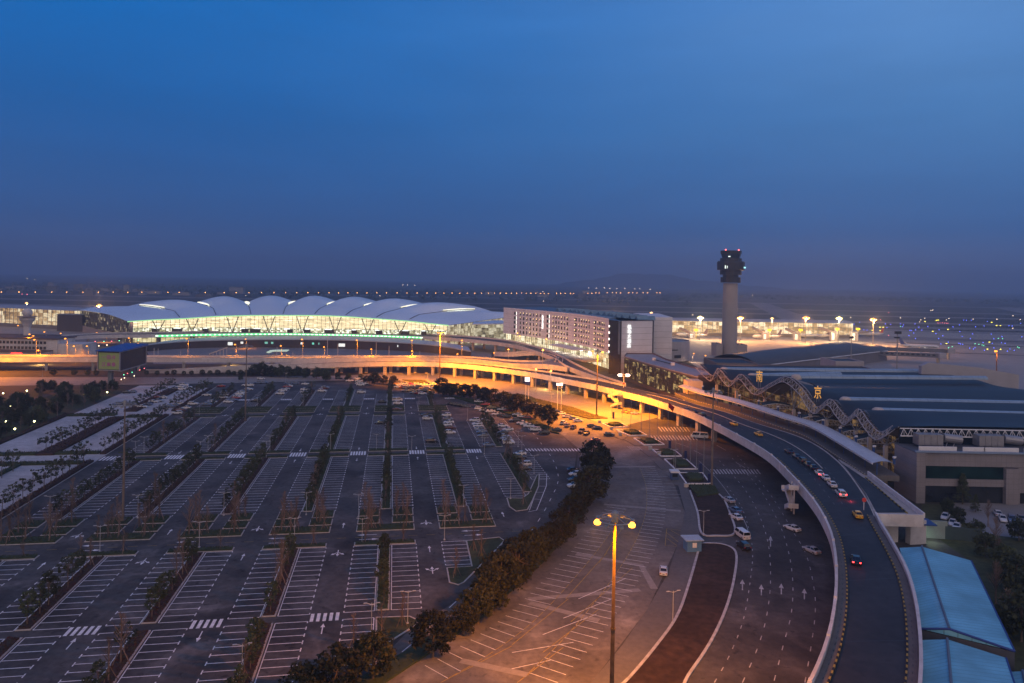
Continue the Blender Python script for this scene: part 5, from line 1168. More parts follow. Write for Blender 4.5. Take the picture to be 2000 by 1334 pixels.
q = MB(); q.bar(tuple(A0+nn*.2)[:2]+(z0,), tuple(A0+nn*.2)[:2]+(z1,), .35, 5); q.bar(tuple(B0+nn*.2)[:2]+(z0,), tuple(B0+nn*.2)[:2]+(z1,), .4, 5); q.bar(tuple(B0+Vector((.3, 0, 0)))[:2]+(z0,), tuple(C0+Vector((.3, 0, 0)))[:2]+(z0,), .35, 5); q.bar(tuple(B0+Vector((.3, 0, 0)))[:2]+(z1,), tuple(C0+Vector((.3, 0, 0)))[:2]+(z1,), .35, 5); q.bar(tuple(C0+Vector((.3, 0, 0)))[:2]+(z0,), tuple(C0+Vector((.3, 0, 0)))[:2]+(z1,), .35, 5); q.bar(tuple(A0+nn*.2)[:2]+(z0+.3,), tuple(B0+nn*.2)[:2]+(z0+.3,), .35, 5); obj('frame', q, mat('frame_grey', (.28, .27, .28), .5, .1, 1), bb)
for p in (A0.lerp(B0, .45)+Vector((0, 3, 0)), C0.lerp(D0, .5)-Vector((0, 3, 0))):
    q = MB(); q.box((p.x, p.y, z0/2), (2.0, 2.0, z0)); obj('leg', q, mat('leg_grey', (.16, .18, .20), .6, .1, 1), bb)
# retaining wall of the ramp with white face
rw = MB(); Q = [Vector(GV(x, y, 0)) for x, y in [(285, 729), (380, 729.5), (480, 729), (560, 728)]]; wall(rw, Q, .5, 0, 2.6); o = obj('retaining_wall', rw, M_BRIDGE); tag(o, 'pale retaining wall of the exit ramp behind round shrubs', 'wall')
for i, px_ in enumerate((286, 307, 326, 340, 359, 374, 395, 410, 425, 446, 457, 470)):
    tree('bush', GV(px_, 732.5, 0), 'round clipped shrub, %s from the billboard, before the ramp wall' % ordw(i), 'round shrubs along the ramp wall', sc=random.uniform(1.1, 1.5))
for i, px_ in enumerate((104, 145, 171, 188)):
    tree('bush', GV(px_, 733, 0), 'round shrub left of the billboard, %s from the viaduct pier' % ordw(i), 'round shrubs beside the orange road', sc=random.uniform(1.3, 1.7))
# ------------------------------------------------------------------ vehicles
CARC = {'white': (.62, .63, .65), 'silver': (.34, .36, .40), 'grey': (.16, .17, .19), 'black': (.012, .012, .015), 'red': (.26, .015, .015), 'blue': (.08, .13, .24), 'yellow': (.75, .42, .02), 'darkred': (.10, .01, .012), 'gold': (.45, .30, .10)}
M_TYRE = mat('tyre', (.012, .012, .012), .9, .2, 3); M_RIM = mat('rim', (.30, .30, .32), .4, .1, 3, metal=.6)
M_CGLASS = mat('car_glass', (.012, .015, .02), .06, .2, 1, spec=.8)
M_TAIL = mat('tail_lens', (.30, .01, .01), .3, .1, 3); M_HEAD = mat('head_lens', (.5, .5, .52), .2, .1, 3); M_TAILON = emit('tail_on', (1, .03, .03), 14)
def paint(c):
    n = 'paint_'+c
    if n in MATS: return MATS[n]
    m = mat(n, CARC[c], .28, .06, .8, spec=.6); m.node_tree.nodes['Principled BSDF'].inputs['Coat Weight'].default_value = .5; return m
CARP = {}
def loft(mb, secs, mi=0):
    """secs: (x, half width, z bottom, z top, top half width)"""
    i = len(mb.v); n = 6
    for x, hw, zb, zt, tw in secs:
        zm = zb+(zt-zb)*.62
        mb.v += [(x, -hw*.93, zb), (x, hw*.93, zb), (x, hw, zm), (x, tw, zt), (x, -tw, zt), (x, -hw, zm)]
    for j in range(len(secs)-1):
        for k in range(n):
            l = (k+1) % n; mb.f.append((i+j*n+k, i+(j+1)*n+k, i+(j+1)*n+l, i+j*n+l)); mb.m.append(mi)
    mb.f.append(tuple(range(i, i+n))); mb.m.append(mi); j = len(secs)-1; mb.f.append(tuple(range(i+j*n+n-1, i+j*n-1, -1))); mb.m.append(mi)
def car_meshes(kind, col, lit_tail=False):
    body, gl = MB(), MB()
    if kind == 'sedan':
        loft(body, [(-2.28, .74, .38, .92, .62), (-2.1, .86, .28, 1.0, .74), (-1.5, .9, .25, 1.03, .78), (-.3, .91, .24, .98, .80), (.9, .91, .24, .96, .80), (1.7, .88, .25, .86, .72), (2.15, .80, .30, .72, .62), (2.3, .66, .36, .62, .52)])
        lo = [(-1.75, -.76, 1.02), (1.0, -.78, .95), (1.0, .78, .95), (-1.75, .76, 1.02)]; hi = [(-1.05, -.60, 1.43), (.15, -.61, 1.44), (.15, .61, 1.44), (-1.05, .60, 1.43)]; wx, L_ = 1.38, 2.28
    elif kind == 'suv':
        loft(body, [(-2.3, .80, .42, 1.05, .74), (-2.2, .92, .32, 1.12, .84), (-1.2, .95, .3, 1.12, .86), (.9, .95, .3, 1.08, .86), (1.7, .93, .3, 1.02, .80), (2.2, .86, .36, .88, .70), (2.34, .72, .42, .76, .6)])
        lo = [(-2.15, -.82, 1.10), (1.1, -.84, 1.07), (1.1, .84, 1.07), (-2.15, .82, 1.10)]; hi = [(-1.8, -.68, 1.66), (.25, -.70, 1.68), (.25, .70, 1.68), (-1.8, .68, 1.66)]; wx, L_ = 1.42, 2.32
    elif kind == 'van':
        loft(body, [(-2.6, .88, .4, 1.25, .86), (-2.5, .96, .32, 1.3, .92), (1.5, .96, .32, 1.28, .92), (2.2, .94, .34, 1.15, .84), (2.6, .82, .4, .95, .7)])
        lo = [(-2.5, -.92, 1.27), (2.05, -.92, 1.22), (2.05, .92, 1.22), (-2.5, .92, 1.27)]; hi = [(-2.35, -.82, 2.0), (1.35, -.82, 2.02), (1.35, .82, 2.02), (-2.35, .82, 2.0)]; wx, L_ = 1.6, 2.6
    else:  # minibus
        loft(body, [(-3.4, .98, .42, 1.4, .98), (-3.3, 1.04, .34, 1.45, 1.02), (2.6, 1.04, .34, 1.4, 1.02), (3.2, 1.0, .36, 1.25, .95), (3.45, .9, .42, 1.05, .84)])
        lo = [(-3.3, -1.02, 1.42), (3.1, -1.0, 1.3), (3.1, 1.0, 1.3), (-3.3, 1.02, 1.42)]; hi = [(-3.2, -.92, 2.35), (2.5, -.92, 2.4), (2.5, .92, 2.4), (-3.2, .92, 2.35)]; wx, L_ = 2.1, 3.4
    for k in range(4):
        l = (k+1) % 4; a, b, c, d = [Vector(v) for v in (lo[k], lo[l], hi[l], hi[k])]
        body.face([a, b, c, d]); cen = (a+b+c+d)/4; nn = (b-a).cross(d-a).normalized()*.012; s = .90
        segs = [(0, 1)] if k in (1, 3) else [(0, .46), (.49, 1)]
        for f0, f1 in segs:
            p = [a.lerp(b, f0), a.lerp(b, f1), d.lerp(c, f1), d.lerp(c, f0)]; cc = sum(p, Vector())/4; gl.face([cc+(v-cc)*.9+nn for v in p])
    body.face([Vector(v) for v in hi]); top = [Vector(v) for v in hi]; cc = sum(top, Vector())/4; body.face([cc+(v-cc)*.9+Vector((0, 0, .035)) for v in top]); body.strip([tuple(v) for v in top+top[:1]], [tuple(cc+(v-cc)*.9+Vector((0, 0, .035))) for v in top+top[:1]])
    ws = []
    for x in (-wx, wx):
        for y in (-.84, .84):
            w = MB(); yy = y*(1.12 if kind == 'minibus' else 1.0); w.bar((x, yy-.11, .33), (x, yy+.11, .33), .33, 14); sg = 1 if y > 0 else -1; w.bar((x, yy+sg*.1, .33), (x, yy+sg*.125, .33), .2, 10, mi=1); ws.append(w)
    zl = .78 if kind == 'sedan' else .95
    tl = []
    for y in (-.62, .62):
        t_ = MB(); t_.box((-L_+.03, y*(1.2 if kind != 'sedan' else 1), zl), (.14, .30, .16)); tl.append(t_)
    hl = []
    for y in (-.60, .60):
        t_ = MB(); t_.box((L_-.13, y*(1.1 if kind != 'sedan' else 1), zl-.12), (.2, .30, .13)); hl.append(t_)
    pl = MB(); pl.box((-L_-.0, 0, .62 if kind == 'sedan' else .75), (.06, .44, .13)); 
    return body, gl, ws, tl, hl, pl
def car_proto(kind, col, parts, on=False, taxi=False):
    key = (kind, col, parts, on, taxi)
    if key in CARP: return CARP[key], False
    body, gl, ws, tl, hl, pl = car_meshes(kind, col)
    nm = {'sedan': 'parked_car', 'suv': 'sport_utility_car', 'van': 'van', 'minibus': 'minibus'}[kind] if not taxi else 'taxi'
    if parts:
        r = thing(nm, 'x', 'car'); obj('body', body, paint(col), r, local=True); obj('window', gl, M_CGLASS, r, local=True)
        for w in ws: obj('wheel', w, [M_TYRE, M_RIM], r, local=True)
        for t_ in tl: obj('tail_light', t_, M_TAILON if on else M_TAIL, r, local=True)
        for t_ in hl: obj('headlight', t_, M_HEAD, r, local=True)
        obj('number_plate', pl, M_BLUEP if not taxi else M_BLUEP, r, local=True)
        if taxi:
            s = MB(); s.box((-.35, 0, 1.53), (.22, .6, .13)); obj('roof_sign', s, mat('taxi_sign', (.7, .65, .5), .5, .1, 1), r, local=True)
    else:
        a = MB()
        for src, mi in [(body, 0), (gl, 1)]+[(w, 2) for w in ws]+[(t_, 3) for t_ in tl]+[(t_, 4) for t_ in hl]:
            o_ = len(a.v); a.v += src.v; a.f += [tuple(i+o_ for i in f_) for f_ in src.f]; a.m += [mi]*len(src.f)
        r = obj(nm, a, [paint(col), M_CGLASS, M_TYRE, M_TAIL, M_HEAD])
    CARP[key] = r; return r, True
CN = {'sedan': 'saloon car', 'suv': 'sport utility car', 'van': 'van', 'minibus': 'minibus'}
NCAR = 0
def car(x, y, z, rz, kind, col, label, group, on=False, taxi=False):
    global NCAR; NCAR += 1
    parts = y < 345 or taxi
    r, new = car_proto(kind, col, parts, on, taxi)
    if not new: r = dup(r, (x, y, z), rz)
    else: setloc(r, (x, y, z), rz)
    if not parts: setloc(r, (x, y, z), rz)
    tag(r, label, 'taxi' if taxi else ('van' if kind in ('van', 'minibus') else 'car'), group); return r
KC = {'s': 'sedan', 'u': 'suv', 'v': 'van', 'm': 'minibus'}
CC = {'w': 'white', 's': 'silver', 'g': 'grey', 'k': 'black', 'r': 'red', 'b': 'blue', 'y': 'yellow', 'd': 'darkred', 'o': 'gold'}
def carrow(spec, x0, y0, sc, where, group, rz=TH, z=.07, dz=3, flip=True, jit=.04):
    """spec: list of (cx, cy, 'kind+colour') in crop pixels; labelled from the far end of the list"""
    cnt = {}
    for cx, cy, kc in spec:
        k, c = KC[kc[0]], CC[kc[1]]; key = (k, c); cnt[key] = cnt.get(key, 0)+1
    tot = dict(cnt); cnt = {}
    for cx, cy, kc in spec:
        k, c = KC[kc[0]], CC[kc[1]]; key = (k, c); i = cnt.get(key, 0); cnt[key] = i+1
        px_, py_ = x0+cx/sc, y0+cy/sc+dz*.5; X, Y = GP(px_, py_, .6)
        cname = {'darkred': 'dark red', 'gold': 'golden'}.get(c, c)
        lb = '%s %s%s %s' % (cname, CN[k], (', %s such' % ordw(i)) if tot[key] > 1 else '', where)
        r_ = rz(X, Y) if callable(rz) else rz
        car(X, Y, z, r_+(pi if flip and random.random() < .5 else 0)+random.uniform(-jit, jit), k, c, lb, group)
PK = 'cars parked in the marked bays'
carrow([(30, 322, 'uw')], 700, 700, 5, 'alone at a far bay end beyond the dashed zebra', PK)
carrow([(235, 415, 'sk'), (210, 622, 'sk')], 700, 700, 5, 'from the flyover side, left of the straight strip', PK)
carrow([(380, 400, 'vw'), (385, 430, 'uw'), (380, 488, 'sd')], 700, 700, 5, 'in the far bays right beside the straight strip', PK)
carrow([(660, 548, 'sk'), (675, 580, 'uw'), (715, 800, 'uk')], 700, 700, 5, 'in the bays facing the second aisle', PK)
carrow([(855, 548, 'uw'), (875, 583, 'sg'), (880, 614, 'sw'), (862, 640, 'sw'), (900, 668, 'sd'), (895, 716, 'uw')], 700, 700, 5, 'counting nearer, in the row past the bushy strip', PK)
carrow([(1135, 597, 'uw'), (1160, 630, 'sw'), (1172, 652, 'sw'), (1182, 676, 'ss'), (1196, 690, 'sg'), (1205, 710, 'sb'), (1215, 746, 'sg'), (1270, 838, 'sb')], 700, 700, 5, 'counting nearer, in the bay row beside the ring road', PK)
carrow([(1410, 650, 'sw'), (1460, 685, 'sw'), (1412, 718, 'sk'), (1425, 750, 'ss'), (1440, 772, 'ss'), (1460, 795, 'sw'), (1468, 815, 'uw')], 700, 700, 5, 'counting nearer, in the curved outer row', PK)
carrow([(1250, 590, 'sw')], 700, 700, 5, 'driving on the ring road', 'cars on the ring road', rz=-.6)
def along(x, y): return -.35
carrow([(905, 432, 'sk'), (940, 440, 'sk'), (975, 446, 'sk'), (1015, 452, 'sk'), (1050, 458, 'sk'), (1180, 483, 'uw'), (1225, 500, 'sw'), (1290, 508, 'sw'), (1350, 535, 'sw'), (1400, 550, 'sk'), (1450, 560, 'sk'), (1525, 592, 'ss'), (1560, 600, 'uk'), (1595, 622, 'sw'), (1632, 636, 'sw'), (1665, 653, 'sw'), (1730, 688, 'uw'), (1815, 718, 'uk')], 700, 700, 5, 'toward the crossing, along the round tree row', 'cars along the round tree row', rz=.05)
carrow([(1175, 415, 'sw'), (1240, 442, 'sr'), (1400, 490, 'sw'), (1460, 500, 'sr'), (1300, 470, 'so'), (1550, 540, 'sw'), (1645, 570, 'sr'), (1600, 560, 'sw')], 700, 700, 5, 'glimpsed behind the round trees', 'cars behind the round trees', rz=.0)
# crowded lot lit orange
cl = []
random.seed(5)
for r_, (cy, x0, x1) in enumerate([(236, 330, 760), (252, 400, 745), (272, 340, 730), (302, 460, 700), (322, 540, 665)]):
    x = x0
    while x < x1:
        cl.append((x, cy+(x-330)*.035+random.uniform(-3, 3), random.choice(['sw', 'uw', 'sw', 'ss', 'sk', 'sg', 'sr', 'uk', 'so']))); x += random.uniform(38, 48)
carrow(cl, 700, 700, 5, 'in the crowded orange lot below the flyover', 'cars in the crowded lot', rz=.1)
carrow([(5, 215, 'uw'), (30, 188, 'sk'), (62, 238, 'sw'), (20, 250, 'sw')], 700, 700, 5, 'by the three round trees', 'cars in the crowded lot', rz=.1)
carrow([(1560, 185, 'sk'), (1650, 190, 'uk'), (1740, 188, 'sw'), (1755, 235, 'sw'), (1665, 210, 'sw')], 350, 700, 5, 'under the flyover beyond the car park', 'cars in the crowded lot', rz=.1)
# orange lot right of the trees
carrow([(310, 595, 'sk'), (360, 630, 'sw'), (420, 655, 'sw'), (450, 650, 'uk'), (592, 688, 'sk'), (635, 710, 'sw'), (715, 745, 'ss'), (800, 770, 'sg'), (860, 800, 'sw')], 1000, 700, 6.667, 'along the grass verge under the lamp mast', 'cars in the lamplit lot', rz=.25)
carrow([(672, 828, 'uw'), (725, 863, 'sg'), (797, 888, 'sk')], 1000, 700, 6.667, 'in the short file amid the lamplit lot', 'cars in the lamplit lot', rz=1.15)
carrow([(1045, 870, 'sk'), (1108, 895, 'sk'), (580, 918, 'sk'), (1265, 978, 'sk')], 1000, 700, 6.667, 'standing apart in the lamplit lot', 'cars in the lamplit lot', rz=-.05)
carrow([(902, 940, 'uk'), (970, 962, 'sk')], 1000, 700, 6.667, 'of the close pair amid the lamplit lot', 'cars in the lamplit lot', rz=1.2)
carrow([(1075, 1052, 'sr')], 1000, 700, 6.667, 'alone on the open concrete by the crossing', 'cars in the lamplit lot', rz=.3)
carrow([(305, 915, 'uw')], 1000, 700, 6.667, 'beside the last round tree', 'cars in the lamplit lot', rz=.0)
for (cx, cy, c, l) in [(1480, 680, 'o', 'golden taxi half hidden under the flyover by the stair tower'), (1535, 692, 'y', 'yellow taxi under the flyover, second from the stair tower'), (1605, 702, 'w', 'white taxi under the flyover, third from the stair tower'), (410, 322, 'y', 'yellow taxi under the flyover beside the lit signs')]:
    X, Y = GP(1000+cx/6.667, 700+cy/6.667+1.5, .6); car(X, Y, .06, .15 if cx > 1000 else 1.0, 'sedan', CC[c], l, 'taxis below the flyover', taxi=True)
# by the dark round trees
carrow([(1135, 197, 'sw'), (1135, 232, 'uk'), (1178, 290, 'uw'), (1182, 325, 'sk')], 760, 840, 4.444, 'in the outer row beside the outlined bay', PK)
carrow([(1600, 340, 'sk'), (1620, 372, 'sw'), (1612, 425, 'uk'), (1612, 475, 'uw')], 760, 840, 4.444, 'half under the dark round tree', PK, rz=.25)
# far left of the car park
carrow([(1392, 463, 'sw'), (1440, 440, 'sb'), (1500, 413, 'sw'), (1548, 405, 'ss'), (1590, 372, 'sw'), (1555, 372, 'sr')], 0, 700, 5, 'beside the far red hedge in the gravel', 'cars on the gravel lots', rz=TH)
carrow([(1145, 435, 'sb'), (1190, 432, 'sb'), (1255, 436, 'sg'), (1310, 430, 'sb'), (1290, 318, 'sb'), (1240, 322, 'sk')], 0, 700, 5, 'on the gravel under the thicket edge', 'cars on the gravel lots', rz=TH)
carrow([(1770, 292, 'sw'), (1800, 252, 'uw'), (1835, 272, 'sw'), (1755, 268, 'sw'), (1805, 283, 'ss'), (1720, 290, 'sg')], 0, 700, 5, 'in the far gravel corner before the pale road', 'cars on the gravel lots', rz=TH)
carrow([(1730, 525, 'uw'), (1770, 495, 'sd'), (1815, 475, 'sw'), (1885, 435, 'uw')], 0, 700, 5, 'along the boundary kerb of the car park', PK, rz=TH)
carrow([(1700, 452, 'sb'), (1745, 432, 'sw'), (1660, 460, 'sb')], 0, 700, 5, 'on gravel by the boundary hedge', 'cars on the gravel lots', rz=TH)
carrow([(480, 415, 'sw'), (530, 398, 'sb'), (560, 376, 'sr'), (572, 362, 'sw'), (592, 340, 'sw'), (612, 326, 'sw'), (640, 305, 'sb'), (680, 292, 'sw'), (690, 255, 'uw'), (652, 252, 'sw')], 350, 700, 5, 'in the far row beside the thin dark mast', PK)
carrow([(300, 430, 'sb'), (325, 415, 'sw'), (270, 440, 'sb'), (430, 372, 'sw'), (440, 348, 'ss'), (450, 325, 'sg')], 350, 700, 5, 'among the trees of the far end', PK)
carrow([(268, 348, 'sw'), (410, 262, 'sr')], 350, 700, 5, 'on the far boundary aisle', PK)
carrow([(985, 335, 'uw'), (1012, 303, 'sw'), (1040, 290, 'ss'), (1055, 268, 'sr'), (1070, 262, 'sw'), (1065, 235, 'sb'), (1135, 236, 'sb'), (1235, 241, 'sw')], 350, 700, 5, 'in the far row two strips from the straight one', PK)
carrow([(1225, 322, 'ss'), (1228, 295, 'sw'), (755, 395, 'sw'), (740, 405, 'sk')], 350, 700, 5, 'half hidden by strip trees at the far end', PK)
carrow([(1395, 310, 'uw'), (1412, 285, 'sd'), (1425, 275, 'ss')], 350, 700, 5, 'in the far row next to the straight strip', PK)
carrow([(770, 228, 'sb'), (830, 228, 'sb'), (800, 188, 'sw')], 350, 700, 5, 'near the dark tree row at the far edge', PK)
# road cars
FC = 'cars on the forecourt road'
for px_, py_, k, c, rz_, l in [(1423, 976, 's', 's', 1.9, 'silver saloon car at the upper soil island, first of three in file'), (1436, 996, 's', 'b', 1.85, 'bluish saloon car at the upper soil island, middle of three in file'), (1437, 1009, 's', 'w', 1.85, 'white saloon car at the upper soil island, last of three in file'), (1449, 1045, 'v', 'w', 1.75, 'white people carrier stopped between the two soil islands'), (1452, 1066, 'u', 'k', 1.7, 'black sport utility car behind the white people carrier'), (1547, 1031, 's', 'w', 2.05, 'white saloon car driving under the flyover edge'), (1585, 1074, 's', 's', 1.95, 'silver saloon car in the lane beside the flyover piers'), (1296, 1114, 's', 'w', 1.35, 'lone white saloon car parked in the marked concrete lot')]:
    X, Y = GP(px_, py_, .6); car(X, Y, .05, rz_, KC[k], CC[c], l, FC if px_ != 1296 else None)
X, Y = GP(1366, 852, .8); car(X, Y, .05, 2.95, 'minibus', 'white', 'white minibus beneath the flyover edge', None)
def onroad(px_, py_, off, kc, l, taxi=False, on=False, z=8.0):
    X, Y = GP(px_, py_, z+.2); i = min(range(len(LB)), key=lambda m: hypot(LB[m].x-X, LB[m].y-Y)); d = LB[max(i-1, 0)]-LB[min(i+1, len(LB)-1)]
    return car(X, Y, 7.55, atan2(d.y, d.x)+off, KC[kc[0]], CC[kc[1]], l, 'vehicles on the flyover', on=on, taxi=taxi)
for i, (x, y, kc, l, tx, on) in enumerate([(1340, 800, 'sk', 'black saloon car by the flyover parapet, farthest from the canopy', 0, 0), (1355, 804, 'sk', 'black saloon car by the flyover parapet, between two others', 0, 0), (1371, 810, 'uk', 'black sport utility car by the parapet above the minibus', 0, 0), (1433, 827, 'sy', 'yellow taxi on the flyover before a darker gap', 1, 0), (1481, 847, 'sy', 'yellow taxi on the flyover, close to the centre kerb', 1, 0),
    (1541, 881, 'sk', 'black saloon car heading the flyover queue', 0, 0), (1556, 891, 'sk', 'black saloon car second in the flyover queue', 0, 0), (1567, 899, 'uk', 'black sport utility car third in the flyover queue', 0, 0), (1578, 906, 'sk', 'black saloon car fourth in the flyover queue', 0, 0), (1588, 912, 'sk', 'black saloon car fifth in the flyover queue', 0, 0), (1600, 923, 'sw', 'white saloon car with red tail lights inside the flyover queue', 0, 1), (1612, 932, 'sw', 'white saloon car in the queue behind the one with tail lights', 0, 0), (1625, 945, 'sw', 'white saloon car second from the tail of the queue', 0, 0), (1642, 963, 'uw', 'white sport utility car braking at the tail of the queue', 0, 1), (1675, 1004, 'sy', 'bright yellow taxi beside the flyover platform', 1, 0)]):
    onroad(x, y, pi if 0 else 0, kc, l, bool(tx), bool(on))
c = GP(1642, 966, 8.2); lamp('brake_glow', (c[0]+1.2, c[1]-3.2, 8.3), 130, (1, .03, .03), radius=.25)
onroad(1672, 1092, 0, 'sk', 'dark saloon car with lit tail lights on the near flyover curve', False, True)
carrow([(960, 428, 'sw'), (1000, 462, 'sw'), (1022, 482, 'sw')], 1500, 853, 2.774, 'by the dark bushes below the tiled building', 'cars beside the tiled building', rz=.9, z=.05)
carrow([(1245, 410, 'sw'), (1272, 440, 'sw'), (1322, 445, 'ub'), (1372, 440, 'sg')], 1500, 853, 2.774, 'in the small side lot behind bare trees', 'cars beside the tiled building', rz=1.1, z=.05)
# ------------------------------------------------------------------ masts and lamps
def mast(px_, base, top, Yb, label, lit_=(), h=None):
    X, Y = AT(px_, base, Yb)[0], Yb; zt = AT(px_, top, Yb)[2]
    e = thing('lamp_mast', label, 'lamp mast', (X, Y, 0), 0, 'tall lamp masts around the car park'); q = MB(); q.bar((X, Y, 0), (X, Y, zt*.5), .34, 12, .27); q.bar((X, Y, zt*.5), (X, Y, zt), .26, 10, .16); q.bar((X, Y, zt*.5-.15), (X, Y, zt*.5+.15), .32, 12); q.box((X, Y, .3), (1.3, 1.3, .6)); obj('pole', q, mat('mast_steel', (.16, .13, .11), .6, .2, 1) if not lit_ else mat('mast_pale', (.085, .055, .035), .65, .4, .9), e)
    q = MB(); n = 24; pts = [Vector((X+2.3*cos(2*pi*k/n), Y+2.3*sin(2*pi*k/n), zt)) for k in range(n+1)]; q.poly(pts, .1, 5)
    for k in range(0, n, 4): q.bar((X, Y, zt+.6), pts[k], .07, 4)
    q.lathe([(.5, -.3), (.5, .9), (.2, 1.2)], (X, Y, zt), 10); obj('lamp_ring', q, M_STEELG, e)
    hs = []
    for k in range(8):
        a = 2*pi*k/8+.2; q = MB(); p = Vector((X+2.5*cos(a), Y+2.5*sin(a), zt-.25)); on = k in lit_; q.lathe([(.05, -.42), (.42, -.28), (.5, 0), (.3, .3), (.05, .38)], tuple(p), 10) if on else q.box(tuple(p), (.6, .45, .3), a); obj('floodlight', q, M_FLON if on else M_STEELG, e)
        if on: hs.append(p)
    return e, hs, zt
M_FLON = emit('sodium_lamp', (1, .36, .03), 7); M_SLON = emit('street_sodium', (1, .32, .03), 3.4); M_SLW = emit('street_white', (1, .9, .6), 14)
_, hs, zt = mast(1193, 1440, 1014, 97.0, 'tall orange-lit lamp mast with two glowing floodlights, at the near lot', (4, 7))
LIGHTK = 3.6
for p in hs: lamp('mast_light', (p.x, p.y, p.z-.6), 17000*LIGHTK, SOD, radius=.35, aim=(-.15, .35, -1), blend=.7)
_, hs, zt = mast(1165, 812, 686, 329, 'tall lamp mast with two blazing floodlights before the hotel', (3, 7))
for p in hs: lamp('mast_light', (p.x, p.y, p.z-.7), 66000*LIGHTK, (1, .27, .0), radius=.35, aim=(.1, .15, -1), blend=.55)
_, hs, zt = mast(858, 757, 650, 408, 'tall lamp mast with one lit floodlight behind the round trees', (6,))
for p in hs: lamp('mast_light', (p.x, p.y, p.z-.7), 190000*LIGHTK, (1, .27, .0), radius=.35, spot=2.75, aim=(.15, .75, -1), blend=.8)
mast(240, 1019, 790, 177.5, 'unlit dark lamp mast in the lower car park'); mast(479, 823, 676, 302, 'unlit dark lamp mast before the far viaduct'); mast(1390, 951, 765, 218, 'unlit black lamp mast by the last planter')
_, hs, zt = mast(-40, 740, 640, 428, 'lamp mast with lit floodlights at the west end of the orange road', (5, 7))
for p in hs: lamp('mast_light', (p.x, p.y, p.z-.7), 42000*LIGHTK, (1, .27, .0), radius=.35, aim=(.5, -.1, -1), blend=.6)
# T-shaped white lot lamps
TP = None
n = 0
TL = [(98, 1334-20+25, 'z'), ]
for px_, py_ in [(195, 1079), (389, 1070), (575, 1061), (868, 1055), (796, 1219), (725, 1245), (97, 1015), (269, 1012), (437, 1007), (598, 1006), (281, 887), (406, 884), (264, 896), (527, 884), (391, 896), (520, 896), (645, 880), (707, 1062), (804, 884), (946, 887), (942, 872), (997, 975), (1043, 925), (1019, 883), (389, 814), (503, 796), (592, 794), (818, 800), (913, 820), (558, 748), (735, 880), (700, 1010), (905, 990), (472, 1334), (1077, 793), (1374, 1044), (1314, 1218), (835, 748), (1316, 912), (83, 735), (1012, 873)]:
    X, Y = GP(px_, py_)
    if TP is None:
        TP = thing('lot_lamp', 'x', 'lamp post'); q = MB(); q.bar((0, 0, 0), (0, 0, 6), .065, 8, .045); q.box((0, 0, .15), (.4, .4, .3)); obj('pole', q, mat('lamp_grey', (.42, .44, .47), .5, .08, 2), TP, local=True)
        for sg in (-1, 1):
            q = MB(); q.bar((0, 0, 5.7), (sg*.9, 0, 5.95), .05, 6); q.box((sg*1.1, 0, 5.98), (.6, .2, .1)); obj('lamp_arm', q, MATS.get('lamp_grey') or mat('lamp_grey', (.42, .44, .47), .5, .08, 2), TP, local=True)
        r = TP; setloc(r, (X, Y, 0), TH)
    else: r = dup(TP, (X, Y, 0), TH+random.uniform(-.1, .1))
    s_, t_ = ST(px_, py_)
    zone = 'by the soil islands' if px_ > 1250 else ('under the mast before the hotel' if px_ > 1050 else ('at the near edge' if t_ < 150 else ('by the cross road' if t_ < 198 else ('by the first hedges' if t_ < 300 else 'at the far end'))))
    r['label'] = 'white double-armed lot lamp %s, %s from the gravel side' % (zone, ordw(sum(1 for q_ in TLZ if q_ == zone)) if 'TLZ' in globals() else 'first'); r['group'] = 'white lamps of the car park'
    TLZ = (globals().get('TLZ') or [])+[zone]
    tag(r, cat='lamp post')
# sodium street lamps
SLK = 3.0
def street(px_, head, base, zb, Yb, label, pw=2300, on=True, m=None, colr=SOD, tall=None, wide=False):
    X = AT(px_, base, Yb)[0]; zt = tall or AT(px_, head, Yb)[2]
    e = thing('street_lamp', label, 'street lamp', (X, Yb, zb), 0, 'orange street lamps along the viaducts'); q = MB(); q.bar((X, Yb, zb), (X, Yb, zt), .13, 6, .09); obj('pole', q, mat('pole_pale', (.45, .40, .36), .6, .15, 1), e)
    q = MB(); q.bar((X, Yb, zt), (X, Yb-2.2, zt+.3), .07, 5); obj('arm', q, M_STEELG, e); q = MB(); q.lathe([(.1, -.35), (.5, -.2), (.62, .1), (.25, .4)], (X, Yb-2.2, zt), 8); obj('lamp_head', q, m or M_SLON, e)
    if pw: lamp('street_light', (X, Yb-2.8, zt-.7), pw*SLK, colr, radius=.3, spot=None if wide else 2.93)
row = [(71, 663), (79, 684), (131, 661), (367, 661), (461, 672.5), (550, 675), (591, 662.5), (634, 677.5), (697.5, 664), (726, 681.6), (804.5, 664.5), (805.5, 685.5), (902, 664.5)]
for i, (x, y) in enumerate(row):
    yb = 697.3; Yb = GP(x, yb, 7.5)[1]+1.0; street(x, y, yb, 7.5, Yb, 'orange street lamp, %s along the straight viaduct from its office end' % ordw(i), 3600 if y > 670 else 5200)
oth = [(61, 652.5, 505), (68.5, 655.7, 495), (121, 651, 610), (137, 654, 600), (147.7, 675.7, 480), (191, 649.5, 640), (208, 652.5, 630), (180, 669, 520), (173, 675.7, 500), (89.5, 648, 560), (254, 660, 560), (272, 670.6, 540), (481, 662, 600), (894, 691, 500), (965, 688.6, 540), (37.5, 635.7, 640)]
for i, (x, y, Yb) in enumerate(oth): street(x, y, 690, 0, Yb, 'orange street lamp on the roads before the wave-roofed terminal, %s from its west side' % ordw(i), 2600 if i % 2 == 0 else 0)
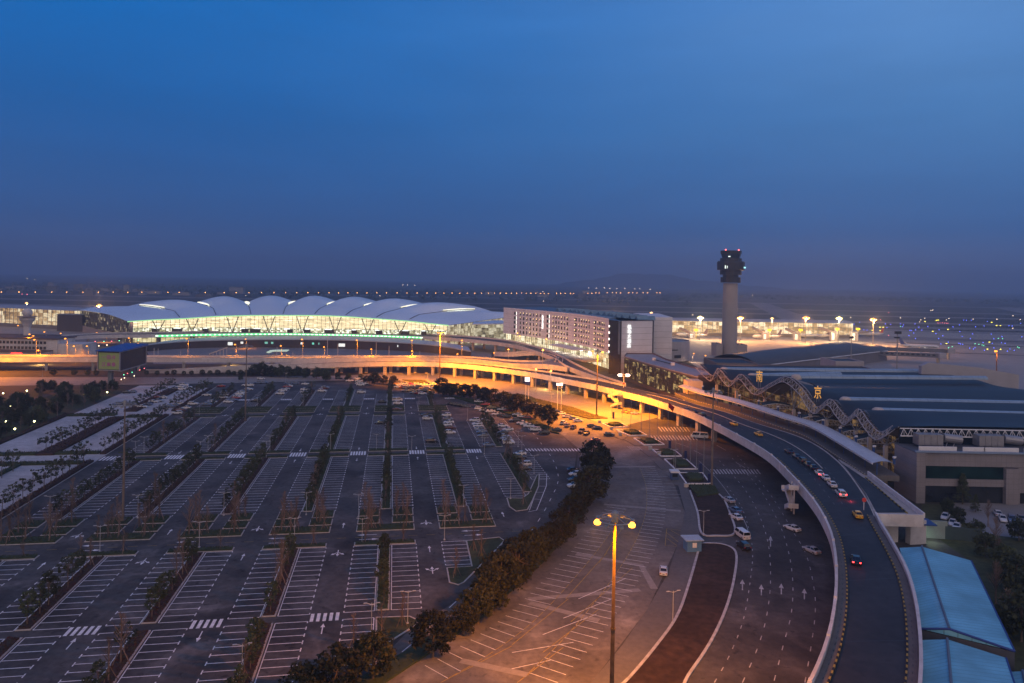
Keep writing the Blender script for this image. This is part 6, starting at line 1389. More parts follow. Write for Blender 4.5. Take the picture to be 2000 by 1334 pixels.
hot = [(1009.4, 650, 600, 'beside the hotel lobby west end'), (1014, 655.7, 590, 'second beside the hotel lobby west end'), (1066, 662, 560, 'before the middle of the hotel lobby'), (1059.5, 682.6, 450, 'at the gore where hotel viaduct and loop meet'), (993, 682, 520, 'above the loop ramp'), (1047, 720, 395, 'under the flyover by the loop, pole hidden'), (1076, 723, 392, 'second under the flyover by the loop'), (1353, 690, 560, 'beside the round building'), (1376, 694, 545, 'second beside the round building')]
for x, y, Yb, l in hot: street(x, y, 715, 0 if x != 1059.5 else 7.5, Yb, 'orange street lamp %s' % l, 520 if x < 1100 else 1500, tall=(AT(x, y, Yb)[2]), wide=x < 1100, colr=(1, .60, .34))
for p, pw in [((20, 405, 5.6), 5000), ((32, 398, 5.4), 4200), ((60, 430, 6), 4500), ((58, 455, 6), 5000), ((-20, 470, 5), 3000), ((-120, 490, 4), 9000), ((-190, 485, 4), 9000), ((-260, 480, 4), 12000), ((-310, 470, 4), 12000)]: lamp('underpass_light', p, pw*1.6, (1, .55, .16), radius=.5)
# apron floodlight masts
for i, (x, y, Y, c) in enumerate([(1368, 621, 780, 'w'), (1446, 621, 770, 'o'), (1508, 622, 800, 'p'), (1574, 621, 760, 'o'), (1639, 622, 790, 'w'), (1706, 624.5, 740, 'o'), (1199, 619, 800, 'o'), (1272, 611, 860, 'p'), (194, 597, 860, 'o'), (951, 608.5, 900, 'p'), (52, 592, 900, 'p')]):
    X, Yb, zt = AT(x, y, Y); e = thing('apron_floodlight', '%s glaring apron floodlight mast, %s along the lit pier from the hotel' % ({'w': 'yellowish', 'o': 'orange', 'p': 'small pale'}[c], ordw(i)) if i < 7 else '%s apron floodlight %s' % ({'o': 'orange', 'p': 'small pale'}[c], ['seen past the hotel roof edge', 'behind the west wing roof', 'above the terminal roof near the hotel', 'above the radome tower'][i-7]), 'floodlight', (X, Yb, 0), 0, 'floodlights on the apron')
    q = MB(); q.bar((X, Yb, 0), (X, Yb, zt), .4, 6, .25); obj('pole', q, M_STEELG, e); q = MB(); s = 2.0 if c != 'p' else 1.1
    q.lathe([(.1, -s), (s*.7, -s*.7), (s, 0), (s*.7, s*.7), (.1, s)], (X, Yb, zt), 10); q.bar((X-s*1.6, Yb, zt), (X+s*1.6, Yb, zt), s*.35, 6)
    obj('lamp_head', q, {'w': emit('flood_yellow', (1, .74, .25), 9), 'o': emit('flood_orange', (1, .40, .09), 2.6), 'p': emit('flood_pale', (1, .55, .20), 4)}[c], e)
    if c != 'p' : lamp('apron_light', (X, Yb-1.5, zt-1), 150000*(2.5 if c == 'o' else 1.3), (1, .42, .12) if c == 'o' else (1, .70, .36), radius=.8, spot=None)
    elif i in (2, 10): lamp('apron_light', (X, Yb-1.5, zt-1), 60000, (1, .6, .3), radius=.8)
X, Yb, zt = AT(1947, 686, 372); e = thing('street_lamp', 'orange lamp post glowing on the apron edge behind the roof', 'street lamp', (X, Yb, 0)); q = MB(); q.bar((X, Yb, 0), (X, Yb, zt), .35, 8, .2); obj('pole', q, MATS['mast_pale'], e); q = MB(); q.box((X-.8, Yb-.4, zt), (1.0, .8, .8)); obj('lamp_head', q, M_SLON, e); lamp('apron_light', (X-.8, Yb-1.6, zt-.6), 9000, SOD, radius=.3)
X, Yb, zt = AT(1753, 648, 440); e = thing('lamp_mast', 'unlit dark apron mast with stacked lamp heads behind the barrel concourse', 'lamp mast', (X, Yb, 0)); q = MB(); q.bar((X, Yb, 0), (X, Yb, zt), .45, 8, .35); obj('pole', q, M_STEELG, e); q = MB(); q.box((X+.3, Yb, zt-.5), (3.6, 1.6, 1.6)); q.box((X-.3, Yb, zt-3.6), (3.0, 1.2, .9)); obj('lamp_head', q, M_STEELD, e)
X, Yb, zt = AT(1663, 659, 450); e = thing('lamp_mast', 'short unlit apron mast before the barrel roof', 'lamp mast', (X, Yb, 0)); q = MB(); q.bar((X, Yb, 0), (X, Yb, zt), .3, 8, .25); obj('pole', q, M_STEELG, e); q = MB(); q.box((X, Yb, zt), (2.4, 1.2, 1.4)); obj('lamp_head', q, M_STEELD, e)
# distant highway lamps
far = [3, 37, 69, 101, 130, 162, 192, 221, 249.5, 277, 303, 328, 350, 401, 438, 461.5, 486.5, 511, 535, 557.5, 579.5, 601, 622, 642.5, 661, 679.5, 697.5, 716.5, 736, 755, 775.5, 795, 814.5, 834, 851, 867, 883, 898, 912.5, 927, 940.5, 954, 966, 977.5, 988.5, 999, 1009, 1018.5, 1028, 1037, 1046, 1056, 1063, 1071, 1087, 1095, 1104, 1114, 1120, 1135, 1141, 1148, 1156, 1164, 1170, 1186, 1196, 1204, 1212, 1228, 1236, 1244, 1256, 1265, 1283, 1289]
FL0 = None
for i, x in enumerate(far):
    f = x/1290; y = 570.3+2.6*min(1, f*1.2)-(1.0 if f > .9 else 0); Yb = 1500+1500*f**1.3
    X, _, zt = AT(x, y, Yb); e = thing('street_lamp', 'tiny orange highway lamp on the horizon, %s in the row from its west end' % ordw(i), 'street lamp', (X, Yb, 0), 0, 'orange highway lamps along the horizon')
    if FL0 is None:
        q = MB(); q.bar((0, 0, 0), (0, 0, 12), .18, 5); FL0 = q.mesh('pole', M_STEELG); q = MB(); q.lathe([(.2, -.9), (1.15, 0), (.2, .9)], (0, 0, 0), 8); FH0 = q.mesh('lamp_head', emit('far_sodium', (1, .40, .10), 11))
    o = obj('pole', FL0, None, e, local=True); o.scale = (1, 1, zt/12); o = obj('lamp_head', FH0, None, e, local=True); o.matrix_basis = Matrix.Translation((0, 0, zt)) @ Matrix.Scale(max(.8, Yb/2000), 4)
# scattered airfield lights
random.seed(21)
LM = {}
def dot(x, y, z, c, r, label, group, name='taxiway_light'):
    Yb = min(4200, GP(x, y, z)[1] if y > 560+(x-1000)*.0189 else 3500); X, _, zz = AT(x, y, Yb); sc = .95*r*Yb/1391
    if c not in LM:
        q = MB(); q.lathe([(.05, -.8), (.7, -.5), (1, 0), (.7, .5), (.05, .8)], (0, 0, 0), 8); LM[c] = q.mesh(name, {'b': emit('light_blue', (.10, .14, 1), 5), 'y': emit('light_yellow', (1, .85, .05), 4), 'g': emit('light_green', (.15, 1, .5), 4), 'r': emit('light_red', (1, .15, .18), 5), 'w': emit('light_warm', (1, .72, .45), 6)}[c])
    o = bpy.data.objects.new(name, LM[c]); COL.objects.link(o); setloc(o, (X, Yb, max(zz, sc*.8)), 0, sc)
    if c == 'y': o.matrix_basis = o.matrix_basis @ Matrix.Diagonal((2.0, 1, .8, 1))
    tag(o, label, 'light', group)
BL = [(852, 155), (880, 165), (710, 155), (760, 160), (510, 210), (540, 212), (940, 215), (955, 216), (992, 210), (1022, 185), (1050, 212), (975, 240), (930, 263), (1105, 180), (1180, 245), (1210, 210), (1245, 265), (1207, 292), (990, 290), (1340, 183), (1400, 165), (1402, 225), (1425, 270), (1522, 248), (1500, 293), (1550, 182), (1630, 175), (1695, 250), (1720, 293), (1795, 272), (1660, 132), (1860, 172), (1890, 175), (1970, 150), (1980, 275), (1620, 327), (1705, 335), (1790, 332), (1825, 335), (1295, 325), (1395, 335), (1410, 342), (1430, 345), (1227, 342), (1530, 388), (1545, 377), (1495, 380), (1720, 378), (1632, 400), (1870, 388), (1910, 400), (1845, 408), (420, 158), (870, 180), (725, 188), (470, 140), (1440, 120), (1465, 122), (1510, 122), (985, 155)]
for x, y in BL: dot(1580+x/4.762, 600+y/4.762, .5, 'b', .75, 'small blue taxiway edge light on the airfield', 'blue taxiway lights')
for i, (x, y) in enumerate([(660, 186), (690, 186), (588, 214), (665, 218), (595, 240), (1152, 224), (1292, 206), (1745, 170), (1780, 171), (1280, 337), (1678, 324), (1660, 390), (1782, 391), (1186, 122), (1202, 120), (1080, 133), (1700, 140)]): dot(1580+x/4.762, 600+y/4.762, .8, 'y', .95, 'small yellow lit taxiway sign on the airfield', 'yellow airfield signs', 'taxiway_sign')
for x, y in [(1545, 340), (1580, 345), (1610, 352), (1626, 356), (1300, 372), (1297, 382), (1318, 385), (1332, 368), (1940, 370), (1955, 378), (852, 178), (1760, 290), (1800, 292)]: dot(1580+x/4.762, 600+y/4.762, .5, 'g', .7, 'small green taxiway light on the airfield', 'green taxiway lights')
for x, y in [(1200, 147), (1218, 146), (1240, 146), (1260, 147), (1278, 148), (1292, 149), (740, 50), (740, 262), (665, 118)]: dot(1580+x/4.762, 600+y/4.762, 1, 'r', .6, 'small red light on the airfield', 'red airfield lights')
for x, y in [(1030, 135), (1040, 118), (1078, 103), (850, 100), (1302, 106), (1277, 118), (1527, 110), (1748, 112), (1898, 80), (1965, 115), (1152, 27), (1895, 196), (388, 95), (1135, 30)]: dot(1580+x/4.762, 600+y/4.762, 2, 'w', .7, 'small warm lamp beyond the airfield', 'warm lamps beyond the airfield')
for x, y in [(787, 556.5), (796, 556.5), (810, 557), (742, 577.5), (1062, 588), (27, 562), (86, 563), (115, 563), (53, 544), (68, 546), (1150, 562), (1165, 563), (1180, 562.5), (1191, 563), (1205, 564), (1220, 563.5), (1240, 564), (1250, 564), (1270, 565), (1050, 570), (1060, 569.5), (1470, 577), (300, 571), (480, 577), (1353, 615)]: dot(x, y, 4, 'w', .75, 'small warm lamp in the far town', 'lamps of the far town', 'town_lamp')
for x, y in [(43, 574.5), (53, 575), (405, 586), (415, 590), (322, 594)]: dot(x, y, 5, 'r', .8, 'small red lamp in the far town', 'red lamps of the far town', 'town_lamp')
for i, (x, y) in enumerate([(25, 600), (44, 603), (67, 602), (89, 603), (115, 603)]): dot(x, y, .5, 'b', .9, 'blue taxiway light behind the west pier', 'blue lights behind the west pier')
for i, (x, y) in enumerate([(74, 603), (80, 602.5), (37, 635)]): dot(x, y, .5, 'y', 1.3, 'yellow light behind the west pier', 'yellow lights behind the west pier')
# traffic signals near the billboard
for i, (x, y, c) in enumerate([(242, 732, 'g'), (249, 729.5, 'r'), (258, 727, 'g'), (273, 722.5, 'r'), (282, 719.5, 'r')]):
    dot(x, y, 5, c, .95, '%s traffic signal under the billboard, %s from its poster end' % ({'g': 'green', 'r': 'red'}[c], ordw(i)), 'traffic signals by the billboard', 'traffic_signal')
for i, (x, y, c) in enumerate([(186, 667, 'r'), (203, 667, 'g'), (218, 666.5, 'r'), (233, 665.5, 'g'), (270, 664.5, 'g')]):
    dot(x, y, 5, c, .95, '%s traffic signal on the gantry road, %s from the office block' % ({'g': 'green', 'r': 'red'}[c], ordw(i)), 'traffic signals before the lit terminal', 'traffic_signal')
for i, (x, y) in enumerate([(179, 676), (193, 675.5), (236, 675), (209, 674), (243, 738), (237, 741), (262, 734)]): dot(x, y, 1, 'w', 1.1, 'glaring white headlight pair on the roads by the billboard', 'headlights by the billboard', 'vehicle_headlight')
# garden lamps in the thicket
for i, (x, y) in enumerate([(60, 620), (145, 692), (335, 618), (360, 487), (230, 478), (258, 436), (100, 470), (180, 343), (262, 318), (30, 343), (820, 320), (1047, 333)]):
    X, Y = GP(x/5, 700+y/5, 1.6); e = thing('garden_lamp', 'small yellowish garden lamp in the dark thicket, %s from the near corner' % ordw(i), 'garden lamp', (X, Y, 0), 0, 'garden lamps in the thicket'); q = MB(); q.bar((X, Y, 0), (X, Y, 1.4), .06, 6); obj('post', q, M_STEELD, e); q = MB(); q.lathe([(.08, -.3), (.34, -.1), (.34, .2), (.1, .38)], (X, Y, 1.7), 8); obj('globe', q, emit('garden_glow', (1, .95, .45), 8), e)
    if i % 2 == 0: lamp('garden_light', (X, Y-.5, 1.9), 60, (1, .9, .45), radius=.2)
# ------------------------------------------------------------------ trees of the setting
CAM = [(729, 1283, 1.0), (657, 1318, .95), (590, 1345, .9), (846, 1240, 1.05), (905, 1212, .7), (934, 1183, .75), (975, 1128, 1.2), (1012, 1100, 1.1), (1040, 1070, .9), (1068, 1058, .95), (1095, 1030, .95), (1118, 1000, .9), (1138, 972, 1.0), (1155, 945, 1.15), (1165, 915, 1.25), (1160, 890, 1.1), (1175, 900, 1.1), (1000, 1085, .8), (1120, 985, .8), (958, 1150, .9)]
for i, (x, y, s) in enumerate(CAM):
    s *= random.uniform(.78, 1.02); X, Y = GP(x, y, 4.4*s); tree('camp%d' % (i % 3), (X, Y, 0), 'dark round camphor tree, %s from the near end of the row along the concrete lot' % ordw(i), 'camphor trees between the two lots', sc=s)
MID = [(731, 740, .85), (750, 741.5, .6), (768, 743, .6), (716, 741, .5), (864, 757, 1.1), (880, 762, .8), (893, 762, .8), (908, 764, .85), (926, 766, .9), (945, 772, .9), (962, 775, .9), (985, 782, .95), (1010, 787, .95), (1030, 796, .85), (1045, 803, .8), (1071, 812, 1.0), (1000, 790, .8), (873, 764, .7)]
for i, (x, y, s) in enumerate(MID):
    X, Y = GP(x, y, 4.4*s); tree('camp%d' % (i % 3), (X, Y, 0), 'round leafy tree, %s from the car park end of the row before the flyover' % ordw(i), 'round trees before the flyover', sc=s)
DK = [(498, 722, 1), (513, 720, 1.2), (530, 725, 1), (546, 724, 1.1), (562, 726, 1), (580, 726, 1), (598, 728, .9), (618, 728, 1), (636, 732, 1), (660, 733, .6), (680, 735, .6), (487, 727, .8), (705, 735, .5), (470, 737, .5)]
for i, (x, y, s) in enumerate(DK):
    X, Y = GP(x, y, 3.6*s); tree('dark%d' % (i % 2), (X, Y, 0), 'dark bushy tree, %s from the thin mast in the belt before the ramp' % ordw(i), 'dark trees before the ramp', sc=s)
random.seed(33)
n = 0
for s in [-142, -148, -155, -163, -172]:
    t = 212+random.uniform(0, 6)
    while t < 405:
        if random.random() < .95 or s == -142:
            k = random.choice(['dark0', 'dark1', 'wild', 'wild']); sc = random.uniform(.6, 1.0)
            tree(k, W(s+random.uniform(-3, 3), t), '%s in the dark thicket, %s counting away along belt %s' % ('low bushy evergreen' if k[0] == 'd' else 'bare spreading tree', ordw(n % 40), {-142: 'beside the hedge', -148: 'second in', -155: 'third in', -163: 'fourth in', -172: 'farthest in'}[s]), 'trees of the dark thicket', sc=sc); n += 1
        t += random.uniform(5.5, 9)
px_sheet('garden_path', [(-20, 800), (60, 778), (125, 760), (127, 763), (62, 784), (-20, 808)], .01, mat('garden_path', (.09, .07, .06), .9, .2, .5))
mb = MB(); P = [(-185, 205), (-140, 205), (-140, 408), (-185, 408)]; mb.face([W(*p, 0.005) for p in P]); o = obj('undergrowth', mb, M_GRASS); o['kind'] = 'stuff'
n = 0
for x, y, k, sc, l in [(1880, 985, 'coni', 1.0, 'dark conifer standing before the tiled building'), (1905, 1000, 'coni', .55, 'small dark conifer beside the taller one'), (1930, 1010, 'wild', 1.0, 'pale bare tree beside the small side lot'), (1945, 1050, 'wild', 1.1, 'bare tree below the side lot, upper of four'), (1960, 1100, 'dark0', .9, 'dark bush tree below the side lot'), (1985, 1130, 'dark1', 1.1, 'dark bush tree at the frame edge beside the shed'), (1945, 1150, 'wild', 1.2, 'bare tree leaning over the shed roof, upper one'), (1968, 1210, 'wild', 1.2, 'bare tree leaning over the shed roof, lower one'), (1995, 1220, 'dark0', 1.2, 'dark bushy tree right of the shed roof'), (1990, 1040, 'dark1', .8, 'dark rounded tree by the parked cars'), (1925, 1070, 'dark0', .8, 'dark rounded tree above the shed roof'), (1905, 1040, 'dark1', .7, 'dark low tree beside the stair kiosk'), (2005, 1170, 'dark1', 1.2, 'dark tall bush at the right margin'), (1950, 1085, 'wild', .9, 'bare tree right of the stair kiosk'), (1870, 1010, 'dark0', .6, 'low dark shrub under the conifer'), (1850, 990, 'dark1', .55, 'low dark shrub left of the conifer'), (1925, 700, 'wild', 1.1, 'lone scraggly tree on the apron edge')]:
    z = 2.5*sc if k[0] != 'c' else 0
    X, Y = GP(x, y, z) if y > 800 else (AT(x, 735, 375)[0], 375); tree(k, (X, Y, 0), l, None, sc=sc)
px_sheet('grass', [(1800, 985), (2100, 985), (2100, 1420), (1990, 1420), (1900, 1095), (1810, 1060)], .01, M_GRASS)
# grass verge under the mast with trimmed hedge line
def px_bed(label, px, m, h, leafm=None, dens=9, cat='hedge', name='hedge', size=.3):
    P = [GP(*p) for p in px]; mb = MB(); mb.prism(P, 0, h*.7); n_ = len(P); xs = [p[0] for p in P]; ys = [p[1] for p in P]
    def inside(x, y):
        r = False
        for i in range(n_):
            (x1, y1), (x2, y2) = P[i], P[(i+1) % n_]
            if (y1 > y) != (y2 > y) and x < (x2-x1)*(y-y1)/(y2-y1)+x1: r = not r
        return r
    A = (max(xs)-min(xs))*(max(ys)-min(ys))
    for i in range(int(A*dens)):
        x, y = random.uniform(min(xs), max(xs)), random.uniform(min(ys), max(ys))
        if inside(x, y):
            p = Vector((x, y, h*random.uniform(.65, 1.0))); a = Vector((random.gauss(0, 1), random.gauss(0, 1), random.gauss(0, .6))).normalized(); b = a.orthogonal(); q = size*random.uniform(.6, 1.3); mb.face([p+a*q*.6, p+b*q*.35, p-a*q*.6, p-b*q*.35])
    o = obj(name, mb, m); return tag(o, label, cat)
M_VERGE = mat('verge_leaf', (.10, .085, .022), .9, .35, .6, col2=(.06, .065, .02))
px_bed('lamplit grass verge hedge running to the mast base', [(1040, 778), (1060, 783), (1120, 797), (1165, 813), (1187, 818), (1150, 819), (1100, 806), (1050, 790)], M_VERGE, .6)
px_bed('low dark hedge behind the round tree row', [(990, 772), (1020, 772), (1040, 778), (1050, 788), (1020, 784), (995, 780)], M_HEDGE, .9)
px_bed('lamplit grass strip above the crowded lot', [(785, 742), (830, 743), (838, 749), (880, 755), (870, 757), (800, 748)], M_VERGE, .4)
px_bed('hedge under the round trees along the ring road', [(880, 775), (930, 783), (1000, 805), (1080, 838), (1092, 848), (1080, 846), (1000, 812), (930, 790)], M_HEDGE, .7)
px_bed('dark hedge under the camphor row', [(690, 1334), (800, 1270), (930, 1185), (1040, 1085), (1110, 1010), (1150, 940), (1170, 940), (1135, 1015), (1060, 1100), (950, 1200), (820, 1290), (730, 1350)], M_HEDGE, .5, dens=1.0)
# planters with white kerbs and hedges, flagpoles
PL = [[(1176, 828), (1214, 828), (1226, 834), (1194, 836)], [(1204, 841), (1248, 843), (1263, 851), (1230, 852)], [(1238, 857), (1280, 859), (1297, 869), (1258, 870)], [(1274, 879), (1318, 881), (1331, 892), (1291, 892)], [(1298, 898), (1340, 898), (1361, 917), (1318, 917)], [(1326, 925), (1372, 925), (1387, 946), (1341, 946)]]
for i, P in enumerate(PL):
    Q = [Vector(GV(*p)) for p in P]; c = sum(Q, Vector())/4; e = thing('planter_bed', 'white-kerbed planter with domed clipped hedge, %s from the lamp mast' % ordw(i), 'planter', (c.x, c.y, 0), 0, 'white-kerbed planters along the forecourt')
    q = MB(); wall(q, Q+[Q[0]], .45, 0, .4); obj('kerb', q, M_WHITE, e); q = MB(); q.prism([(p.x, p.y) for p in Q], 0, .25); obj('soil', q, M_SOIL, e)
    q = MB(); R_ = [c+(p-c)*.62 for p in Q]
    rows = []
    hh = 1.5
    for k, (f, zz) in enumerate([(1.0, .25), (1.02, .8), (.9, 1.15), (.6, 1.4), (.02, 1.5)]):
        pts = resample([c+(p-c)*f for p in R_+[R_[0]]], 25); rows.append([(c.x+(p.x-c.x)*(.86 if j_ % 6 == 0 else 1), c.y+(p.y-c.y)*(.86 if j_ % 6 == 0 else 1), zz) for j_, p in enumerate(pts)])
    q.grid(rows)
    for _ in range(700):
        a, b = random.random(), random.random(); p = (R_[0].lerp(R_[1], a)).lerp(R_[3].lerp(R_[2], a), b); rr = max(abs(a-.5), abs(b-.5))*2; p = Vector((p.x, p.y, .3+1.2*sqrt(max(0, 1-rr**3))*random.uniform(.9, 1.05))); a_ = Vector((random.gauss(0, 1), random.gauss(0, 1), random.gauss(0, .6))).normalized(); b_ = a_.orthogonal(); s_ = .28; q.face([p+a_*s_*.6, p+b_*s_*.35, p-a_*s_*.6, p-b_*s_*.35])
    obj('hedge', q, M_HEDGE, e)
    for j_, f in enumerate((0, 3)):
        pass
px_bed('dark clipped hedge around the black mast base', [(1345, 950), (1395, 950), (1404, 966), (1362, 972)], M_HEDGE, .8)
for i, P in enumerate([[(1196, 852), (1226, 853), (1216, 860)], [(1217, 858), (1240, 859), (1256, 871), (1240, 871)], [(1250, 879), (1272, 880), (1290, 893), (1268, 893)], [(1275, 900), (1298, 900), (1315, 918), (1292, 918)], [(1300, 926), (1326, 926), (1342, 948), (1318, 948)]]):
    q = MB(); q.prism([GP(*p) for p in P], 0, .16); struct('pavement', q, M_SIDE)
FP = [(1195, 812, 765), (1215, 822, 770), (1232, 836, 765), (1252, 845, 770), (1268, 857, 772), (1284, 864, 775), (1304, 874, 785), (1319, 920, 822), (1332, 895, 812), (1348, 906, 830), (1360, 918, 840), (1374, 935, 850)]
for i, (x, yb, yt) in enumerate(FP):
    X, Y = GP(x, yb); zt = AT(x, yt, Y)[2]; e = thing('flagpole', 'slim steel flagpole, %s from the stair tower' % ordw(i) if i != 6 else 'slim steel flagpole flying the dark red flag', 'flagpole', (X, Y, 0), 0, 'flagpoles along the planters'); q = MB(); q.bar((X, Y, 0), (X, Y, zt), .1, 7, .06); q.lathe([(.02, 0), (.14, .12), (.02, .25)], (X, Y, zt), 7); obj('pole', q, M_STEELG, e)
    if i == 6:
        q = MB(); rows = []
        for k in range(7):
            f = k/6; rows.append([(X+.1+2.2*f*(1-.25*g), Y+.25*sin(f*6+g*2), zt-.3-1.9*g-1.7*f**1.2) for g in (0, .33, .66, 1)])
        q.grid(rows); q.grid([[(p[0], p[1]+.02, p[2]) for p in r] for r in rows][::-1]); o = obj('flag', q, mat('flag_red', (.30, .02, .02), .8, .15, 1), e)
for i, (x, y) in enumerate([(1198, 818), (1308, 877), (1339, 898), (1368, 924), (1385, 945)]):
    X, Y = GP(x, y); e = thing('signpost_panel', 'narrow dark blue upright sign panel beside planter, %s from the lamp mast' % ordw(i), 'sign', (X, Y, 0), 0, 'blue upright sign panels'); q = MB(); q.box((X, Y, 1.7), (.9, .25, 2.9)); obj('panel', q, mat('sign_navy', (.02, .03, .10), .5, .1, 1), e); q = MB(); q.box((X, Y, .12), (1.1, .5, .24)); obj('base', q, M_KERB, e)
for i, (x, y, l) in enumerate([(1171, 826, 'grey bin beside the first planter'), (1194, 839, 'grey bollard block below the first planter'), (1211, 850, 'grey stone block on the pavement wedge'), (1270, 878, 'squat grey cabinet between two planters'), (1287, 888, 'pale low cabinet at a planter corner'), (1340, 952, 'pale cabinet at the pavement end')]):
    X, Y = GP(x, y); q = MB(); q.box((X, Y, .55), (1.3, .8, 1.1)); q.box((X, Y, 1.14), (1.4, .9, .1)); o = obj('utility_cabinet', q, M_KERB); tag(o, l, 'cabinet')
# kiosks
e = thing('guard_kiosk', 'blue guard kiosk with white awning beside the soil islands', 'kiosk', GV(1352, 1075)); X, Y = GP(1352, 1075)
q = MB(); q.box((X, Y, 1.35), (3.4, 2.6, 2.7), .12); obj('wall', q, mat('kiosk_paint', (.10, .22, .40), .6, .1, 1), e); q = MB(); q.box((X+.2, Y-1.36, 1.7), (1.0, .08, 1.1), .12); obj('window', q, M_WHITE, e); q = MB(); q.box((X-.1, Y-.2, 2.95), (4.3, 3.6, .22), .12)
for k in range(6): q.box((X-1.9+k*.72, Y-.4, 3.1), (.12, 3.4, .12), .12)
obj('roof', q, mat('kiosk_roof', (.40, .50, .60), .5, .1, 1), e)
e = thing('ticket_booth', 'small white and blue ticket booth by the last planter', 'kiosk', GV(1317, 936)); X, Y = GP(1317, 937)
q = MB(); q.box((X, Y, 1.3), (2.2, 2, 2.6)); obj('wall', q, mat('booth_navy', (.05, .09, .20), .5, .1, 1), e); q = MB(); q.box((X, Y, 2.75), (2.9, 2.8, .5)); obj('roof', q, M_STEELW, e); q = MB(); q.box((X, Y-1.05, 1.6), (1.6, .1, .9)); obj('window', q, M_GLASSD, e)
# stair towers hanging off the flyover
def stair(label, px_, top, bot, rz, cc):
    X, Y = cc; e = thing('stair_tower', label, 'stair tower', (X, Y, 0), rz); q = MB()
    for dx in (-1.3, 1.3): q.box((dx, .6, 4.1), (.35, .35, 8.2))
    obj('column', q, M_WALLW, e, local=True)
    for k, (z0, z1, s) in enumerate(((0, 2.6, 1), (2.6, 5.2, -1), (5.2, 7.5, 1))):
        q = MB(); q.slab([(-2.6*s, -.9, z0+.3), (2.6*s, -.9, z1)], [(-2.6*s, .3, z0+.3), (2.6*s, .3, z1)], .35); q.slab([(-2.6*s, -.98, z0+1.3), (2.6*s, -.98, z1+1.0)], [(-2.6*s, -.86, z0+1.3), (2.6*s, -.86, z1+1.0)], 1.1); q.slab([(-2.6*s, .3, z0+1.3), (2.6*s, .3, z1+1.0)], [(-2.6*s, .42, z0+1.3), (2.6*s, .42, z1+1.0)], 1.1); obj('flight', q, M_WALLW, e, local=True)
        q = MB(); q.box((3.3*s, -.2, z1-.1), (1.6, 2.6, .3)); q.box((4.05*s, -.2, z1+.5), (.15, 2.6, 1.1)); obj('landing', q, M_WALLW, e, local=True)
    return e
i = min(range(len(LB)), key=lambda m: hypot(LB[m].x-GP(1222, 766, 8)[0], LB[m].y-GP(1222, 766, 8)[1])); p = LB[i]; d = LB[i+1]-LB[i-1]; rz = atan2(d.y, d.x); nn = Vector((-d.y, d.x, 0)).normalized(); nn = nn if nn.x < 0 else -nn
stair('white zigzag stair tower on the flyover near the blazing mast', 0, 0, 0, rz, tuple((p+nn*2.2)[:2]))
i = min(range(len(LB)), key=lambda m: hypot(LB[m].x-GP(1552, 945, 8)[0], LB[m].y-GP(1552, 945, 8)[1])); p = LB[i]; d = LB[i+1]-LB[i-1]; rz = atan2(d.y, d.x); nn = Vector((-d.y, d.x, 0)).normalized(); nn = nn if nn.x < 0 else -nn
stair('white stair tower beside the near flyover curve', 0, 0, 0, rz, tuple((p+nn*2.0)[:2]))
# illuminated signs
M_SGN = emit('sign_panel_white', (.9, .95, 1), 1.6); M_SGT = mat('sign_text', (.03, .05, .08), .6, .1, 1)
i = min(range(len(LB)), key=lambda m: hypot(LB[m].x-GP(1218, 762, 7.5)[0], LB[m].y-GP(1218, 762, 7.5)[1]))
X, Y = GP(1218, 757, 7.5); e = thing('arrow_sign', 'pole with two glowing white arrow panels pointing apart on the flyover', 'sign', (X, Y, 7.5)); zt = AT(1218, 732, Y)[2]
q = MB(); q.bar((X, Y, 7.5), (X, Y, zt+.3), .16, 7); q.bar((X-1.6, Y, zt+.2), (X+1.6, Y, zt+.2), .08, 5); q.bar((X-1.6, Y, zt-.9), (X+1.6, Y, zt-.9), .08, 5); obj('pole', q, M_STEELW, e)
for sg in (-1, 1):
    q = MB(); P = [(X+sg*.9, zt+.55), (X+sg*2.7, zt+.55), (X+sg*3.4, zt-.2), (X+sg*2.7, zt-.95), (X+sg*.9, zt-.95)]; q.face([(x, Y-.2, z) for x, z in P][::-sg]); q.strip([(x, Y-.2, z) for x, z in P+P[:1]], [(x, Y+.15, z) for x, z in P+P[:1]]); q.face([(x, Y+.15, z) for x, z in P][::sg]); o = obj('arrow_panel', q, M_SGN, e)
    q = MB(); q.box((X+sg*1.85, Y-.26, zt-.2), (1.5, .06, .3)); o2 = obj('lettering', q, M_SGT, o)
q = MB(); q.lathe([(.05, 0), (.5, .02), (.5, .1), (.05, .12)], (0, 0, 0), 14); m_ = Matrix.Translation((X, Y-.25, 9.6)) @ Matrix.Rotation(pi/2, 4, 'X'); me = q.mesh('round_sign', mat('sign_red_disc', (.55, .06, .05), .5, .1, 1)); me.transform(m_); obj('round_sign', me, None, e)
for px_, py_, w_, h_, l, b in [(1030, 741, 2.4, 2.0, 'glowing white parking sign above a blue panel under the flyover', True), (1093, 750.5, 3.0, 1.2, 'glowing white direction sign on thin posts under the flyover', False)]:
    Y = 352 if b else 338; c = AT(px_, py_, Y); e = thing('direction_sign', l, 'sign', (c[0], Y, 0)); q = MB(); q.box((c[0], Y, c[2]), (w_, .3, h_)); o = obj('panel', q, M_SGN, e)
    q = MB()
    for k in range(2 if b else 1): q.box((c[0]-.3, Y-.2, c[2]+.45-.9*k), (w_*.55, .06, .28))
    obj('lettering', q, M_SGT, o)
    if b: q = MB(); q.box((c[0]+.3, Y+.02, c[2]-h_/2-.9), (w_+.3, .28, 1.7)); obj('blue_panel', q, MATS['sign_navy'], e)
    q = MB()
    for dx in (-w_*.3, w_*.3): q.bar((c[0]+dx, Y, 0), (c[0]+dx, Y, c[2]-h_/2), .1, 6)
    obj('post', q, M_STEELW, e)
    lamp('sign_light', (c[0], Y-1.2, c[2]), 160, (.85, .92, 1), radius=.5)
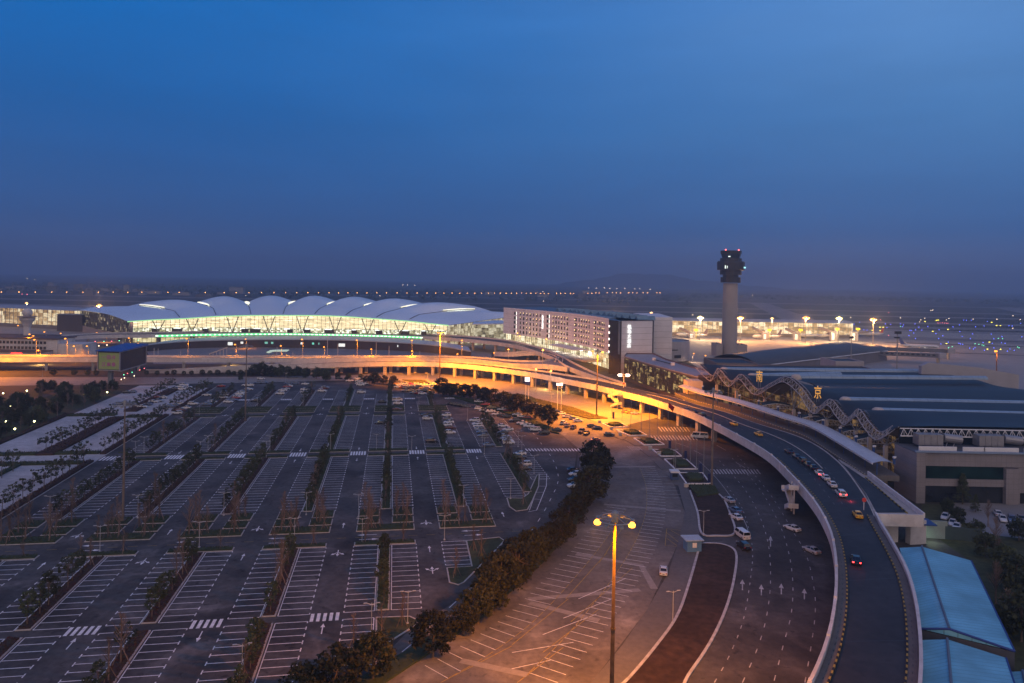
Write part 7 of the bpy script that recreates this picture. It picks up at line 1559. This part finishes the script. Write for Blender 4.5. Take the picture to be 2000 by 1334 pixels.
X, Y = GP(1687, 996, 7.6); e = thing('round_road_sign', 'red round road sign on a white post at the platform corner', 'sign', (X, Y, 7.6)); q = MB(); q.bar((X, Y, 7.6), (X, Y, 9.6), .09, 6); obj('post', q, M_STEELW, e); q = MB(); q.lathe([(.05, 0), (.55, .02), (.55, .1), (.05, .12)], (0, 0, 0), 16); me = q.mesh('disc', MATS['sign_red_disc']); me.transform(Matrix.Translation((X, Y-.1, 10.1)) @ Matrix.Rotation(pi/2, 4, 'X')); obj('disc', me, None, e)
# pergola and light sculpture on the plaza
e = thing('pergola', 'pale sloping frame entrance on the plaza beside the viaduct', 'pergola', GV(428, 694)); X, Y = GP(425, 694); q = MB()
for k in range(6): q.bar((X-6+k*2.6, Y, 0), (X-6+k*2.6, Y, 1.2+k*.95), .2, 5)
q.bar((X-6.5, Y, .8), (X+7.5, Y, 6.2), .35, 5); obj('frame', q, mat('pergola_pale', (.62, .55, .48), .6, .1, 1), e)
e = thing('floor_light', 'angular glowing floor feature on the dark plaza', 'light feature', GV(545, 685)); q = MB(); q.prism([GP(*p) for p in [(520, 689), (528, 685), (540, 684), (565, 684), (560, 687), (545, 687), (535, 687), (525, 690)]], .03, .5); obj('panel', q, emit('floor_glow', (.75, .95, .70), .45), e); q = MB(); wall(q, [Vector(GV(*p)) for p in [(520, 689.5), (535, 687.6), (560, 687.6)]], .3, 0, .35); obj('rim', q, M_STEELG, e)
for i in range(14):
    X, Y = GP(680+i*8.2, 697.5, 0); X = X; q = MB(); c = AT(680+i*8.2, 696.5, 500); q.box((c[0], 500, c[2]-.6), (1.9, .4, 1.3)); q.bar((c[0], 500.1, 0), (c[0], 500.1, c[2]-1), .1, 5); o = obj('roadside_panel', q, mat('panel_pale', (.40, .42, .46), .6, .1, 1)); tag(o, 'small pale square panel, %s in the row behind the viaduct' % ordw(i), 'panel', 'pale panels behind the viaduct')
for i, (x, yb, yt) in enumerate([(301, 711, 680), (309, 711, 681), (353, 708, 685), (572, 698, 688), (541, 697, 678), (575, 697, 692), (820, 699, 686), (735, 690, 668), (660, 695, 672), (760, 692, 676), (640, 700, 655)]):
    Y = 520; c = AT(x, yt, Y); e = thing('plaza_post', 'thin pale post on the dark plaza, %s from the billboard' % ordw(i), 'post', (c[0], Y, 0), 0, 'thin posts on the plaza'); q = MB(); q.bar((c[0], Y, 0), (c[0], Y, c[2]), .14, 6); obj('pole', q, M_STEELW, e); q = MB(); q.box((c[0], Y, c[2]), (.5, .4, .25)); obj('cap', q, M_STEELG, e)
# ------------------------------------------------------------------ airliners
M_PLANE = mat('airliner_white', (.66, .66, .66), .35, .04, .3)
def plane(loc, rz, sc, tailm, label, belly=None, near_=True):
    e = thing('airliner', label, 'airliner', loc, rz, 'airliners parked on the apron'); setloc(e, loc, rz, sc); L_ = 36
    q = MB(); prof_ = [(.1, 18), (.9, 17.4), (1.6, 16.2), (1.95, 14), (2.0, 8), (2.0, -8), (1.8, -12), (1.2, -16), (.3, -19)]; n = 18; rows = []
    for r_, x in prof_: rows.append([(x, r_*cos(2*pi*k/n), 3.6+(.0 if x > -8 else (-8-x)*.10)+r_*sin(2*pi*k/n)) for k in range(n+1)])
    q.grid(rows); obj('fuselage', q, M_PLANE, e, smooth=True, local=True)
    for sg in (-1, 1):
        q = MB(); P = [(4, sg*1.8, 2.6), (-2.5, sg*1.8, 2.6), (-6.6, sg*16.5, 4.0), (-5.0, sg*16.5, 4.0)]; q.face(P); q.face([(p[0], p[1], p[2]+.3) for p in P][::-1]); q.strip(P+P[:1], [(p[0], p[1], p[2]+.3) for p in P+P[:1]]); P = [(-5.0, sg*16.5, 4.0), (-6.6, sg*16.5, 4.0), (-7.2, sg*16.9, 6.2), (-6.4, sg*16.9, 6.2)]; q.face(P); obj('wing', q, M_PLANE, e, local=True)
        q = MB(); q.bar((4.0, sg*5.2, 1.7), (.2, sg*5.2, 1.8), 1.0, 14, .7); obj('engine', q, M_STEELG, e, local=True)
        q = MB(); P = [(-15, sg*.8, 5.2), (-17.6, sg*.8, 5.2), (-19.2, sg*6, 5.8), (-18, sg*6, 5.8)]; q.face(P); q.face([(p[0], p[1], p[2]+.2) for p in P][::-1]); q.strip(P+P[:1], [(p[0], p[1], p[2]+.2) for p in P+P[:1]]); obj('tailplane', q, M_PLANE, e, local=True)
    q = MB(); P = [(-12.2, 5.6), (-17.6, 5.0), (-19.8, 11.6), (-17.4, 11.6), (-14.6, 6.8)]; q.face([(x, -.2, z) for x, z in P]); q.face([(x, .2, z) for x, z in P][::-1]); q.strip([(x, -.2, z) for x, z in P+P[:1]], [(x, .2, z) for x, z in P+P[:1]]); obj('tail_fin', q, tailm, e, local=True)
    if belly:
        for sg in (-1, 1):
            q = MB(); q.strip([(15, sg*2.03, 3.2), (-12, sg*2.03, 3.2)], [(15, sg*2.05, 3.75), (-12, sg*1.9, 3.75)]); obj('stripe', q, belly, e, local=True)
    q = MB()
    for x, y in ((13, 0), (-1, 2.6), (-1, -2.6)): q.bar((x, y, .5), (x, y, 2.0), .15, 5); q.bar((x, y-.3, .5), (x, y+.3, .5), .5, 10)
    obj('landing_gear', q, M_STEELD, e, local=True)
    q = MB()
    for sg in (-1, 1):
        for k in range(22): q.box((13-k*1.1, sg*1.99, 4.15), (.35, .06, .4))
    obj('window', q, M_GLASSD, e, local=True)
    return e
T_BLUE = mat('tail_blue', (.06, .09, .26), .4, .1, .5); T_RED = mat('tail_red', (.50, .03, .02), .4, .1, .5); T_CY = mat('tail_cyan', (.08, .30, .55), .4, .1, .5); T_DK = mat('tail_dark', (.10, .06, .08), .4, .2, .5)
c = GP(1796, 684, 0); plane((c[0], c[1], 0), -.12, 1.0, T_BLUE, 'white airliner with a dark blue tail and stripe, nearest the roofs', mat('stripe_navy', (.02, .03, .10), .5, .1, 1))
PLN = [(1635, 659, 3.0, T_CY, 'white airliner with a pale blue tail at the lit pier'), (1696, 657.5, 3.05, T_RED, 'white airliner with a red tail at the pier end'), (1497, 663, 3.3, T_DK, 'airliner parked nose out right of the control tower'), (1350, 660, 2.7, T_DK, 'airliner at the gate left of the control tower'), (1590, 661, 2.9, T_DK, 'airliner half hidden left of the pale blue tail')]
for x, y, rz_, m, l in PLN: c = GP(x, y, 0); plane((c[0], c[1], 0), rz_, .95, m, l)
lamp('taxi_light', (GP(1802, 684)[0], GP(1802, 684)[1]-4, 3), 900, (1, .9, .8), radius=.3)
q = MB(); c = GP(1801, 683, 0); q.lathe([(.1, -.6), (.7, 0), (.1, .6)], (c[0], c[1]-3, 3.2), 8); o = obj('landing_light', q, emit('landing_white', (1, .95, .9), 16)); tag(o, 'bright white landing lamp beside the blue-tailed airliner', 'lamp')
q = MB(); c = GP(1789, 683, 0); q.lathe([(.1, -.5), (.6, 0), (.1, .5)], (c[0], c[1]-3, 1.6), 8); o = obj('beacon', q, M_RED); tag(o, 'red beacon under the blue-tailed airliner', 'lamp')
# gate bridges and gate houses at the pier
for i, (x0, y0, x1, y1) in enumerate([(1328, 641, 1352, 652), (1470, 640, 1495, 652), (1535, 642, 1556, 652), (1600, 640, 1628, 650), (1695, 648, 1668, 650)]):
    Ya, Yb = 832, 800; a, b = Vector(AT(x0, y0, Ya)), Vector(AT(x1, y1, Yb)); e = thing('jet_bridge', 'sloping boarding bridge at the lit pier, %s from the hotel' % ordw(i), 'jet bridge', tuple(b)[:2]+(0,), 0, 'boarding bridges at the lit pier'); q = MB(); q.bar(a, b, 1.7, 4); obj('tunnel', q, mat('bridge_pink', (.42, .34, .28), .6, .1, .3), e)
    q = MB(); q.box((b.x, b.y, b.z/2+.6), (7, 5, b.z+1.2)); obj('gate_house', q, M_LILAC, e); q = MB(); q.box((b.x-1.5, b.y-2.6, b.z*.55), (2.6, .2, b.z*.8)); obj('lit_window', q, emit('gate_white', (1, .92, .75), .9), e); q = MB(); q.box((b.x+4, b.y-1, b.z+4.4), (4.4, .4, 2.2)); q.bar((b.x+4, b.y-1, 0), (b.x+4, b.y-1, b.z+4), .2, 5); obj('stand_sign', q, emit('stand_yellow', (1, .72, .02), 1.3), e)
# ------------------------------------------------------------------ far land: hill, town
random.seed(8)
q = MB(); rows = []
for j in range(9):
    f = j/8; r_ = []
    for k in range(81):
        x = 100+3600*k/80; u = (x-1670)/620; h_ = 140*math.exp(-u*u)+62*math.exp(-((x-1100)/520)**2)+50*math.exp(-((x-2550)/520)**2)+9*sin(x*.011)+5*sin(x*.031+1); r_.append((x*1.0, 8300+700*(f-.5), h_*sin(pi*f)**.8-3))
    rows.append(r_)
q.grid(rows); struct('hill', q, mat('hill_woods', (.03, .035, .035), .95, .3, .01), smooth=True)
M_TOWN = [mat('town_pale', (.30, .29, .30), .8, .2, .01), mat('town_grey', (.14, .14, .16), .8, .2, .01)]
n = 0
for i in range(46):
    x = random.uniform(-10, 480) if i < 34 else random.uniform(850, 1320); Yb = random.uniform(1750, 2500) if i < 34 else random.uniform(2500, 3400); X = AT(x, 570, Yb)[0]; w_ = random.uniform(14, 46); h_ = random.uniform(6, 13) if i % 7 else random.uniform(14, 24); e = thing('town_building', 'small hazy building in the far town, %s counted across the horizon' % ordw(i), 'building', (X, Yb, 0), 0, 'hazy buildings of the far town'); q = MB(); q.box((X, Yb, h_/2), (w_, 14, h_)); obj('wall', q, M_TOWN[i % 2], e); q = MB(); q.prism([(X-w_/2-.5, Yb-7.5), (X+w_/2+.5, Yb-7.5), (X+w_/2+.5, Yb+7.5), (X-w_/2-.5, Yb+7.5)], h_, h_+.8); obj('roof', q, M_TOWN[1], e)
mb = MB()
for i in range(1100):
    x = random.uniform(-60, 2060); Yb = random.uniform(1900, 3400) if x < 1350 else random.uniform(2900, 3800); X = AT(x, 570, Yb)[0]; leaves(mb, (X, Yb, random.uniform(3, 7)), random.uniform(6, 16), 9, 6.0, .5)
o = obj('treeline', mb, M_LEAF); o['kind'] = 'stuff'; tag(o, 'dark belt of far-off trees along the horizon', 'trees')
# ------------------------------------------------------------------ sky, air, light, camera
w = bpy.data.worlds.new('World'); SC.world = w; w.use_nodes = True; nt = w.node_tree; N, L = nt.nodes, nt.links
bg = N['Background']; tc = N.new('ShaderNodeTexCoord'); sp = N.new('ShaderNodeSeparateXYZ'); L.new(tc.outputs['Generated'], sp.inputs[0])
sky = N.new('ShaderNodeTexSky'); sky.sky_type = 'NISHITA'; sky.sun_disc = False; sky.sun_elevation = radians(-3.0); sky.sun_rotation = radians(140); sky.altitude = 50
def ramp(stops):
    r = N.new('ShaderNodeValToRGB'); e = r.color_ramp.elements
    while len(e) < len(stops): e.new(.5)
    for k, (p, c) in enumerate(stops): e[k].position = p; e[k].color = (*c, 1)
    return r
def s2l(c): return tuple((x/255/12.92 if x/255 < .04045 else ((x/255+.055)/1.055)**2.4) for x in c)
SKYL = [(0.0, s2l((92, 114, 166))), (.03, s2l((64, 97, 152))), (.069, s2l((44, 92, 154))), (.208, s2l((18, 98, 172))), (.336, s2l((6, 106, 187))), (.60, s2l((20, 88, 168))), (1.0, s2l((18, 74, 150)))]
SKYR = [(0.0, s2l((102, 126, 184))), (.03, s2l((86, 114, 168))), (.069, s2l((56, 106, 168))), (.208, s2l((74, 129, 190))), (.336, s2l((92, 145, 209))), (.60, s2l((66, 120, 190))), (1.0, s2l((18, 74, 150)))]
rl, rr = ramp(SKYL), ramp(SKYR); L.new(sp.outputs['Z'], rl.inputs[0]); L.new(sp.outputs['Z'], rr.inputs[0])
nz = N.new('ShaderNodeTexNoise'); nz.inputs['Scale'].default_value = 2.6; nz.inputs['Detail'].default_value = 4; mp = N.new('ShaderNodeMapping'); mp.inputs['Scale'].default_value = (1, 1, 3.5); L.new(tc.outputs['Generated'], mp.inputs[0]); L.new(mp.outputs[0], nz.inputs['Vector'])
ma = N.new('ShaderNodeMath'); ma.operation = 'MULTIPLY_ADD'; L.new(nz.outputs['Fac'], ma.inputs[0]); ma.inputs[1].default_value = .30; L.new(sp.outputs['X'], ma.inputs[2])
mr = N.new('ShaderNodeMapRange'); mr.inputs[1].default_value = -.36; mr.inputs[2].default_value = .66; L.new(ma.outputs[0], mr.inputs[0]); pw = N.new('ShaderNodeMath'); pw.operation = 'POWER'; pw.inputs[1].default_value = 1.5; L.new(mr.outputs[0], pw.inputs[0])
mx = N.new('ShaderNodeMix'); mx.data_type = 'RGBA'; L.new(pw.outputs[0], mx.inputs[0]); L.new(rl.outputs[0], mx.inputs[6]); L.new(rr.outputs[0], mx.inputs[7])
# the western afterglow behind the viewpoint
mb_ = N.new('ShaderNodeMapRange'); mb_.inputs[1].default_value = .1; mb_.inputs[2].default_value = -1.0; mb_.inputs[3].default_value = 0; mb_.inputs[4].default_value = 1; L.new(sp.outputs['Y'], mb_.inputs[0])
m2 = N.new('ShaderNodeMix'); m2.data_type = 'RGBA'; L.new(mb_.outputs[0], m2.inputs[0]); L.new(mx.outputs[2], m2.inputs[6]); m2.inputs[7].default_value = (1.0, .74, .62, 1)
m3 = N.new('ShaderNodeMix'); m3.data_type = 'RGBA'; m3.blend_type = 'ADD'; m3.inputs[0].default_value = .004; n5 = N.new('ShaderNodeTexNoise'); n5.inputs['Scale'].default_value = 3.2; n5.inputs['Detail'].default_value = 7; n5.inputs['Roughness'].default_value = .62; n5.inputs['Distortion'].default_value = .4; mp5 = N.new('ShaderNodeMapping'); mp5.inputs['Scale'].default_value = (1, 1, 7); mp5.inputs['Rotation'].default_value = (0, .12, 0); L.new(tc.outputs['Generated'], mp5.inputs[0]); L.new(mp5.outputs[0], n5.inputs['Vector'])
r5 = N.new('ShaderNodeMapRange'); r5.inputs[1].default_value = .3; r5.inputs[2].default_value = .7; r5.inputs[3].default_value = .95; r5.inputs[4].default_value = 1.05; L.new(n5.outputs['Fac'], r5.inputs[0])
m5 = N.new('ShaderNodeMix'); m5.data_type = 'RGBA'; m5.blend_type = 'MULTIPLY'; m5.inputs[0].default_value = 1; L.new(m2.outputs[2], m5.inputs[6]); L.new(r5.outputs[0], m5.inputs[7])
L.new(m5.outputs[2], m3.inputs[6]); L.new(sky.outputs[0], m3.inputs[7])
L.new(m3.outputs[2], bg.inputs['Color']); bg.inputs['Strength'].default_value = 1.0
sd = bpy.data.lights.new('dusk_sun', 'SUN'); sd.energy = .06; sd.angle = radians(40); sd.color = (1, .78, .72); so = bpy.data.objects.new('dusk_sun', sd); COL.objects.link(so); so.rotation_euler = (radians(62), 0, radians(-25))
q = MB(); q.box((0, 5750, 139), (19000, 12600, 282)); hz = q
m = bpy.data.materials.new('haze_air'); m.use_nodes = True; nt = m.node_tree; nt.nodes.clear(); o_ = nt.nodes.new('ShaderNodeOutputMaterial'); v = nt.nodes.new('ShaderNodeVolumePrincipled'); v.inputs['Color'].default_value = (.58, .76, 1.0, 1); v.inputs['Density'].default_value = 0.00028; v.inputs['Anisotropy'].default_value = .35; nt.links.new(v.outputs[0], o_.inputs['Volume'])
o = obj('haze', hz, m); o['kind'] = 'stuff'
cd = bpy.data.cameras.new('camera'); cam = bpy.data.objects.new('camera', cd); COL.objects.link(cam); SC.camera = cam
cd.sensor_fit = 'HORIZONTAL'; cd.sensor_width = 36; cd.lens = 36*F/2000; cd.shift_x = 0; cd.shift_y = -(667-YH)/2000; cd.clip_start = 1; cd.clip_end = 20000
cam.matrix_world = Matrix(((CR, -SR, 0, 0), (0, 0, -1, 0), (SR, CR, 0, HC), (0, 0, 0, 1)))
SC.view_settings.view_transform = 'Standard'; SC.view_settings.look = 'None'; SC.view_settings.exposure = 0; SC.view_settings.gamma = 1
c = SC.cycles; c.use_denoising = True; c.max_bounces = 5; c.diffuse_bounces = 2; c.glossy_bounces = 3; c.volume_bounces = 0; c.transparent_max_bounces = 6; c.sample_clamp_indirect = 3; c.sample_clamp_direct = 0; c.use_light_tree = True; c.caustics_reflective = False; c.caustics_refractive = False
c.volume_max_steps = 64
try: c.denoiser = 'OPENIMAGEDENOISE'; c.denoising_input_passes = 'RGB_ALBEDO_NORMAL'; c.denoising_prefilter = 'ACCURATE'
except Exception: pass
print('COUNTS', NTREE, NCAR, len(SC.objects))
